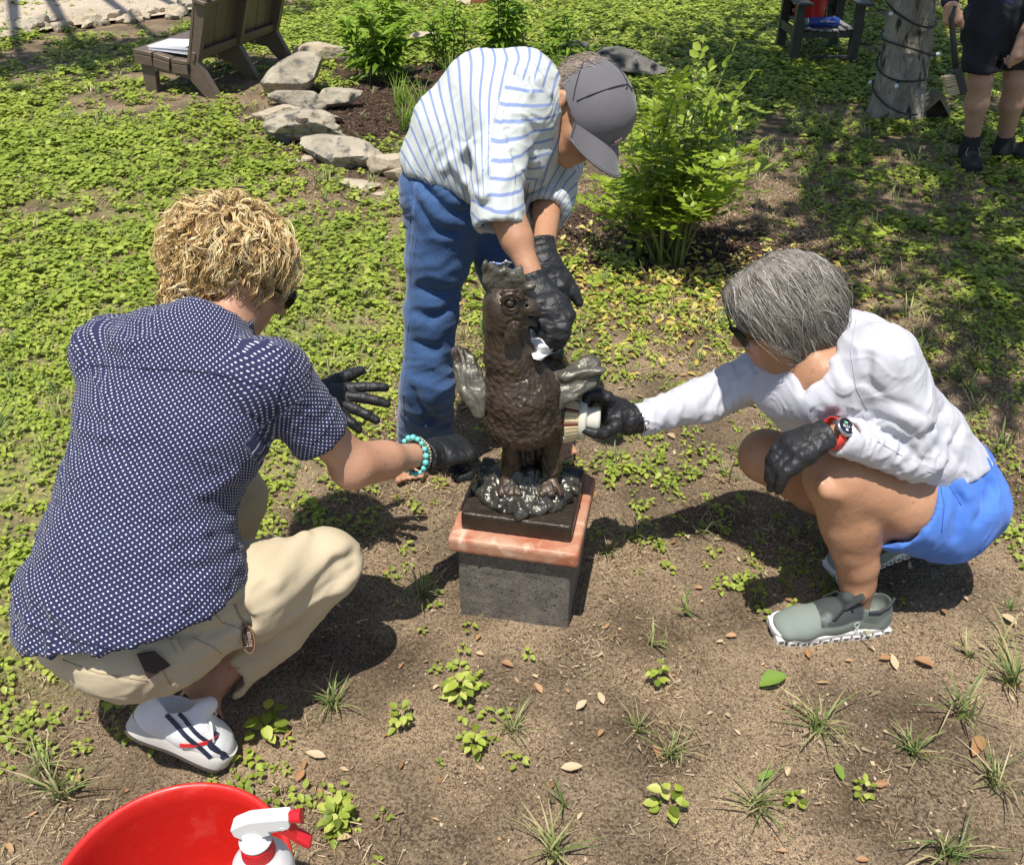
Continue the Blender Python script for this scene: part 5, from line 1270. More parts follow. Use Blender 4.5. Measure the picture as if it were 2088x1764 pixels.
    for i in range(nl):
        x = .112 + (L_ * .60 - .112) * i / (nl - 1); z = float(zt(x)) - .002
        for sg in ((1, -1) if style == 'boot' else (1,)):
            P = [A(x + sg * (.008 if style == 'boot' else .0) * q, q * .024, z - .016 * q * q + .0015) for q in (-1, -.5, 0, .5, 1)]
            lm_b.tube([heel + p[0] * X + p[1] * Y + p[2] * Z for p in P], rb, 6)
    lb = []
    for sg in (-1, 1):
        P = [A(.118, 0, float(zt(.118)) + .004), A(.135, sg * .025, float(zt(.12)) + .006), A(.155, sg * .036, float(zt(.12)) - .022), A(.165, sg * .030, float(zt(.12)) - .03)]
        lm_b.tube([heel + p[0] * X + p[1] * Y + p[2] * Z for p in P], rb * .8, 5)
    lm_b.build('laces', lm, parent, True)
    return T, (X, Y, Z), L_
def glove(parent, wr, d, bn, label=None, pad=.0022, seed=1, cuffl=.05, h=.003, fdir=None, fc=None, **kw):
    wr = np.asarray(wr, float); f = Fld(wr - .24, wr + .24, h)
    hand(f, wr, d, bn, pad=pad, **kw)
    d = nrm(d) if fdir is None else nrm(fdir); s = kw.get('s', 1.)
    sdv = np.cross(nrm(d), bn)
    if fc is None: f.ecap(wr - d * cuffl * s, wr + d * .01, (.034 * s, .029 * s), (.029 * s, .023 * s), sdv, .012)
    f.cap(wr - d * (cuffl + .012) * s, wr - d * (cuffl - .012) * s, .026 * s, .021 * s, .002, 's')
    f.cut(wr - d * cuffl * s, -d, 0, .05)
    def dp(V, N):
        V2 = folds(V, N, d, .0085, .03, .0032, seed)
        near = np.linalg.norm(V - (wr + d * .0), axis=1); w = np.clip(1.25 - near / .09, .25, 1)
        return V + (V2 - V) * w[:, None]
    o = sob('glove', f, GLOVE, parent, 1, dp)
    if label: o['label'] = label
    return o
def cuff_bore(f, c, d, r, l=.03): f.cap(c - d * l, c + d * l, r, r, .002, 's')

def hand_custom(parent, wr, fd, palm, fingers, seed, cuffl=.03, fr_=.0118, h=.0025):
    """glove from explicit joints: palm (point, half width, half thickness), fingers as joint lists; every point px, py, depth"""
    f = Fld(wr - .22, wr + .22, h); q = [W(*p[0]) for p in palm]; dd = nrm(q[-1] - q[0]); sdv = nrm(np.cross(dd, CN))
    f.ecap(wr - fd * cuffl, q[0], (.030, .027), (palm[0][1], palm[0][2]), sdv, .01)
    for i in range(len(q) - 1): f.ecap(q[i], q[i + 1], palm[i][1:], palm[i + 1][1:], sdv, .015)
    for j, fg in enumerate(fingers):
        P = [W(*p) for p in fg]; chain(f, P, [fr_ * 1.12, fr_ * 1.06, fr_ * .95, fr_ * .78], .004)
        f.cap(q[-1] * .5 + q[-2] * .5, P[0], fr_ * 1.1, fr_ * 1.1, .012)
    f.cap(wr - fd * (cuffl + .012), wr - fd * (cuffl - .012), .026, .022, .002, 's'); f.cut(wr - fd * cuffl, -fd, 0, .05)
    return sob('glove', f, GLOVE, parent, 1, lambda V, N: folds(folds(V, N, nrm(fd + sdv * .7), .011, .04, .0024, seed), N, sdv, .010, .03, .0016, seed + 3))

from mathutils.bvhtree import BVHTree
def seamlines(o, lines, m, rad=.0011, off=.0004, name='seam'):
    me = o.data; off0 = np.array(o.parent.location) if o.parent else 0
    t = BVHTree.FromPolygons([tuple(np.array(v.co[:]) + off0) for v in me.vertices], [tuple(p.vertices) for p in me.polygons])
    for pts in lines:
        Pp = []
        for i in range(len(pts) - 1):
            n_ = max(2, int(math.dist(pts[i], pts[i + 1]) / 7))
            for k in range(n_ + (i == len(pts) - 2)):
                q = k / n_; px = pts[i][0] * (1 - q) + pts[i + 1][0] * q; py = pts[i][1] * (1 - q) + pts[i + 1][1] * q
                d = W(px, py, 1.) - A(0, 0, H); h = t.ray_cast(Vector((0, 0, H)), Vector(nrm(d)))
                if h[0] is not None: Pp.append(np.array(h[0]) + np.array(h[1]) * off * (1 if np.dot(h[1], d) < 0 else -1))
        run = [Pp[0]] if Pp else []
        for p in Pp[1:]:
            if np.linalg.norm(p - run[-1]) > .03: break
            run.append(p)
        if len(run) > 2: MB().tube(run, rad, 5).build(name, m, o, True)
# ------------------------------------------------------------------ squatting man seen from behind
PA = pers('person', A(-.68, 1.27, 0), 'person with curly blond hair squatting, back turned, in navy dotted shirt and khaki trousers')
Sr, Sl = W(556, 770, 1.68), W(226, 722, 1.77); El, Wr = W(722, 948, 1.83), W(866, 926, 2.02); hand_d = nrm(W(985, 935, 2.12) - Wr)
Ll, Lw = W(470, 860, 1.98), W(628, 806, 2.12)
nk, hd = W(437, 660, 1.73), W(488, 560, 1.81)
pelv = W(268, 1290, 1.74)
hipR, hipL = W(335, 1285, 1.74), W(210, 1280, 1.86); kR, kL = W(662, 1152, 1.88), W(478, 1010, 2.12); aR, aL = W(405, 1425, 1.93), W(420, 1300, 2.2)
side = nrm(Sr - Sl)
def bodyA():
    f = Fld(A(-1.02, 1.0, -.02), A(-.06, 2.0, 1.06), .006)
    L = head(f, hd, cb(.72, -.42, -.62), cb(.25, .75, .25), .98)
    f.cap(hd + A(-.005, -.025, -.05), nk - A(0, 0, .03), .055, .062, .03)
    sec = [W(270, 1290, 1.74), W(300, 1050, 1.73), W(350, 860, 1.73), W(385, 745, 1.73)]
    for i in range(3): f.ecap(sec[i], sec[i + 1], [(.11, .07), (.125, .085), (.15, .095)][i], [(.135, .09), (.15, .095), (.15, .08)][i], side, .03)
    f.cap(Sr, Sl, .05, .05, .04)
    chain(f, [Sr, El, Wr], [.046, .037, .0250], .02); f.cap(El, El * .6 + Wr * .4, .037, .037, .03); f.ell(El + A(-.008, -.006, -.008), (.034, .032, .034), None, .02)
    chain(f, [Sl, Ll, Lw], [.05, .042, .027], .02)
    chain(f, [hipR, kR, aR], [.045, .034, .034], .02); chain(f, [hipL, kL, aL], [.060, .038, .034], .02); f.ell(pelv, (.12, .07, .055), None, .04)
    ft = W(450, 1520, 1.88); f.cap(aR, ft, .032, .025, .02)
    return f, L
f, LA = bodyA(); sob('body', f, SKIN, PA, 1)
# shirt
f = Fld(A(-1.08, 1.0, .10), A(-.18, 1.95, 1.0), .0046)
hemp = [W(45, 1290, 1.70), W(285, 1352, 1.50), W(508, 1205, 1.66)]
hn = nrm(np.cross(hemp[1] - hemp[0], hemp[2] - hemp[0])); hn = hn if hn[2] < 0 else -hn
sec = [(W(262, 1330, 1.72), (.222, .150)), (W(272, 1220, 1.72), (.216, .150)), (W(288, 1110, 1.72), (.180, .142)), (W(302, 1000, 1.72), (.158, .128)), (W(350, 870, 1.73), (.186, .125)), (W(378, 765, 1.73), (.196, .105))]
for i in range(len(sec) - 1): f.ecap(sec[i][0], sec[i + 1][0], sec[i][1], sec[i + 1][1], side, .03)
f.cap(Sr + A(-.01, 0, .004), Sl + A(.01, 0, -.006), .062, .062, .05)
f.ecap(W(330, 720, 1.70), W(430, 660, 1.70), (.09, .06), (.06, .055), side, .05)
f.cap(Sr, W(635, 865, 1.75), .066, .058, .035); f.cap(W(635, 865, 1.75), W(690, 930, 1.80), .058, .056, .01)
f.cap(Sl, Ll, .066, .060, .04)
f.cap(nk - A(.0, 0, .03), nk + A(.005, .004, .002), .070, .060, .014)
ad = nrm(El - Sr); cc = W(656, 888, 1.77)
f.cut(cc, ad, 0, .16)
f.cut(Ll + (Lw - Ll) * .02, Lw - Ll, 0, .09)
cuff_bore(f, cc, ad, .046, .04); f.cap(Ll, Ll + nrm(Lw - Ll) * .05, .05, .05, .002, 's')
f.cap(nk + A(.006, .008, .0), nk + A(.02, .03, .06), .056, .062, .003, 's')
f.cut(hemp[0], hn)
f.ecap(sec[0][0], sec[1][0] + A(0, 0, .0), (.205, .138), (.19, .12), side, .004, 's', e=.2)
# wrinkles made of ridges
def ridge(f, pts, r, k=.02, op='u'):
    for i in range(len(pts) - 1): f.cap(pts[i], pts[i + 1], r, r, k, op)
ridge(f, [W(575, 745, 1.60), W(596, 715, 1.60), W(604, 705, 1.63)], .007, .02, 's')
for a, b in (((350, 1100), (470, 1060)), ((330, 1150), (470, 1110)), ((360, 1200), (480, 1150)), ((300, 1260), (450, 1190)), ((160, 870), (270, 895)), ((400, 1010), (480, 960)), ((330, 640), (470, 700)), ((230, 700), (320, 690))):
    pa, pb = W(*a, 1.0), W(*b, 1.0)
    # find the cloth surface along the view ray
    def hit(px, py):
        for z in np.arange(1.35, 2.0, .006):
            if sdfv(f, W(px, py, z)[None])[0] < 0: return W(px, py, z)
        return None
    m = hit((a[0] + b[0]) / 2, (a[1] + b[1]) / 2 + 5); pa, pb = hit(*a), hit(*b)
    if pa is not None and pb is not None and m is not None: ridge(f, [pa, m, pb], .006, .016)
upv = nrm(sec[4][0] - sec[1][0])
def dA(V, N):
    d1 = folds(V, N, (upv * .8 + side * .25), .045, .16, .010, 3) - V
    d2 = folds(V, N, (side * .5 + upv * .5), .022, .09, .005, 13) - V
    low = np.clip((.62 - V[:, 2]) / .3, .15, 1)[:, None]
    arm = np.clip((V @ ad - (Sr @ ad) - .03) / .06, 0, 1) * (np.linalg.norm(np.cross(V - Sr, ad), axis=1) < .12)
    d3 = folds(V, N, nrm(ad + side * .3), .022, .06, .006, 23) - V
    hemw = np.clip(1 - np.abs((V - hemp[0]) @ hn) / .12, 0, 1)[:, None]
    d4 = folds(V, N, side, .05, .3, .012, 31) - V
    back = np.exp(-(((V - W(250, 900, 1.6)) ** 2).sum(1)) / .02)[:, None]
    d5 = folds(V, N, nrm(side * .4 + upv * .8), .013, .10, .0035, 61, 1.2, 3) - V
    return V + d5 + d1 * low + d2 * (.35 + low * .5) + d3 * arm[:, None] + d4 * hemw
def pA(V, N):
    dep = np.cross(side, upv); dep = dep if np.dot(dep, CN) > 0 else -dep; s2 = V @ upv
    kn = np.array([q[0] @ upv for q in sec]); cx = np.array([q[0] @ side for q in sec]); cy = np.array([q[0] @ dep for q in sec]); o_ = np.argsort(kn)
    lat = V @ side - np.interp(s2, kn[o_], cx[o_]); dp_ = V @ dep - np.interp(s2, kn[o_], cy[o_])
    u = .162 * np.arctan2(lat / .18, dp_ / .125) + .02 * lat; v = s2.copy()
    topm = (N @ upv > .80) & (s2 > kn.max() + .02); v = np.where(topm, V @ dep, v); u = np.where(topm, V @ side, u)
    arm = ((V - Sr) @ ad > .035) & (np.linalg.norm(np.cross(V - Sr, ad), axis=1) < .13)
    e1 = nrm(CN - ad * np.dot(CN, ad)); e2 = np.cross(ad, e1)
    an = np.arctan2((V - Sr) @ e2, (V - Sr) @ e1) * .072
    u = np.where(arm, an, u); v = np.where(arm, V @ ad, v)
    return {'pat': np.stack([u, v, 0 * u], 1)}
sh = sob('shirt', f, DOTS, PA, 1, dA, pA)
# collar band
cb_ = MB(); ring = []
for t in np.linspace(0, 2 * math.pi, 40):
    pass
f = Fld(nk - .14, nk + .14, .003)
cdir = nrm(A(.10, .22, .9)); c0 = nk + A(.004, .004, .002)
f.cap(c0 - cdir * .02, c0 + cdir * .004, .068, .063, 0); f.cap(c0 - cdir * .03, c0 + cdir * .05, .060, .057, .002, 's'); f.cut(c0 + cdir * .006, cdir, .004); f.cut(c0 - cdir * .03, -cdir, .004)
sob('collar', f, DOTS, PA, 1, lambda V, N: folds(V, N, cdir, .03, .08, .003, 2), lambda V, N: {'pat': np.stack([np.arctan2(V[:, 1] - c0[1], V[:, 0] - c0[0]) * .07, V @ cdir, 0 * V[:, 0]], 1)})
# trousers
f = Fld(A(-1.05, .98, .0), A(-.2, 1.85, .58), .0048)
f.ell(W(262, 1290, 1.76), (.158, .125, .098), [side, np.cross(nrm(A(.3, .5, .8)), side), nrm(A(.3, .5, .8))], 0)
f.cap(W(160, 1300, 1.80), W(250, 1335, 1.70), .075, .078, .04)
f.cap(hipR, W(520, 1200, 1.80), .092, .088, .04); f.cap(W(520, 1200, 1.80), kR, .088, .066, .03); f.cap(kR, kR + A(.006, .006, .006), .067, .064, .02)
f.cap(hipL, kL, .092, .070, .04); f.cap(kL, aL, .066, .060, .02)
f.cap(kR, W(560, 1275, 1.92), .064, .064, .012); f.cap(W(560, 1275, 1.92), W(448, 1385, 1.92), .064, .052, .02)
sdn = nrm(aR - kR); cfc = W(443, 1392, 1.90)
f.cap(W(448, 1385, 1.92), W(430, 1400, 1.92), .052, .054, .01)
f.cut(cfc, nrm(sdn + A(0, 0, -.1)), 0, .085); cuff_bore(f, cfc, sdn, .044, .03)
# waistband gap above skin at back
f.cut(W(130, 1312, 1.64), nrm(A(-.12, -.1, 1)), .006, .13)
for pts, r_, op in (([(720, 1130), (690, 1150), (600, 1240)], .008, 's'), ([(722, 1160), (690, 1185), (590, 1260)], .009, 's'), ([(480, 1235), (505, 1270), (470, 1330)], .007, 's'), ([(620, 1100), (560, 1190)], .010, 'u'), ([(330, 1290), (430, 1290), (500, 1250)], .005, 's')):
    H_ = []
    for a in pts:
        for z in np.arange(1.4, 2.2, .005):
            if sdfv(f, W(*a, z)[None])[0] < 0: H_.append(W(*a, z)); break
    if len(H_) > 1: ridge(f, H_, r_, .02, op)
thd = nrm(kR - hipR)
def dT(V, N):
    d1 = folds(V, N, nrm(A(-.35, .3, .8)), .040, .26, .006, 43) - V
    d2 = folds(V, N, nrm(A(-.2, .2, .7)), .016, .12, .002, 53) - V
    d3 = folds(V, N, nrm(A(-.3, .4, .8)), .020, .20, .0028, 71, .8, 3) - V
    return V + d1 + d2 + d3
tr = sob('trousers', f, KHAKI, PA, 1, dT)
# leather patch, tag with lettering
def surf(fl, px, py, z0=1.3, z1=2.6):
    for z in np.arange(z0, z1, .003):
        if sdfv(fl, W(px, py, z)[None])[0] < 0: return W(px, py, z - .004)
    return W(px, py, z0)
LEA = mat('dark_leather', (.030, .016, .011), (.045, .025, .018), 30, .6)
pp = [surf(f, *q) + CN * .007 for q in ((282, 1330), (318, 1325), (350, 1352), (305, 1380))]
ctr = sum(pp) / 4; nn = nrm(np.cross(pp[1] - pp[0], pp[3] - pp[0])); nn = nn if np.dot(nn, CN) > 0 else -nn
MB().add([p + nn * .006 for p in pp] + [p + nn * .001 for p in pp], [(0, 1, 2, 3), (7, 6, 5, 4), (0, 4, 5, 1), (1, 5, 6, 2), (2, 6, 7, 3), (3, 7, 4, 0)]).build('leather_patch', LEA, PA)
tc_ = surf(f, 510, 1300) + CN * .012; au, ar = cb(-.12, 1, .1), cb(1, .12, .0); an_ = nrm(np.cross(ar, au))
def ellp(rx, ry, n=28): return [(rx * math.cos(t), ry * math.sin(t)) for t in np.linspace(0, 2 * math.pi, n, endpoint=False)]
mb = MB(); mb.prism(ellp(.0125, .0275), tc_, ar, au, an_, .0018); tg = mb.build('key_tag', mat('copper_rim', (.32, .17, .09), rough=.4, metal=.3), PA)
mb = MB(); mb.prism(ellp(.0105, .025), tc_ + an_ * .0018, ar, au, an_, .0006); mb.build('tag_face', LEA, tg).parent = tg
bpy.data.objects['tag_face'].location = (0, 0, 0)
LETM = mat('tag_letters', (.45, .33, .24), rough=.5)
o1 = text('LAND', .0095, tc_ + an_ * .0027 - ar * .0042 - au * .001, [au, -ar, an_], LETM, 'lettering', tg, .0002); o2 = text('ROVER', .0095, tc_ + an_ * .0027 + ar * .0042 + au * .001, [au, -ar, an_], LETM, 'lettering', tg, .0002)
P = [surf(f, 480, 1232) + CN * .004, surf(f, 490, 1255) + CN * .004, surf(f, 505, 1272) + CN * .006, tc_ + au * .028]
MB().tube(P, .0016, 6).build('cord', mat('tan_cord', (.35, .25, .14), rough=.8), PA, True)
# belt loop
b0 = surf(f, 355, 1305) + CN * .003; b1 = surf(f, 372, 1328) + CN * .003
MB().box((b0 + b1) / 2, frame(nrm(b1 - b0), CN), (.016, .0045, .0022), .001).build('belt_loop', KHAKI, PA)
# curly hair
f = Fld(hd - .2, hd + .2, .004); hc = W(463, 512, 1.80)
hax = np.array([CR, CU, CN])
f.ell(hc, (.098, .088, .105), hax, 0); f.ell(hc + CR * -.030 + CU * -.03 - CN * .0, (.072, .066, .080), hax, .03); f.ell(hc + CR * .035 + CU * -.02, (.070, .060, .075), hax, .03)
f.ell(hc + CR * -.045 - CU * .085 + CN * .01, (.055, .05, .06), hax, .03); f.ell(LA(0, .10, -.05), (.07, .06, .07), None, .02, 's')
f.ell(hc + CR * .085 + CU * -.115 + CN * .03, (.055, .052, .09), hax, .02, 's')
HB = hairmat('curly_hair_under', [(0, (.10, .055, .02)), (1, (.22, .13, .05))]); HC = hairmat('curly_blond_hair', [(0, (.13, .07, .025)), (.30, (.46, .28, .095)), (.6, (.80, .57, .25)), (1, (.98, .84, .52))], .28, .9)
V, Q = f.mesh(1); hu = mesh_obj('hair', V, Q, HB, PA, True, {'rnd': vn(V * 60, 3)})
NL = 1350; NS = 5; n = NL; pick = RNG.integers(0, len(V), n); Nn = normals(V, Q); S0 = V[pick]; N0 = Nn[pick]
whorl = hc + CU * .05 + CN * .06
dn = -CU * .75 + (S0 - whorl) / np.linalg.norm(S0 - whorl, axis=1)[:, None] * .9 + RNG.normal(0, .45, (n, 3))
dn = dn - N0 * (dn * N0).sum(1)[:, None]; dn /= np.linalg.norm(dn, axis=1)[:, None]; sdv = np.cross(N0, dn)
k = 10; tt = np.linspace(0, 1, k); ln = RNG.uniform(.04, .10, n); amp = RNG.uniform(.005, .010, n); ph = RNG.random(n) * 6.28; wl = RNG.uniform(1.3, 2.4, n)
T_ = tt[None, :, None]; phs = ph[:, None] + 2 * math.pi * wl[:, None] * tt[None]
lift = RNG.uniform(-.004, .016, n)
P = S0[:, None] + dn[:, None] * (ln[:, None, None] * T_) + sdv[:, None] * (amp[:, None] * np.cos(phs))[..., None] + N0[:, None] * ((amp[:, None] * .8 * np.sin(phs)) + lift[:, None] + .010 * np.sin(math.pi * tt)[None] - .018 * tt[None] ** 2)[..., None]
P = np.repeat(P, NS, 0); m = len(P); off = RNG.normal(0, .0016, (m, 1, 3)); fan = RNG.normal(0, .0050, (m, 1, 3)) * tt[None, :, None] ** 2; P = P + off + fan
rr = RNG.uniform(.0007, .0014, m)[:, None] * (1 - .6 * tt[None])
Vh, Qh = tube_batch(P, rr, 3); hv = np.repeat(np.clip(np.repeat(RNG.normal(.55, .22, n), NS) + RNG.normal(0, .12, m), 0, 1), k * 3)
co = mesh_obj('curls', Vh, Qh, HC, hu, True, {'rnd': hv}); co['kind'] = 'stuff'
# glasses : temple and a bit of lens
GL = mat('sunglass_black', (.008, .010, .010), rough=.12, spec=.8)
def shades(L, parent, name='sunglasses', w=.07, tint=GL, s=1.):
    mb = MB(); fr_m = mb
    for q in (-1, 1):
        c = L(.034 * q, .104, .012); rt = nrm(L(1, 0, 0) - L(0, 0, 0)); fw = nrm(L(0, 1, 0) - L(0, 0, 0)); up = nrm(L(0, 0, 1) - L(0, 0, 0))
        n_ = nrm(fw + rt * .18 * q); r2 = nrm(rt - n_ * np.dot(rt, n_))
        pts = [(x * .029 * s, y * .021 * s) for x, y in ((-.9, .75), (-.3, 1), (.5, 1), (1, .8), (1.02, .1), (.75, -.7), (.2, -1), (-.4, -.95), (-.85, -.5), (-1, .1))]
        mb.prism(pts, c, r2, up, n_, .0018)
        mb.tube([L(.062 * q, .094, .022), L(.074 * q, .06, .020), L(.079 * q, .0, .016), L(.078 * q, -.03, -.006)], .0036, 6, flat=.6)
    mb.tube([L(-.01, .112, .018), L(.01, .112, .018)], .003, 6)
    o = mb.build(name, tint, parent, False); smart(o); return o
shades(LA, PA)
# gloves
glove(PA, Wr + hand_d * .014, nrm(W(975, 905, 2.10) - Wr), cb(-.05, .80, .60), seed=3, curls=(.85, .9, .95, 1.0), thumb=(.5, .2, .2), mir=-1, s=1.16, cuffl=.024, fdir=nrm(Wr - El))
lhd = cb(.92, -.12, .28); glove(PA, Lw, lhd, cb(-.1, .55, .8), seed=5, curls=(.12, .15, .2, .25), spread=.34, thumb=(1.0, .05, .05), mir=-1, s=1.05, cuffl=.04)
# bracelet of turquoise beads
bc = Wr - nrm(Wr - El) * .030; fa = nrm(Wr - El); e1 = nrm(np.cross(fa, CN)); e2 = np.cross(fa, e1)
TQ = mat('turquoise', (.10, .48, .48), (.20, .62, .60), 60, .3); TG = mat('green_bead', (.03, .22, .15), (.08, .35, .25), 60, .3); PL = mat('cream_bead', (.62, .52, .36), rough=.35)
br = None
for off, rad_, n_, m_, nm in ((-.010, .0062, 17, TQ, 'turquoise_bead'), (.0, .0038, 26, TG, 'green_bead'), (.0075, .0028, 34, PL, 'cream_bead')):
    for i in range(n_):
        t = 2 * math.pi * i / n_; R0 = .0315 + rad_ * .6; p = bc + fa * off + (e1 * math.cos(t) * 1.12 + e2 * math.sin(t) * .98) * R0
        V0, F0 = ICO[2]; s_ = rad_ * (1 + .15 * math.sin(i * 5)); ob = None
        if br is None:
            br = MB().tube([bc + fa * off + (e1 * math.cos(q) * 1.12 + e2 * math.sin(q) * .98) * (R0 - .002) for q in np.linspace(0, 2 * math.pi, 30)], .001, 5).build('bracelet', PL, PA, True)
        mesh_obj(nm, V0 * s_ + p, F0, m_, br, True)
# sneaker
toe, heel = W(470, 1556, 1.875), W(258, 1478, 1.80)
toe[2] = .004
upS = cb(.36, .86, .25)
eS = empty('sneaker', heel, None); eS.parent = PA; eS.location = tuple(heel - np.array(PA.location)); 
def shoe_root(name, parent, at):
    m_ = MB().box(at, np.eye(3), (.001, .001, .001)); return None
bpy.data.objects.remove(eS)
T, (X, Y, Z), L_ = shoe(PA, heel, toe, upS, 'sneaker', 1, .10)
# stripes of the sneaker, laid over the upper
NV = mat('navy_stripe', (.02, .028, .06), rough=.5); RD = mat('red_stripe', (.62, .03, .03), rough=.5)
up_ob = [o for o in bpy.data.objects if o.name.startswith('shoe_upper')][-1]
Vu = np.array([v.co[:] for v in up_ob.data.vertices]) + np.array(PA.location)
Lu = np.stack([(Vu - heel) @ X, (Vu - heel) @ Y, (Vu - heel) @ Z], 1)
def strap(pts, w, m, sgn):
    P = []
    for t in np.linspace(0, 1, 14):
        i = min(int(t * (len(pts) - 1)), len(pts) - 2); u = t * (len(pts) - 1) - i; q = np.array(pts[i]) * (1 - u) + np.array(pts[i + 1]) * u
        s_ = (Lu[:, 1] * sgn > 0); d = (Lu[s_, 0] - q[0]) ** 2 + (Lu[s_, 2] - q[1]) ** 2; j = np.argsort(d)[:12]; y = np.abs(Lu[s_, 1][j]).max() * sgn
        P.append(A(q[0], y + .0008 * sgn, q[1]))
    tn = np.gradient(np.array(P), axis=0); VV = []; 
    for p, t_ in zip(P, tn):
        pr = nrm(np.array([-t_[2], 0, t_[0]])); VV += [p + pr * w + A(0, .0006 * sgn, 0), p - pr * w + A(0, .0006 * sgn, 0), p - pr * w - A(0, .001 * sgn, 0), p + pr * w - A(0, .001 * sgn, 0)]
    FF = [(4 * i + j, 4 * i + (j + 1) % 4, 4 * i + 4 + (j + 1) % 4, 4 * i + 4 + j) for i in range(13) for j in range(4)]
    mesh_obj('side_stripe', T(np.array(VV)), FF, m, PA, False)
for sg in (-1, 1):
    strap([(.05, .075), (.10, .055), (.15, .035), (.165, .028)], .0045, NV, sg); strap([(.07, .085), (.13, .06), (.165, .05), (.20, .03)], .004, NV, sg)
    strap([(.155, .070), (.15, .05), (.19, .040), (.185, .03)], .0045, NV, sg)
    strap([(.10, .030), (.13, .045), (.16, .065)], .004, RD, sg)
T2 = shoe(PA, A(-.80, 1.50, .09), A(-.55, 1.60, .004), (-.25, -.1, .95), 'sneaker', -1, .10)

SEAMN = mat('navy_seam', (.010, .012, .035), rough=.9); SEAMK = mat('khaki_seam', (.36, .28, .17), rough=.9)
seamlines(sh, [[(185, 745), (300, 752), (430, 760), (540, 790)], [(598, 728), (575, 780), (562, 830), (560, 862)], [(636, 905), (660, 885), (682, 852)], [(52, 1270), (120, 1300), (250, 1328), (330, 1322), (430, 1262), (498, 1198)]], SEAMN, .0010)
seamlines(tr, [[(128, 1345), (200, 1372), (300, 1388)], [(430, 1240), (452, 1268), (490, 1282)], [(395, 1300), (440, 1322), (470, 1350)], [(330, 1362), (350, 1400)]], SEAMK, .0011)
# ------------------------------------------------------------------ woman bending over the statue
PB = pers('person', A(-.05, 2.25, 0), 'person in grey cap, blue striped shirt and jeans bending over the rooster statue')
nSh, fSh = W(1058, 222, 2.08), W(1150, 268, 2.36)
sideB = nrm(fSh - nSh)
nEl, nWr = W(1012, 385, 2.0), W(1094, 588, 1.985); fEl, fWr = W(1118, 400, 2.26), W(1106, 520, 2.12)
hdB = W(1190, 228, 2.13); fwB, upB = cb(.32, -.88, .22), cb(.68, .34, .60)
nkB = W(1120, 222, 2.18)
hip1, hip2 = W(908, 398, 2.22), W(1010, 430, 2.34); kn1, kn2 = W(878, 640, 2.38), W(1058, 640, 2.5); an1, an2 = WY(862, 905, 2.30), WY(1092, 905, 2.42)
tb = [(W(918, 338, 2.26), (.160, .104)), (W(955, 290, 2.22), (.162, .132)), (W(1012, 240, 2.19), (.168, .150)), (W(1078, 222, 2.19), (.160, .130))]
f = Fld(A(-.42, 1.72, .0), A(.36, 2.65, 1.26), .005)
LB = head(f, hdB, fwB, upB, .97)
f.cap(LB(0, -.03, -.06), nkB, .055, .062, .03)
for i in range(3): f.ecap(tb[i][0], tb[i + 1][0], ([.10, .13, .135][i], [.06, .10, .11][i]), (.135, [.105, .11, .10][i]), sideB, .03)
f.cap(nSh, fSh, .05, .05, .04)
chain(f, [nSh, nEl, nWr], [.045, .036, .0235], .02); f.cap(nEl, nEl * .5 + nWr * .5, .035, .034, .02); chain(f, [fSh, fEl, fWr], [.045, .039, .0245], .02)
chain(f, [hip1, kn1, an1], [.07, .05, .035], .02); chain(f, [hip2, kn2, an2], [.07, .05, .035], .02)
for an_, to in ((an1, G(840, 984)), (an2, G(1152, 940))):
    to = to + A(0, 0, .028); hl = an_ * A(1, 1, 0) + A(0, .02, .035); f.cap(an_, hl, .032, .026, .02); dd = nrm(to - hl); sd_ = np.cross(dd, A(0, 0, 1)); f.ecap(hl + dd * .02, to - dd * .02, (.028, .028), (.040, .015), sd_, .02)
    for i in range(5): f.cap(to - dd * .02 + sd_ * (.030 - i * .015), to + dd * (.026 - i * .005 if i else .03) + sd_ * (.032 - i * .0155), .0105 if i == 0 else .008, .010 if i == 0 else .0075, .003)
sob('body', f, SKINT, PB, 1, lambda V, N: V + N * ((fbm(V * 25, 5, 2) - .5) * .002)[:, None])
# shirt
f = Fld(A(-.42, 1.76, .62), A(.36, 2.62, 1.26), .0042)
for i in range(3): f.ecap(tb[i][0], tb[i + 1][0], tb[i][1], tb[i + 1][1], sideB, .03, e=.5)
f.cap(nSh, fSh, .066, .066, .06); f.ecap(W(1078, 222, 2.19), W(1128, 232, 2.19), (.11, .10), (.075, .075), sideB, .05)
f.cap(W(960, 345, 2.16), W(1060, 330, 2.14), .07, .07, .06)
f.cap(W(912, 350, 2.16), W(955, 368, 2.16), .05, .05, .05)
f.cut(W(872, 388, 2.2), nrm(cb(-.42, -.90, .05)))
nC = W(1018, 462, 1.985); f.cap(nSh, W(1026, 262, 2.05), .070, .064, .04); f.cap(W(1026, 262, 2.05), W(1013, 380, 2.0), .062, .056, .015); f.cap(W(1013, 380, 2.0), W(1020, 490, 1.985), .056, .054, .01)
fC = W(1110, 432, 2.22); f.cap(fSh, fEl, .068, .062, .04); f.cap(fEl, W(1108, 460, 2.19), .058, .050, .01)
nd, fd = nrm(nWr - nEl), nrm(fWr - fEl)
nd2 = nrm(W(1020, 490, 1.985) - W(1013, 380, 2.0)); fd2 = nrm(W(1108, 460, 2.19) - fEl)
f.cut(nC, nd2, 0, .085); cuff_bore(f, nC, nd2, .040, .03); f.cut(fC, fd2, 0, .13); cuff_bore(f, fC, fd2, .040, .03)
hp = W(905, 372, 2.2); hnB = nrm(W(885, 345, 2.26) - W(1010, 235, 2.19) + A(0, 0, -.03)); 
f.cap(LB(0, -.01, -.085), LB(0, .01, -.03), .066, .075, .004, 's'); f.cap(nkB + nrm(hdB - nkB) * .015, hdB, .058, .08, .004, 's')
sp = nrm(W(1078, 222, 2.19) - W(940, 292, 2.22))
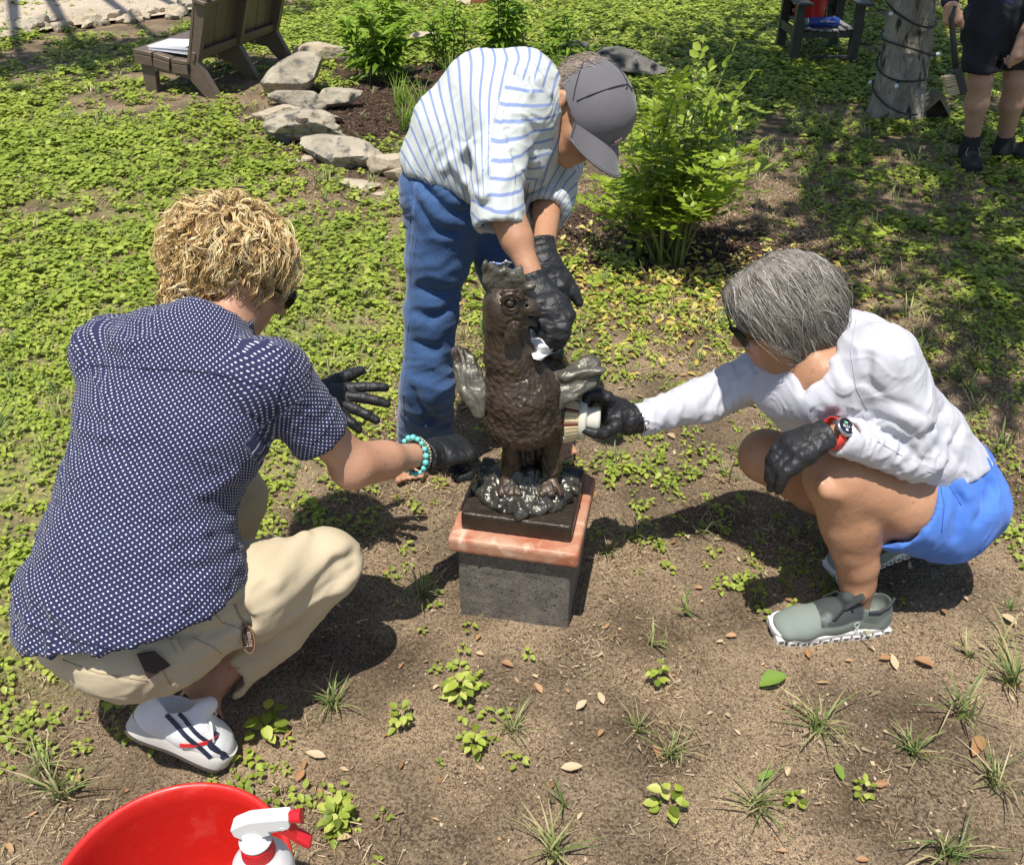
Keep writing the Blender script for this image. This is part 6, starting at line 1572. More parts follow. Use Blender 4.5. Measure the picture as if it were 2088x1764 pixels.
for pts, r_ in (([(905, 345), (945, 310), (975, 285)], .006), ([(960, 300), (985, 350), (992, 400)], .007), ([(920, 330), (950, 370), (985, 400)], .007), ([(1065, 260), (1085, 330), (1075, 380)], .007), ([(1030, 130), (1065, 150), (1080, 190)], .005), ([(1080, 135), (1100, 165), (1120, 190)], .006), ([(1110, 130), (1130, 150), (1140, 165)], .005)):
    H_ = [surf(f, *a, 1.7) for a in pts]; ridge(f, H_, r_, .016)
def dB(V, N):
    arm = ((V - nSh) @ nd2 > .05) & (np.linalg.norm(np.cross(V - nSh, nd2), axis=1) < .10)
    fr_ = np.clip((W(980, 260, 2.1) - V) @ CU / .12 + .5, .25, 1)[:, None]; d1 = (folds(V, N, nrm(sp * .7 + cb(.3, -.5, .1)), .035, .16, .008, 4) - V) * fr_; d2 = (folds(V, N, nrm(sp), .020, .12, .003, 14) - V) * fr_
    d3 = folds(V, N, nrm(nd2 + sp * .3), .022, .07, .007, 24) - V
    d5 = folds(V, N, nrm(sp * .8 + cb(.2, -.5, 0)), .014, .10, .0022, 61, 1., 3) - V
    return V + d5 + (d1 + d2) * (~arm)[:, None] + d3 * arm[:, None]
armB = nrm(nC - W(1050, 200, 2.08))
def pB(V, N):
    t = V @ sp + .05 * ((V - tb[2][0]) @ cb(0, 1, 0)) + (fbm(V * 7, 8, 2) - .5) * .03
    # backwards bulge : stripes follow the bent spine
    ang = np.arctan2((V - W(1000, 640, 2.2)) @ CU, (V - W(1000, 640, 2.2)) @ CR); t = -ang * .50 + (fbm(V * 7, 8, 2) - .5) * .018
    am = ((V - nSh) @ armB > -.02) & (np.linalg.norm(np.cross(V - nSh, armB), axis=1) < .088) & (((V - nSh) @ sideB < .045))
    fm = ((V - fSh) @ fd > .03) & (np.linalg.norm(np.cross(V - fSh, fd), axis=1) < .08) & ((V - nSh) @ sideB > .2)
    ta = (V - nSh) @ nrm(armB + cb(.0, 0, -.15)) * 1.0 + (fbm(V * 9, 18, 2) - .5) * .012; tf = V @ fd
    t = np.where(am, ta * .88, t); t = np.where(fm, tf, t)
    return {'pat': np.stack([t + 3, 0 * t, 0 * t], 1)}
shB = sob('shirt', f, STRP, PB, 1, dB, pB)
seamlines(shB, [[(1028, 160), (1012, 230), (1000, 300), (985, 350)], [(983, 446), (1018, 452), (1052, 450)], [(850, 345), (890, 385), (940, 408)]], mat('pale_seam', (.42, .46, .45), rough=.9), .0009)
# jeans
f = Fld(A(-.42, 1.95, .02), A(.24, 2.62, 1.02), .0055)
f.ecap(W(930, 385, 2.28), W(950, 335, 2.27), (.152, .108), (.140, .098), sideB, 0)
f.cap(W(900, 350, 2.30), W(910, 400, 2.26), .085, .094, .05)
f.cap(hip1, W(892, 520, 2.30), .095, .076, .05); f.cap(W(892, 520, 2.30), kn1, .076, .066, .03); f.cap(kn1, W(872, 780, 2.47), .066, .063, .02); f.cap(W(872, 780, 2.47), WY(864, 930, 2.29), .072, .084, .02)
f.cap(hip2, W(1040, 540, 2.4), .092, .078, .05); f.cap(W(1040, 540, 2.4), kn2, .078, .072, .03); f.cap(kn2, W(1076, 780, 2.58), .072, .070, .02); f.cap(W(1076, 780, 2.58), WY(1094, 930, 2.42), .070, .080, .02)
f.cut(A(0, 0, .055), (0, 0, -1)); f.cap(an1 + A(0, 0, -.06), an1 + A(0, 0, .02), .062, .058, .003, 's'); f.cap(an2 + A(0, 0, -.06), an2 + A(0, 0, .02), .060, .058, .003, 's')
for pts, r_, op in (([(850, 350), (905, 430), (960, 440)], .008, 's'), ([(840, 400), (890, 470), (950, 480)], .006, 's'), ([(925, 620), (880, 650), (850, 640)], .006, 's'), ([(930, 690), (890, 715), (850, 700)], .008, 's'), ([(930, 590), (900, 600), (860, 590)], .006, 's'), ([(840, 800), (870, 850), (912, 870)], .008, 's')):
    ridge(f, [surf(f, *a, 1.9) for a in pts], r_, .022, op)
def dJ(V, N):
    up_ = A(0, 0, 1); d1 = folds(V, N, nrm(A(.2, 0, 1)), .045, .14, .006, 6) - V; d2 = folds(V, N, nrm(A(-.4, 0, 1)), .020, .09, .003, 16) - V
    return V + d1 + d2
def pJ(V, N):
    hem = (V[:, 2] < .085); c = np.where(V[:, 0] < -.03, 0, 1)
    seam = 0 * V[:, 0]
    for c_, top_ in ((an1, hip1), (an2, hip2)):
        t = np.clip((V[:, 2] - c_[2]) / (top_[2] - c_[2]), 0, 1); ax_ = c_[None] * (1 - t[:, None]) + top_[None] * t[:, None]; d_ = V - ax_
        a_ = np.arctan2(d_[:, 1], d_[:, 0] + 1e-6); seam = np.maximum(seam, np.exp(-((a_ + 2.35) / .05) ** 2) * (np.abs(d_[:, 0]) < .12) * .7)
    return {'pat': np.stack([np.clip(hem * .4 + seam, 0, 1), 0 * V[:, 0], 0 * V[:, 0]], 1)}
jn = sob('jeans', f, DENIM, PB, 1, dJ, pJ)
seamlines(jn, [[(838, 400), (835, 500), (838, 600), (830, 700), (822, 800), (826, 870)], [(842, 420), (850, 470), (845, 520)], [(812, 878), (860, 892), (910, 885)]], mat('denim_seam', (.10, .18, .36), rough=.9), .0012)
# flip flops
FN = mat('navy_footbed', (.03, .036, .07), (.05, .055, .10), 40, .8); FS = mat('cream_sole', (.55, .50, .40), rough=.7)
for an_, to in ((an1, G(840, 984)), (an2, G(1152, 940))):
    hl = an_ * A(1, 1, 0) + A(0, .05, 0); to = to * A(1, 1, 0); dd = nrm(to - hl); L_ = np.linalg.norm(to - hl) + .035; sd_ = np.cross(dd, A(0, 0, 1))
    out = [(L_ * (1 - math.cos(t)) / 2 - .02, (.038 + .01 * (1 - math.cos(t)) / 2) * math.copysign(abs(math.sin(t)) ** .7, math.sin(t))) for t in np.linspace(0, 2 * math.pi, 30, endpoint=False)]
    z0 = float(gh(hl[0], hl[1]))
    e_ = MB().prism(out, hl + A(0, 0, z0 + .008), dd, sd_, A(0, 0, 1), .008).build('flip_flop_sole', FS, PB)
    MB().prism([(a * .985 + .001, b * .93) for a, b in out], hl + A(0, 0, z0 + .017), dd, sd_, A(0, 0, 1), .002).build('footbed', FN, e_)
    mb = MB()
    for q in (-1, 1): mb.tube([to - dd * .01 + A(0, 0, .02), to - dd * .03 + sd_ * .012 * q + A(0, 0, .045), to - dd * .07 + sd_ * .030 * q + A(0, 0, .045), to - dd * .10 + sd_ * .040 * q + A(0, 0, .016)], .005, 6)
    mb.build('strap', FN, e_, True)
# gloves
nhd = nrm(W(1140, 690, 1.97) - nWr)
hand_custom(PB, nWr, nd, [((1098, 600, 1.985), .034, .027), ((1122, 632, 1.965), .042, .030), ((1140, 655, 1.965), .040, .030)],
    [[(1150, 642, 1.97), (1150, 668, 1.935), (1120, 672, 1.93), (1100, 658, 1.95)], [(1153, 660, 1.98), (1150, 684, 1.945), (1120, 688, 1.935), (1099, 676, 1.955)], [(1150, 678, 1.99), (1142, 698, 1.96), (1118, 702, 1.95), (1102, 692, 1.965)], [(1140, 690, 2.0), (1130, 707, 1.98), (1114, 710, 1.97), (1104, 704, 1.975)], [(1104, 618, 1.95), (1088, 640, 1.94), (1086, 658, 1.95), (1096, 668, 1.95)]], 7)
glove(PB, fWr, cb(.18, -1, .15), cb(.1, .1, 1), seed=8, curls=(.5, .45, .5, .5), thumb=(.55, .1, .1), mir=-1, s=1.05, cuffl=.035, spread=.1)
# paper towel held below the beak
PT = mat('white_paper_towel', (.78, .78, .75), (.84, .84, .82), 20, .9, .001, 150)
P0 = [[(1078, 662), (1100, 655), (1118, 660)], [(1074, 680), (1095, 690), (1125, 700)], [(1076, 702), (1100, 714), (1142, 705)], [(1084, 722), (1100, 726), (1112, 712)]]
nu, nv = 16, 20; VV = []
for i in range(nv):
    t = i / (nv - 1) * 3; a = min(int(t), 2); ft = t - a
    for j in range(nu):
        s_ = j / (nu - 1) * 2; b = min(int(s_), 1); fs = s_ - b
        q = (1 - ft) * ((1 - fs) * np.array(P0[a][b]) + fs * np.array(P0[a][b + 1])) + ft * ((1 - fs) * np.array(P0[a + 1][b]) + fs * np.array(P0[a + 1][b + 1]))
        VV.append(W(q[0] + 4, q[1] + 10, 1.94 + .02 * math.sin(s_ * 3 + t) + .012 * math.sin(t * 4) + .02 * s_ - .01 * t))
VV = np.array(VV); N_ = CN * .0012; I = np.arange(nu * nv).reshape(nv, nu)
Q = [(I[i, j], I[i, j + 1], I[i + 1, j + 1], I[i + 1, j]) for i in range(nv - 1) for j in range(nu - 1)]; m_ = nu * nv
rim = [I[0, j] for j in range(nu)] + [I[i, -1] for i in range(1, nv)] + [I[-1, j] for j in range(nu - 2, -1, -1)] + [I[i, 0] for i in range(nv - 2, 0, -1)]
o = mesh_obj('paper_towel', np.concatenate([VV + N_, VV - N_]), Q + [tuple(k + m_ for k in q[::-1]) for q in Q] + [(rim[k], rim[(k + 1) % len(rim)], rim[(k + 1) % len(rim)] + m_, rim[k] + m_) for k in range(len(rim))], PT)
tag(o, 'crumpled white paper towel held in the gloved fist below the rooster beak', 'paper towel')
# hair under the cap
HG = hairmat('grey_brown_hair', [(0, (.10, .07, .05)), (.5, (.26, .20, .15)), (1, (.48, .42, .35))])
f = Fld(hdB - .17, hdB + .17, .004); hxB = np.array([nrm(LB(1, 0, 0) - LB(0, 0, 0)), fwB, nrm(LB(0, 0, 1) - LB(0, 0, 0))])
f.ell(LB(0, -.020, .02), (.085, .096, .090), hxB, 0); f.ell(LB(0, -.06, -.03), (.062, .045, .055), hxB, .02)
f.ell(LB(0, .08, -.03), (.09, .085, .10), hxB, .01, 's'); f.ell(LB(.09, .0, -.015), (.036, .032, .045), hxB, .01, 's'); f.ell(LB(-.09, .0, -.015), (.036, .032, .045), hxB, .01, 's')
V, Q = f.mesh(1); hb = mesh_obj('hair', V, Q, HG, PB, True, {'rnd': vn(V * np.array([90, 90, 90]), 3)})
def strands(f, V, Q, n, dirf, ln, rad, m, parent, seed=0, k=8, jit=.2, lift=.004, curl=0., vmean=.5, follow=True):
    Nn = normals(V, Q); pk = RNG.integers(0, len(V), n); P = V[pk]; d = dirf(P, Nn[pk]); d += RNG.normal(0, jit, d.shape); L_ = RNG.uniform(ln[0], ln[1], n); pts = [P + Nn[pk] * .001]; lf = .2 + 3.2 * np.clip(vn(np.stack([P @ fwB * 70, P @ CN * 70, P @ CR * 25], 1), 7) - .2, 0, 1)
    for i in range(k - 1):
        p = pts[-1]; g_ = sgrad(f, p); dd = d + .0; dd = dd - g_ * (dd * g_).sum(1)[:, None] * (1 if follow else 0); dd /= np.linalg.norm(dd, axis=1)[:, None] + 1e-9
        p = p + dd * (L_ / (k - 1))[:, None]
        if follow: s_ = sdfv(f, p); p = p - g_ * (s_ - lift * lf)[:, None] * .9
        pts.append(p); d = d * .7 + dirf(p, g_) * .3 + RNG.normal(0, curl, d.shape)
    P = np.stack(pts, 1); t = np.linspace(0, 1, k); rr = RNG.uniform(rad[0], rad[1], n)[:, None] * (1 - .75 * t[None])
    Vh, Qh = tube_batch(P, rr, 3); o = mesh_obj('hair_strands', Vh, Qh, m, parent, True, {'rnd': np.repeat(np.clip(RNG.normal(vmean, .22, n), 0, 1), k * 3)}); o['kind'] = 'stuff'; return o
upv_B = hxB[2]
strands(f, V, Q, 1000, lambda P, N: np.tile(-upv_B * .8 - fwB * .6 + CN * .1, (len(P), 1)), (.025, .05), (.0006, .0012), HG, hb, curl=.25, lift=.003)
# earring
er = LB(.099, -.008, -.038); GOLD = mat('silver_gold', (.75, .65, .5), rough=.15, metal=1)
V0, F0 = ICO[2]; eo = mesh_obj('earring', V0 * .0055 + er, F0, GOLD, PB, True); MB().tube([er + (nrm(LB(0, 0, -1) - LB(0, 0, 0)) * .006 * math.cos(t) + fwB * .006 * math.sin(t)) - nrm(LB(0, 0, 1) - LB(0, 0, 0)) * .006 for t in np.linspace(0, 6.3, 20)], .0018, 6).build('hoop', GOLD, eo, True)
# cap
CAPM = mat('grey_cap_cloth', (.115, .108, .118), (.135, .127, .138), 10, .85, .0004, 700, sheen=.2, bump2=.0012, bsc2=30); CAPD = mat('dark_thread', (.025, .024, .028), rough=.9)
Lc = lambda r, a, u: LB(r, a, u)
f = Fld(hdB - .19, hdB + .19, .003)
f.ell(Lc(0, .004, .030), (.091, .102, .094), hxB, 0); f.ell(Lc(0, .035, .040), (.074, .072, .072), hxB, .02)
f.ell(Lc(0, .004, .026), (.085, .096, .088), hxB, .003, 's')
f.cut(Lc(0, 0, .018), nrm(-upv_B - fwB * .16), 0); f.ell(Lc(.0, -.115, .01), (.035, .03, .03), hxB, .006, 's')
V, Q = f.mesh(1); cap_o = mesh_obj('cap_crown', V, Q, CAPM, PB, True)
capf = f
# brim
nu, nv = 30, 12; VV = []
for i in range(nv):
    t = i / (nv - 1)
    for j in range(nu):
        a_ = -1.12 + 2.24 * j / (nu - 1); x0, y0 = .090 * math.sin(a_), .106 * math.cos(a_)
        ext = .082 * max(0, math.cos(a_ * 1.22)) ** .55
        x = x0 * (1 - .06 * t); y = y0 + ext * t; z = .034 - .026 * t - 5.0 * x * x * (.35 + .65 * t) + .0 
        VV.append(Lc(x, y, z))
VV = np.array(VV); nb = upv_B * .0016; I = np.arange(nu * nv).reshape(nv, nu); m_ = nu * nv
Q = [(I[i, j], I[i, j + 1], I[i + 1, j + 1], I[i + 1, j]) for i in range(nv - 1) for j in range(nu - 1)]
rim = [I[0, j] for j in range(nu)] + [I[i, -1] for i in range(1, nv)] + [I[-1, j] for j in range(nu - 2, -1, -1)] + [I[i, 0] for i in range(nv - 2, 0, -1)]
bo = mesh_obj('brim', np.concatenate([VV + nb, VV - nb]), Q + [tuple(k + m_ for k in q[::-1]) for q in Q] + [(rim[k], rim[(k + 1) % len(rim)], rim[(k + 1) % len(rim)] + m_, rim[k] + m_) for k in range(len(rim))], CAPM, PB)
ed = [VV[I[-1, j]] * .96 + VV[I[-2, j]] * .04 + nb * 1.2 for j in range(nu)]
MB().tube(ed, .0022, 6).build('brim_edge', CAPM, bo, True)
MB().tube([VV[I[-1, j]] * .5 + VV[I[-2, j]] * .5 + nb * 1.3 for j in range(1, nu - 1)], .0007, 4).build('brim_stitching', CAPD, bo, True)
# panel seams on the crown
def onsurf(fl, p, c, step=.002):
    d = nrm(p - c); q = c + d * .06
    for _ in range(60):
        q = q + d * step
        if sdfv(fl, q[None])[0] > 0 and np.linalg.norm(q - c) > .085: return q
    return q
cc_ = Lc(0, 0, .03)
def seam(dirs, r_=.0012):
    P = []
    for t in np.linspace(0, 1, 26):
        d = nrm(dirs[0] * (1 - t) + dirs[1] * t) if len(dirs) == 2 else nrm(dirs[0] * (1 - t) ** 2 + dirs[1] * 2 * t * (1 - t) + dirs[2] * t * t); q = onsurf(capf, cc_ + d, cc_); P.append(q + nrm(q - cc_) * .0006)
    MB().tube(P, r_, 5).build('seam', CAPD, cap_o, True)
rB = hxB[0]
seam([rB * 1 + fwB * .25 + upv_B * .0, rB * .6 + fwB * .35 + upv_B * .8, fwB * .2 + upv_B * 1.]); seam([-rB * 1 + fwB * .25, -rB * .6 + fwB * .35 + upv_B * .8, fwB * .2 + upv_B]); seam([rB * .55 + fwB * .9 + upv_B * .05, rB * .4 + fwB * .6 + upv_B * .8, fwB * .2 + upv_B]); seam([-rB * .55 + fwB * .9 + upv_B * .05, -rB * .4 + fwB * .6 + upv_B * .8, fwB * .2 + upv_B]); seam([fwB * .2 + upv_B, -fwB * .6 + upv_B * .9, -fwB + upv_B * .1]); seam([rB + fwB * .25, rB * .7 - fwB * .5 + upv_B * .6, -fwB + upv_B * .35])
# logo : three slanted bars and the word
LG = mat('pale_pink_print', (.55, .36, .34), rough=.5); lp = surf(capf, 1254, 290, 1.8); g_ = sgrad(capf, lp[None])[0]
lx = cb(.93, -.34, 0); lx = nrm(lx - g_ * np.dot(lx, g_)); ly = np.cross(g_, lx); ly = ly if np.dot(ly, CU) > 0 else -ly
lo = lp + g_ * .003; mb = MB()
for i, (x0, h_) in enumerate(((-.0035, .0055), (.002, .0085), (.0075, .0118))):
    mb.prism([(x0, 0), (x0 + .004, 0), (x0 + .0052, h_), (x0 + .0012, h_)], lo + ly * .0, lx, ly, g_, .0004)
mb.build('logo_bars', LG, cap_o); text('adidas', .0095, lo + lx * .001 - ly * .0042, [lx, ly, g_], LG, 'lettering', cap_o, .0003)
# ------------------------------------------------------------------ grey haired woman squatting on the right
PC = pers('person', A(.80, 1.62, 0), 'person with grey bob and sunglasses squatting in white top and blue shorts')
nS, fS = W(1796, 732, 1.87), W(1580, 748, 2.14); nE, nW = W(1872, 932, 1.95), W(1706, 888, 1.87); fE, fW_ = W(1440, 815, 2.13), W(1292, 860, 2.10)
sC = nrm(fS - nS)
hC = W(1594, 638, 1.94); fwC = cb(-.86, -.42, -.12); upC = cb(-.40, .70, .62)
nkC = W(1668, 735, 1.98)
hipN, hipF = W(1900, 1050, 2.10), W(1900, 1010, 2.32); knN, knF = W(1712, 978, 1.985), W(1562, 930, 2.24); anN, anF = W(1748, 1188, 2.135), W(1775, 1075, 2.34)
tc3 = [(W(1918, 1000, 2.17), (.152, .122)), (W(1838, 905, 2.09), (.140, .115)), (W(1765, 815, 2.03), (.145, .115)), (W(1705, 748, 2.0), (.148, .095))]
f = Fld(A(.02, 1.38, .0), A(1.24, 2.06, .96), .0055)
LC = head(f, hC, fwC, upC, .97)
f.cap(LC(0, -.03, -.06), nkC, .055, .060, .03)
for i in range(3): f.ecap(tc3[i][0], tc3[i + 1][0], (.13, .09), (.13, .09), sC, .03)
f.cap(nS, fS, .045, .045, .05)
f.ecap(W(1640, 770, 1.97), W(1690, 800, 1.98), (.10, .06), (.11, .07), sC, .05)
chain(f, [nS, nE, nW], [.042, .034, .0245], .02); chain(f, [fS, fE, fW_], [.042, .034, .0225], .02)
# near leg
f.cap(hipN, W(1840, 1020, 2.06), .068, .083, .03); f.cap(W(1840, 1020, 2.06), knN, .083, .070, .03); f.ell(W(1704, 968, 1.985), (.066, .064, .066), None, .02)
f.cap(knN + A(0, 0, -.01), W(1735, 1060, 2.05), .066, .064, .012); f.cap(W(1735, 1060, 2.05), W(1748, 1150, 2.11), .064, .044, .02); f.cap(W(1748, 1150, 2.11), anN, .044, .037, .02)
f.cap(W(1765, 1035, 2.06), W(1768, 1085, 2.09), .056, .048, .02); f.cap(W(1712, 1030, 2.0), W(1722, 1130, 2.07), .030, .022, .03)
# kneecap and shin modelling
ridge(f, [W(1672, 985, 1.925), W(1684, 1004, 1.93), W(1705, 1008, 1.93)], .007, .025)
f.cap(anN, anN * A(1, 1, 0) + A(.01, .0, .05), .037, .034, .02); f.ell(anN + A(-.005, -.034, -.012), (.014, .012, .014), None, .012)
# far leg
f.cap(hipF, knF, .085, .066, .03); f.cap(knF, W(1660, 995, 2.29), .062, .058, .008); f.cap(W(1660, 995, 2.29), anF, .056, .038, .02); f.cap(anF, anF * A(1, 1, 0) + A(-.03, 0, .06), .036, .03, .02)
sob('body', f, SKINT, PC, 1, lambda V, N: V + N * ((fbm(V * 22, 5, 3) - .5) * .004)[:, None])
# shorts
f = Fld(A(.70, 1.38, .05), A(1.26, 2.08, .55), .0045)
f.ecap(W(1920, 1020, 2.18), W(1890, 950, 2.15), (.155, .115), (.148, .102), sC, 0)
f.cap(hipN + A(.03, 0, -.005), W(1830, 1030, 2.06), .100, .099, .05); f.cap(hipF, W(1700, 955, 2.27), .098, .092, .04); f.cap(W(1932, 1030, 2.10), W(1930, 1000, 2.26), .095, .09, .05)
hcN = W(1832, 1030, 2.06); dN = nrm(knN - hipN); f.cut(hcN, nrm(dN + A(0, 0, .12)), 0, .12); cuff_bore(f, hcN, dN, .091, .03)
f.cut(W(1690, 950, 2.27), nrm(knF - hipF), 0, .13)
for pts, r_, op in (([(1900, 1000), (1895, 1040), (1895, 1060)], .006, 's'), ([(1960, 1010), (1955, 1060), (1950, 1095)], .006, 's'), ([(1862, 1030), (1862, 1060)], .004, 's'), ([(1990, 990), (2010, 1020), (1995, 1060)], .007, 's'), ([(1925, 965), (1950, 985), (1975, 1010)], .005, 'u'), ([(2005, 960), (2025, 990), (2022, 1010)], .006, 's')):
    ridge(f, [surf(f, *a, 1.8) for a in pts], r_, .02, op)
shC = sob('shorts', f, BLUEC, PC, 1, lambda V, N: folds(folds(V, N, nrm(A(1, .2, .2)), .04, .12, .009, 7), N, nrm(A(.9, .2, -.4)), .018, .08, .004, 17))
# white top
f = Fld(A(.14, 1.38, .16), A(1.26, 2.06, .90), .0042)
for i in range(3): f.ecap(tc3[i][0], tc3[i + 1][0], tc3[i][1], tc3[i + 1][1], sC, .03, e=.5)
f.cap(nS, fS, .062, .058, .05); f.ecap(W(1722, 745, 2.0), W(1690, 715, 1.99), (.12, .085), (.075, .065), sC, .05); f.cap(W(1745, 700, 1.98), W(1800, 755, 1.95), .065, .072, .05)
f.ecap(W(1640, 790, 1.98), W(1700, 850, 2.03), (.13, .085), (.13, .09), sC, .05)
f.cap(nS, W(1838, 840, 1.90), .064, .060, .04); f.cap(W(1838, 840, 1.90), nE, .060, .048, .02); f.cap(nE, W(1702, 888, 1.868), .050, .036, .008); f.cap(nE + A(.004, 0, 0), nE * .8 + nW * .2, .050, .050, .01)
f.cap(fS, fE, .058, .048, .04); f.cap(fE, W(1285, 861, 2.10), .047, .034, .02)
cN, dN2 = W(1713, 885, 1.871), nrm(nW - nE); f.cut(cN, dN2, 0, .06); cuff_bore(f, cN, dN2, .0275, .02)
cF, dF2 = W(1304, 858, 2.10), nrm(fW_ - fE); f.cut(cF, dF2, 0, .06); cuff_bore(f, cF, dF2, .0275, .02)
f.cut(W(1950, 972, 2.1), nrm(cb(.42, -.9, .0)), .006)
# v neck
f.cap(LC(0, -.02, -.07), nkC + nrm(nkC - hC) * -.01, .062, .060, .003, 's')
vp = [W(1640, 745, 1.86), W(1642, 795, 1.87)]
f.cap(W(1662, 738, 1.93), W(1642, 800, 1.90), .058, .006, .012, 's'); f.cap(W(1650, 740, 1.88), W(1640, 795, 1.87), .045, .006, .012, 's')
for pts, r_, op in (([(1865, 930), (1840, 900), (1800, 880)], .006, 's'), ([(1880, 900), (1840, 870), (1790, 850)], .006, 's'), ([(1895, 850), (1850, 830), (1800, 815)], .005, 's'), ([(1770, 730), (1765, 780), (1790, 800)], .007, 's'), ([(1690, 870), (1720, 860), (1760, 880)], .005, 's'),
    ([(1880, 940), (1850, 945), (1840, 925)], .004, 's'), ([(1700, 740), (1720, 790), (1715, 840)], .006, 'u'), ([(1540, 760), (1500, 790), (1470, 830)], .005, 's'), ([(1510, 755), (1470, 780), (1445, 830)], .005, 's'), ([(1930, 830), (1900, 880), (1920, 930)], .006, 's'), ([(1960, 870), (1940, 910), (1960, 950)], .006, 's')):
    H_ = [surf(f, *a, 1.6) for a in pts]; ridge(f, H_, r_, .015, op)
upa = nrm(nE - nS)
def dC(V, N):
    fa = np.linalg.norm(np.cross(V - nE, dN2), axis=1) < .06; fa &= ((V - nE) @ dN2 > .0) & (V[:, 1] < 1.62)
    ffar = V[:, 0] < .50; ua = (~fa) & (~ffar) & (np.linalg.norm(np.cross(V - nS, upa), axis=1) < .085) & ((V - nS) @ upa > .04)
    dr = folds(V, N, dN2, .016, .05, .0055, 3) - V; df = folds(V, N, nrm(dF2 + A(0, 0, .2)), .018, .06, .006, 5) - V; du = folds(V, N, nrm(upa + A(.5, 0, 0)), .026, .10, .006, 7) - V
    bo_ = folds(V, N, nrm(A(.6, .1, .7)), .050, .25, .005, 9) - V + folds(V, N, nrm(A(.8, .1, .3)), .024, .14, .003, 19) - V
    m1, m2, m3 = fa[:, None], ffar[:, None], ua[:, None]
    dsh = folds(V, N, nrm(A(.7, .1, .8)), .018, .12, .0024, 61, 1., 3) - V + folds(V, N, nrm(A(.9, .1, -.3)), .012, .09, .0010, 63, 1., 3) - V
    return V + dsh + dr * m1 + df * m2 + du * m3 + bo_ * (1 - np.clip(m1 + m2 * 1. + m3, 0, 1) * .9)
tpC = sob('long_sleeved_top', f, WHITEC, PC, 1, dC)
seamlines(tpC, [[(1745, 655), (1735, 720), (1745, 790), (1768, 835)], [(1690, 640), (1700, 700), (1690, 760), (1650, 800)], [(1760, 845), (1790, 900), (1840, 930)], [(1890, 960), (1950, 975), (1990, 962)]], mat('white_seam', (.40, .40, .46), rough=.9), .0009)
seamlines(shC, [[(1852, 965), (1852, 1030), (1842, 1085)], [(1915, 975), (1925, 1030), (1920, 1085)], [(1895, 955), (1935, 990), (1960, 1030)]], mat('blue_seam', (.035, .11, .40), rough=.9), .0010)
WT = f
# shoes
hlN, toN = G(1808, 1275), G(1563, 1292); shoe(PC, hlN + A(.0, 0, .0), toN + A(0, 0, .0), (0, -.06, 1), 'runner', 1, .10)
hlF = W(1875, 1108, 2.33); toF = W(1690, 1165, 2.30); toF[2] = .01; shoe(PC, hlF, toF, (-.25, -.05, 1), 'runner', -1, .10)
ups = [o for o in bpy.data.objects if o.name.startswith('shoe_upper')]
Xs, Ys, Zs = shoe_matrix(hlN, toN, (0, -.06, 1)); sgn = 1 if np.dot(Ys, A(0, -1, 0)) > 0 else -1
GLT = mat('pale_grey_print', (.62, .65, .62), rough=.5)
uo = ups[-2]; Vu = np.array([v.co[:] for v in uo.data.vertices]) + np.array(PC.location)
def stick(x, z):
    l = np.stack([(Vu - hlN) @ Xs, (Vu - hlN) @ Ys * sgn, (Vu - hlN) @ Zs], 1); s_ = l[:, 1] > 0; j = np.argsort((l[s_, 0] - x) ** 2 + (l[s_, 2] - z) ** 2)[:8]; y = l[s_][j, 1].max(); return hlN + Xs * x + Ys * sgn * (y + .0012) + Zs * z
p0, p1, p2 = stick(.095, .048), stick(.11, .048), stick(.10, .062); nn = nrm(np.cross(p1 - p0, p2 - p0)); nn = nn if np.dot(nn, CN) > 0 else -nn
lx = -nrm(p2 - p0); ly = np.cross(nn, lx)
text('On', .022, stick(.100, .050) + nn * .0025, [lx, ly, nn], GLT, 'lettering', uo, .0004)
DG = mat('dark_grey_panel', (.035, .04, .042), rough=.8)
for pts, m_, nm in (([(.075, .082), (.05, .086), (.03, .095), (.012, .105)], DG, 'collar_lining'),):
    MB().tube([stick(a, b) for a, b in pts], .004, 6).build(nm, m_, uo, True)
# tongue, pull on dark
tp_ = hlN + Xs * .112 + Zs * .108; MB().box(tp_, frame(Ys, nrm(Zs * .55 - Xs * -.5)), (.024, .028, .005), .004).build('tongue', DG, uo)
# sunglasses, gloves, watch
shades(LC, PC, s=1.0)
glove(PC, W(1684, 884, 1.865), cb(-.88, -.34, .18), cb(-.42, .62, .66), seed=11, curls=(.55, .6, .62, .6), thumb=(.25, .3, .3), mir=-1, s=1.0, cuffl=.0, curl2=(1.1, .7, .5))
hand_custom(PC, fW_, dF2, [((1284, 858, 2.10), .031, .024), ((1262, 848, 2.095), .036, .024), ((1246, 838, 2.09), .036, .024)],
    [[(1238, 812, 2.06), (1219, 802, 2.05), (1201, 806, 2.045), (1193, 822, 2.045)], [(1236, 812, 2.085), (1217, 799, 2.08), (1200, 804, 2.075), (1193, 818, 2.07)], [(1236, 816, 2.11), (1218, 802, 2.105), (1202, 806, 2.10), (1195, 820, 2.095)], [(1240, 824, 2.13), (1222, 812, 2.128), (1206, 814, 2.12), (1199, 826, 2.115)], [(1256, 868, 2.065), (1232, 884, 2.045), (1212, 884, 2.035), (1193, 878, 2.035)]], 12)
SV = mat('silver_ring', (.7, .7, .72), rough=.2, metal=1)
bw = fW_ - dF2 * .012; e1 = nrm(np.cross(dF2, A(0, 0, 1))); e2 = np.cross(dF2, e1); MB().tube([bw + (e1 * math.cos(t) * .033 + e2 * math.sin(t) * .031) + dF2 * .004 * math.sin(t) for t in np.linspace(0, 2 * math.pi, 30)], .0013, 6).build('bangle', SV, PC, True)
wc = W(1699, 884, 1.868); wn = cb(-.10, .45, .88); ax_ = dN2; e1 = nrm(wn - ax_ * np.dot(wn, ax_)); e2 = np.cross(ax_, e1)
RED = mat('red_strap', (.62, .045, .03), (.68, .06, .04), 20, .5)
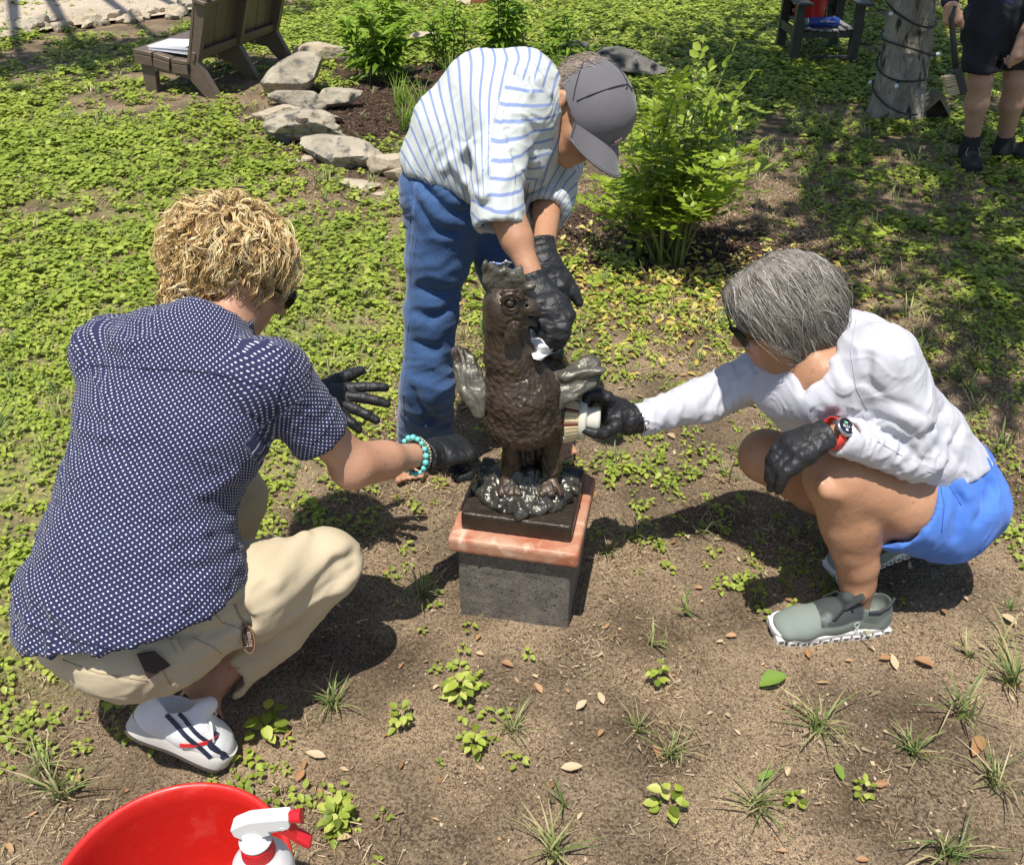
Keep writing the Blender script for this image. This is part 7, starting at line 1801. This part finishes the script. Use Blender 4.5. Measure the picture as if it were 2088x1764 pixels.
VV = []; nn_ = 36
for i in range(nn_):
    t = 2 * math.pi * i / nn_; r0 = .0285
    for q, rr_ in ((-.0095, 0), (-.0095, .0028), (.0095, .0028), (.0095, 0)): VV.append(wc + ax_ * q + (e1 * math.cos(t) * 1.0 + e2 * math.sin(t) * 1.08) * (r0 + rr_))
wt = mesh_obj('watch_strap', np.array(VV), [(4 * i + j, 4 * i + (j + 1) % 4, 4 * ((i + 1) % nn_) + (j + 1) % 4, 4 * ((i + 1) % nn_) + j) for i in range(nn_) for j in range(4)], RED, PC)
fr = frame(ax_, e1); fc_ = wc + e1 * .0300
MB().lathe(fc_, [(.001, -.002), (.0195, -.002), (.0205, 0), (.0205, .006), (.019, .0075), (.0175, .0078)], 36, fr).build('watch_case', SV, wt, True)
MB().lathe(fc_, [(.001, .0072), (.0185, .0072)], 36, fr).build('watch_face', mat('watch_glass', (.012, .012, .02), rough=.15), wt)
tx, ty = cb(-1, .05, 0), cb(-.05, -1, 0); tx = nrm(tx - e1 * np.dot(tx, e1)); ty = nrm(ty - e1 * np.dot(ty, e1) - tx * np.dot(ty, tx))
WP = mat('white_digits', (.8, .8, .85), rough=.5); text('7178', .0085, fc_ + e1 * .0076, [tx, ty, e1], WP, 'digits', wt, .0002)
mb = MB(); hp_ = [(.0034 * 16 * math.sin(t) ** 3 / 16, (.0034 * (13 * math.cos(t) - 5 * math.cos(2 * t) - 2 * math.cos(3 * t) - math.cos(4 * t)) / 16)) for t in np.linspace(0, 2 * math.pi, 24, endpoint=False)]
mb.prism(hp_, fc_ + e1 * .0076 + ty * .0085, tx, ty, e1, .0002); mb.build('heart_icon', WP, wt)
mb = MB(); mb.box(fc_ + e1 * .0076 - ty * .0075, [tx, ty, e1], (.004, .0022, .0002)); mb.build('battery_icon', mat('green_icon', (.2, .55, .3), rough=.5), wt)
# hair : grey bob
HS = hairmat('grey_bob_hair', [(0, (.05, .038, .028)), (.35, (.14, .12, .095)), (.7, (.32, .295, .255)), (1, (.56, .53, .49))], .5, .3)
rC = np.cross(fwC, nrm(upC - fwC * np.dot(upC, fwC))); uC = np.cross(rC, fwC); hxC = np.array([rC, fwC, uC])
f = Fld(hC - .22, hC + .22, .004)
f.ell(LC(0, -.012, .026), (.089, .106, .101), hxC, 0)
for q in (-1, 1):
    f.cap(LC(.060 * q, .0, .03), LC(.070 * q, .008, -.075), .036, .024, .04); f.cap(LC(.05 * q, -.06, .0), LC(.056 * q, -.050, -.120), .042, .030, .04)
    f.cap(LC(.03 * q, .06, .065), LC(.076 * q, .055, .0), .036, .020, .03)
f.cap(LC(0, -.07, .0), LC(0, -.085, -.105), .058, .040, .04)
f.ell(LC(0, .125, -.03), (.062, .075, .085), hxC, .012, 's')
for q in (-1, 1): f.ell(LC(.072 * q, .118, -.040), (.060, .098, .088), hxC, .010, 's'); f.ell(LC(0, .04, -.12), (.05, .08, .06), hxC, .02, 's')
V, Q = f.mesh(1); V = folds(V, normals(V, Q), nrm(fwC + rC * .2), .014, .12, .006, 2, 1.2) + normals(V, Q) * .003; hc_ = mesh_obj('hair', V, Q, HS, PC, True, {'rnd': .25 + .4 * vn(np.stack([V @ fwC * 160, V @ rC * 30, V @ uC * 14], 1), 3)})
part = LC(.02, .02, .13)
def flow(P, N):
    s_ = np.sign((P - part) @ rC)[:, None]; side_ = s_ * rC[None]; hi = np.clip(((P - hC) @ uC - .02) / .08, 0, 1)[:, None]
    return side_ * hi * .9 - uC[None] * (1.05 - hi * .7) + fwC[None] * (np.clip(((P - hC) @ fwC) / .1, -1, 1)[:, None] * .25) - fwC[None] * .12
strands(f, V, Q, 6000, flow, (.05, .15), (.0005, .0011), HS, hc_, k=7, jit=.16, lift=.0035, curl=.06, vmean=.55)

Vl = V[((V - hC) @ uC < -.045)]
def flow2(P, N): return -uC[None] + (P - LC(0, 0, -.09)) * -2.0 + fwC[None] * .25
def lowstr(n_):
    pk = RNG.integers(0, len(Vl), n_); p0 = Vl[pk]; L_ = RNG.uniform(.02, .05, n_); d = flow2(p0, None) + RNG.normal(0, .22, (n_, 3)); d /= np.linalg.norm(d, axis=1)[:, None]
    t = np.linspace(0, 1, 6); P = p0[:, None] + d[:, None] * (L_[:, None] * t[None])[..., None] - A(0, 0, 1) * (.012 * t ** 2)[None, :, None]
    Vh, Qh = tube_batch(P, RNG.uniform(.0005, .0011, n_)[:, None] * (1 - .8 * t[None]), 3); o = mesh_obj('hair_strands', Vh, Qh, HS, hc_, True, {'rnd': np.repeat(np.clip(RNG.normal(.5, .25, n_), 0, 1), 18)}); o['kind'] = 'stuff'
lowstr(2600)
strands(f, V, Q, 500, flow, (.08, .16), (.0004, .0007), HS, hc_, k=9, jit=.35, lift=.007, curl=.12, vmean=.75)
# round brush held against the rooster
bc_ = W(1187, 855, 2.065); bx = nrm(cb(1, -.06, .10)); frb = frame(A(0, 0, 1), bx)
e = empty('scrub_brush', bc_, 'round white scrub brush with cream bristles held against the rooster under its wing', 'brush')
BW = mat('cream_plastic', (.55, .53, .42), (.62, .60, .50), 20, .4); BS = mat('bristle', (.52, .42, .24), (.62, .52, .32), 60, .7); BSR = mat('dark_bristle', (.16, .04, .03), rough=.7)
MB().lathe(bc_, [(.001, -.008), (.044, -.008), (.046, -.004), (.046, .006), (.043, .010), (.030, .011), (.028, .014), (.029, .034), (.025, .040), (.001, .041)], 36, frb).build('brush_block', BW, e, True)
mb = MB(); mr_ = MB(); rd = random.Random(8)
for ring_ in range(1, 6):
    nr = ring_ * 8
    for i in range(nr):
        a_ = 2 * math.pi * i / nr; r0 = ring_ * .0085; base = bc_ + (frb[0] * math.cos(a_) + frb[1] * math.sin(a_)) * r0 - bx * .008
        tip = bc_ + (frb[0] * math.cos(a_) + frb[1] * math.sin(a_)) * r0 * 1.22 - bx * (.038 + rd.uniform(-.002, .002)); tgt = mr_ if (ring_ == 5 and i % 4 == 0 and math.cos(a_) > -.1) else mb
        tgt.tube([base, tip], [.0042, .0050], 5)
o = mb.build('bristle_tufts', BS, e); o['kind'] = 'stuff'; o = mr_.build('red_bristle_tufts', BSR, e); o['kind'] = 'stuff'
# ------------------------------------------------------------------ man standing at the back right
PD = pers('person', A(2.55, 4.92, 0), 'person in black shorts and black boots standing at the right edge with a brush')
w = WY
h1, h2 = w(2010, 45, 4.93), w(2078, 45, 4.97); k1, k2 = w(1999, 165, 4.90), w(2072, 165, 4.93); a1_, a2_ = w(1981, 285, 4.93), w(2050, 285, 5.0)
f = Fld(A(2.0, 4.5, .0), A(3.05, 5.4, 1.85), .009)
sh1, sh2 = h1 + A(-.10, .05, .50), h2 + A(.12, .05, .50); nk_ = (sh1 + sh2) / 2 + A(0, 0, .06)
LD = head(f, nk_ + A(-.02, -.03, .17), A(-.5, -.8, -.25), A(0, -.1, 1), 1.05); f.cap(nk_ + A(-.01, -.02, .12), nk_, .055, .065, .03)
f.ecap((h1 + h2) / 2 + A(0, .02, .05), (sh1 + sh2) / 2, (.15, .10), (.17, .10), (1, 0, 0), 0); f.cap(sh1, sh2, .055, .055, .04)
wr1 = w(1938, 10, 4.82); el1 = (sh1 + wr1) / 2 + A(-.05, .12, .02); chain(f, [sh1, el1, wr1], [.05, .042, .028], .02)
wr2 = w(2085, 78, 4.74); el2 = (sh2 + wr2) / 2 + A(.10, .08, .02); chain(f, [sh2, el2, wr2], [.05, .042, .028], .02)
hand(f, wr1, nrm(w(1943, 60, 4.80) - wr1), A(-.5, -.8, .1), curls=(1.0, 1.1, 1.1, 1.1), thumb=(.3, .3, .2), s=1.02, mir=-1, k=.006, pad=.001); hand(f, wr2, nrm(w(2082, 125, 4.72) - wr2), A(.3, -.9, .1), curls=(.8, .9, .9, .9), thumb=(.3, .2, .2), s=1.05, mir=1, k=.006, pad=.001)
f.cap(h1, k1, .085, .058, .03); f.cap(k1, (k1 * .62 + a1_ * .38), .056, .058, .02); f.cap(k1 * .62 + a1_ * .38, a1_, .056, .036, .02); f.cap(h2, k2, .085, .058, .03); f.cap(k2, k2 * .62 + a2_ * .38, .056, .058, .02); f.cap(k2 * .62 + a2_ * .38, a2_, .056, .036, .02)
sob('body', f, SKIND, PD, 1)
f = Fld(A(2.0, 4.5, .3), A(3.05, 5.4, 1.1), .009)
f.ecap((h1 + h2) / 2 + A(0, .02, .16), (h1 + h2) / 2 + A(0, .02, -.02), (.17, .12), (.18, .13), (1, 0, 0), 0)
s1, s2 = w(2000, 160, 4.9), w(2074, 155, 4.93); f.cap(h1, s1, .105, .088, .04); f.cap(h2, s2, .105, .090, .03)
f.cut(w(2000, 146, 4.9), (.05, -.05, -1), 0); 
for s_ in (s1, s2): f.cap(s_, s_ + A(0, 0, .09), .075, .075, .002, 's')
sob('shorts', f, BLACKC, PD, 1, lambda V, N: folds(V, N, nrm(A(.5, .2, 1)), .05, .12, .014, 3))
f = Fld(A(2.0, 4.5, .7), A(3.1, 5.4, 1.65), .012)
f.ecap((h1 + h2) / 2 + A(0, .02, .10), (sh1 + sh2) / 2, (.18, .125), (.185, .12), (1, 0, 0), 0); f.cap(sh1, sh2, .075, .075, .05); f.cap(sh1, el1, .072, .062, .03); f.cap(el1, wr1 * .9 + el1 * .1, .058, .042, .02); f.cap(sh2, el2, .072, .062, .03); f.cap(nk_ + A(0, 0, -.02), nk_ + A(0, 0, .14), .05, .06, .004, 's')
sob('shirt', f, NAVYC, PD, 1, lambda V, N: folds(V, N, nrm(A(.3, .2, 1)), .06, .15, .012, 3))
f = Fld(nk_ + A(-.2, -.2, 0), nk_ + A(.2, .2, .4), .007); f.ell(LD(0, -.02, .04), (.085, .10, .09), None, 0); f.ell(LD(0, .09, -.03), (.08, .07, .08), None, .01, 's'); sob('hair', f, mat('dark_hair', (.03, .02, .015), rough=.6), PD, 1)
shoe(PD, w(1968, 300, 5.02) * A(1, 1, 0) + A(0, 0, .002), w(1985, 352, 4.78) * A(1, 1, 0) + A(0, 0, .002), (0, 0, 1), 'boot', 1, .10)
shoe(PD, w(2042, 308, 5.06) * A(1, 1, 0) + A(0, 0, .002), w(2105, 335, 4.95) * A(1, 1, 0) + A(0, 0, .002), (0, 0, 1), 'boot', 1, .10)
for a_ in (a1_, a2_):
    f = Fld(a_ - .14, a_ + .14, .005); f.cap(a_ + A(0, 0, -.06), a_ + A(0, 0, .005), .050, .047, 0); f.cap(a_ + A(0, 0, -.0), a_ + A(0, 0, .03), .040, .040, .002, 's'); sob('boot_collar', f, mat('black_padding', (.014, .015, .016), rough=.85), PD, 1)
bt, bb = w(1940, 40, 4.80), w(1949, 142, 4.80); be = w(1962, 188, 4.80)
e = empty('long_brush', bb, 'black long handled brush with straw bristles held by the standing person', 'brush')
HDL = mat('black_handle', (.03, .032, .036), (.045, .047, .05), 20, .45)
mb = MB(); mb.tube([bt + A(0, 0, .06), bt, bt * .5 + bb * .5, bb], [.013, .014, .014, .016], 12); mb.build('handle', HDL, e, True)
mb = MB(); d_ = nrm(be - bb); mb.box((bb + be) / 2, frame(A(1, 0, 0), d_), (.020, .024, np.linalg.norm(be - bb) / 2 + .01), .008); mb.build('brush_head', HDL, e)
mb = MB(); rd = random.Random(2)
for i in range(9):
    for j in range(4):
        p = bb + (be - bb) * (.25 + .75 * i / 8) + A(-.016, -.018 + .012 * j, 0); mb.tube([p, p + A(-.055, 0, -.012) + A(0, 0, rd.uniform(-.004, .004))], [.0045, .0055], 5)
o = mb.build('bristle_tufts', BS, e); o['kind'] = 'stuff'
# ------------------------------------------------------------------ red bucket and spray bottle in front
BKc = W(346, 1808, 1.275); rimz = BKc[2]; bc0 = A(BKc[0], BKc[1], 0)
e = empty('red_bucket', bc0, 'large red plastic bucket in the foreground holding a spray bottle', 'bucket')
Rr = .163; prof = [(.001, .006), (.132, .006), (.135, 0), (.138, .006), (.139, .02)]
for k in range(6): prof += [(.139 + (.155 - .139) * (k + 1) / 7, .02 + (rimz - .11) * (k + 1) / 6)]
prof += [(.160, rimz - .085), (.160, rimz - .078), (.1565, rimz - .074), (.1565, rimz - .058), (.1605, rimz - .054), (.1605, rimz - .046), (.157, rimz - .042), (.1575, rimz - .014), (.164, rimz - .012), (.1665, rimz - .006), (.165, rimz), (.160, rimz + .002), (.156, rimz - .004), (.1545, rimz - .03), (.146, rimz - .15), (.132, .02), (.001, .012)]
MB().lathe(bc0, prof, 96).build('bucket_body', REDP, e, True)
mb = MB()
for q in (-1, 1): mb.lathe(bc0 + A(.162 * q, 0, rimz - .065), [(.001, .006), (.014, .006), (.016, 0)], 14, [A(0, 1, 0), A(0, 0, 1), A(q, 0, 0)])
o = mb.build('handle_ear', REDP, e)
MB().tube([bc0 + A(.168 * math.cos(t), -.05 - .11 * math.sin(t), rimz - .065 - .08 * math.sin(t)) for t in np.linspace(0, math.pi, 24)], .002, 6).build('wire_handle', SV, e, True)
# spray bottle
sb = W(524, 1700, 1.30); sb[2] = max(sb[2], rimz - .02); ax_b = nrm(A(.02, .0, 1))
sz = W(524, 1700, 1.22)
P0_ = W(524, 1722, 1.20)
e = empty('spray_bottle', P0_ - A(0, 0, .2), 'white spray bottle with red trigger and red collar standing in the red bucket', 'spray bottle')
WPL = mat('white_spray_plastic', (.76, .76, .77), (.80, .80, .81), 12, .32, spec=.5); HDPE = mat('milky_plastic', (.72, .71, .71), (.78, .77, .78), 8, .45, sss=.2); RDP = mat('red_trigger', (.62, .012, .02), (.66, .02, .03), 12, .35)
mm = 1.20 / F
neck = P0_
up = nrm(CU * .985 + CN * .0 + A(0, 0, 0)); up = nrm(A(0, -.22, 1) * .7 + CU * .3)
fr = frame(CR, up); frd = [fr[0], fr[1], fr[2]]
z_ = lambda px: px * mm
MB().lathe(neck, [(.001, -.19), (.036, -.19), (.040, -.18), (.041, -.10), (.041, -.055), (.037, -.036), (.026, -.022), (.019, -.014), (.017, -.0)], 40, fr).build('bottle', HDPE, e, True)
mb = MB(); n = 48; prof = [(-.016, 1.0), (-.014, 1.03), (.006, 1.0), (.009, .93)]; VV = []
for zz, s_ in prof:
    for j in range(n * 2):
        t = math.pi * j / n; rr_ = .0205 * s_ + (.0008 if j % 2 else 0) * (zz < .006); VV.append(neck + (fr[0] * math.cos(t) + fr[1] * math.sin(t)) * rr_ + up * (zz - .002))
mb.add(VV, [(r_ * 2 * n + j, r_ * 2 * n + (j + 1) % (2 * n), (r_ + 1) * 2 * n + (j + 1) % (2 * n), (r_ + 1) * 2 * n + j) for r_ in range(3) for j in range(2 * n)]); mb.build('collar', RDP, e)
MB().lathe(neck, [(.020, .008), (.021, .010), (.021, .0135), (.016, .015), (.0155, .032), (.013, .034), (.001, .034)], 32, fr).build('neck_ring', WPL, e, True)
# head: side profile in (r,u) plane, in pixels around (524,1722)
prof = [(488, 1676), (484, 1656), (492, 1648), (520, 1632), (545, 1627), (601, 1620), (604, 1624), (605, 1642), (601, 1652), (590, 1656), (560, 1660), (561, 1672), (548, 1676), (544, 1684), (542, 1700), (512, 1700), (508, 1690), (498, 1682)]
hp2 = [((x - 524) * mm, -(y - 1722) * mm) for x, y in prof]
yv = up; xv = nrm(CR - up * np.dot(CR, up)); nvv = np.cross(xv, yv)
sc_ = 1.04
mb = MB(); mb.prism([(a, b * sc_) for a, b in hp2], neck, xv, yv, nvv, .0095); o = mb.build('spray_head', WPL, e); md = o.modifiers.new('b', 'BEVEL'); md.width = .003; md.segments = 3; md.limit_method = 'ANGLE'
Q_ = lambda x, y: neck + xv * ((x - 524) * mm) + yv * (-(y - 1722) * mm * sc_)
MB().tube([Q_(552, 1664), Q_(586, 1658)], .0075, 16).build('pump_tube', WPL, e, True)
mb = MB(); VV = []; mb.tube([Q_(603, 1632), Q_(627, 1628)], [.0075, .0095], 14); mb.build('nozzle', RDP, e)
mb = MB(); mb.prism([((x - 524) * mm, -(y - 1722) * mm * sc_) for x, y in ((576, 1650), (582, 1642), (598, 1640), (604, 1646), (604, 1662), (612, 1680), (628, 1696), (637, 1706), (637, 1716), (630, 1718), (612, 1704), (596, 1686), (586, 1674), (576, 1672))], neck, xv, yv, nvv, .0085); o = mb.build('trigger', RDP, e); md = o.modifiers.new('b', 'BEVEL'); md.width = .0025; md.segments = 3; md.limit_method = 'ANGLE'
MB().lathe(Q_(588, 1650) - nvv * -.0085, [(.001, .0015), (.003, .0015), (.003, 0)], 12, [xv, yv, nvv]).build('pin', WPL, e)
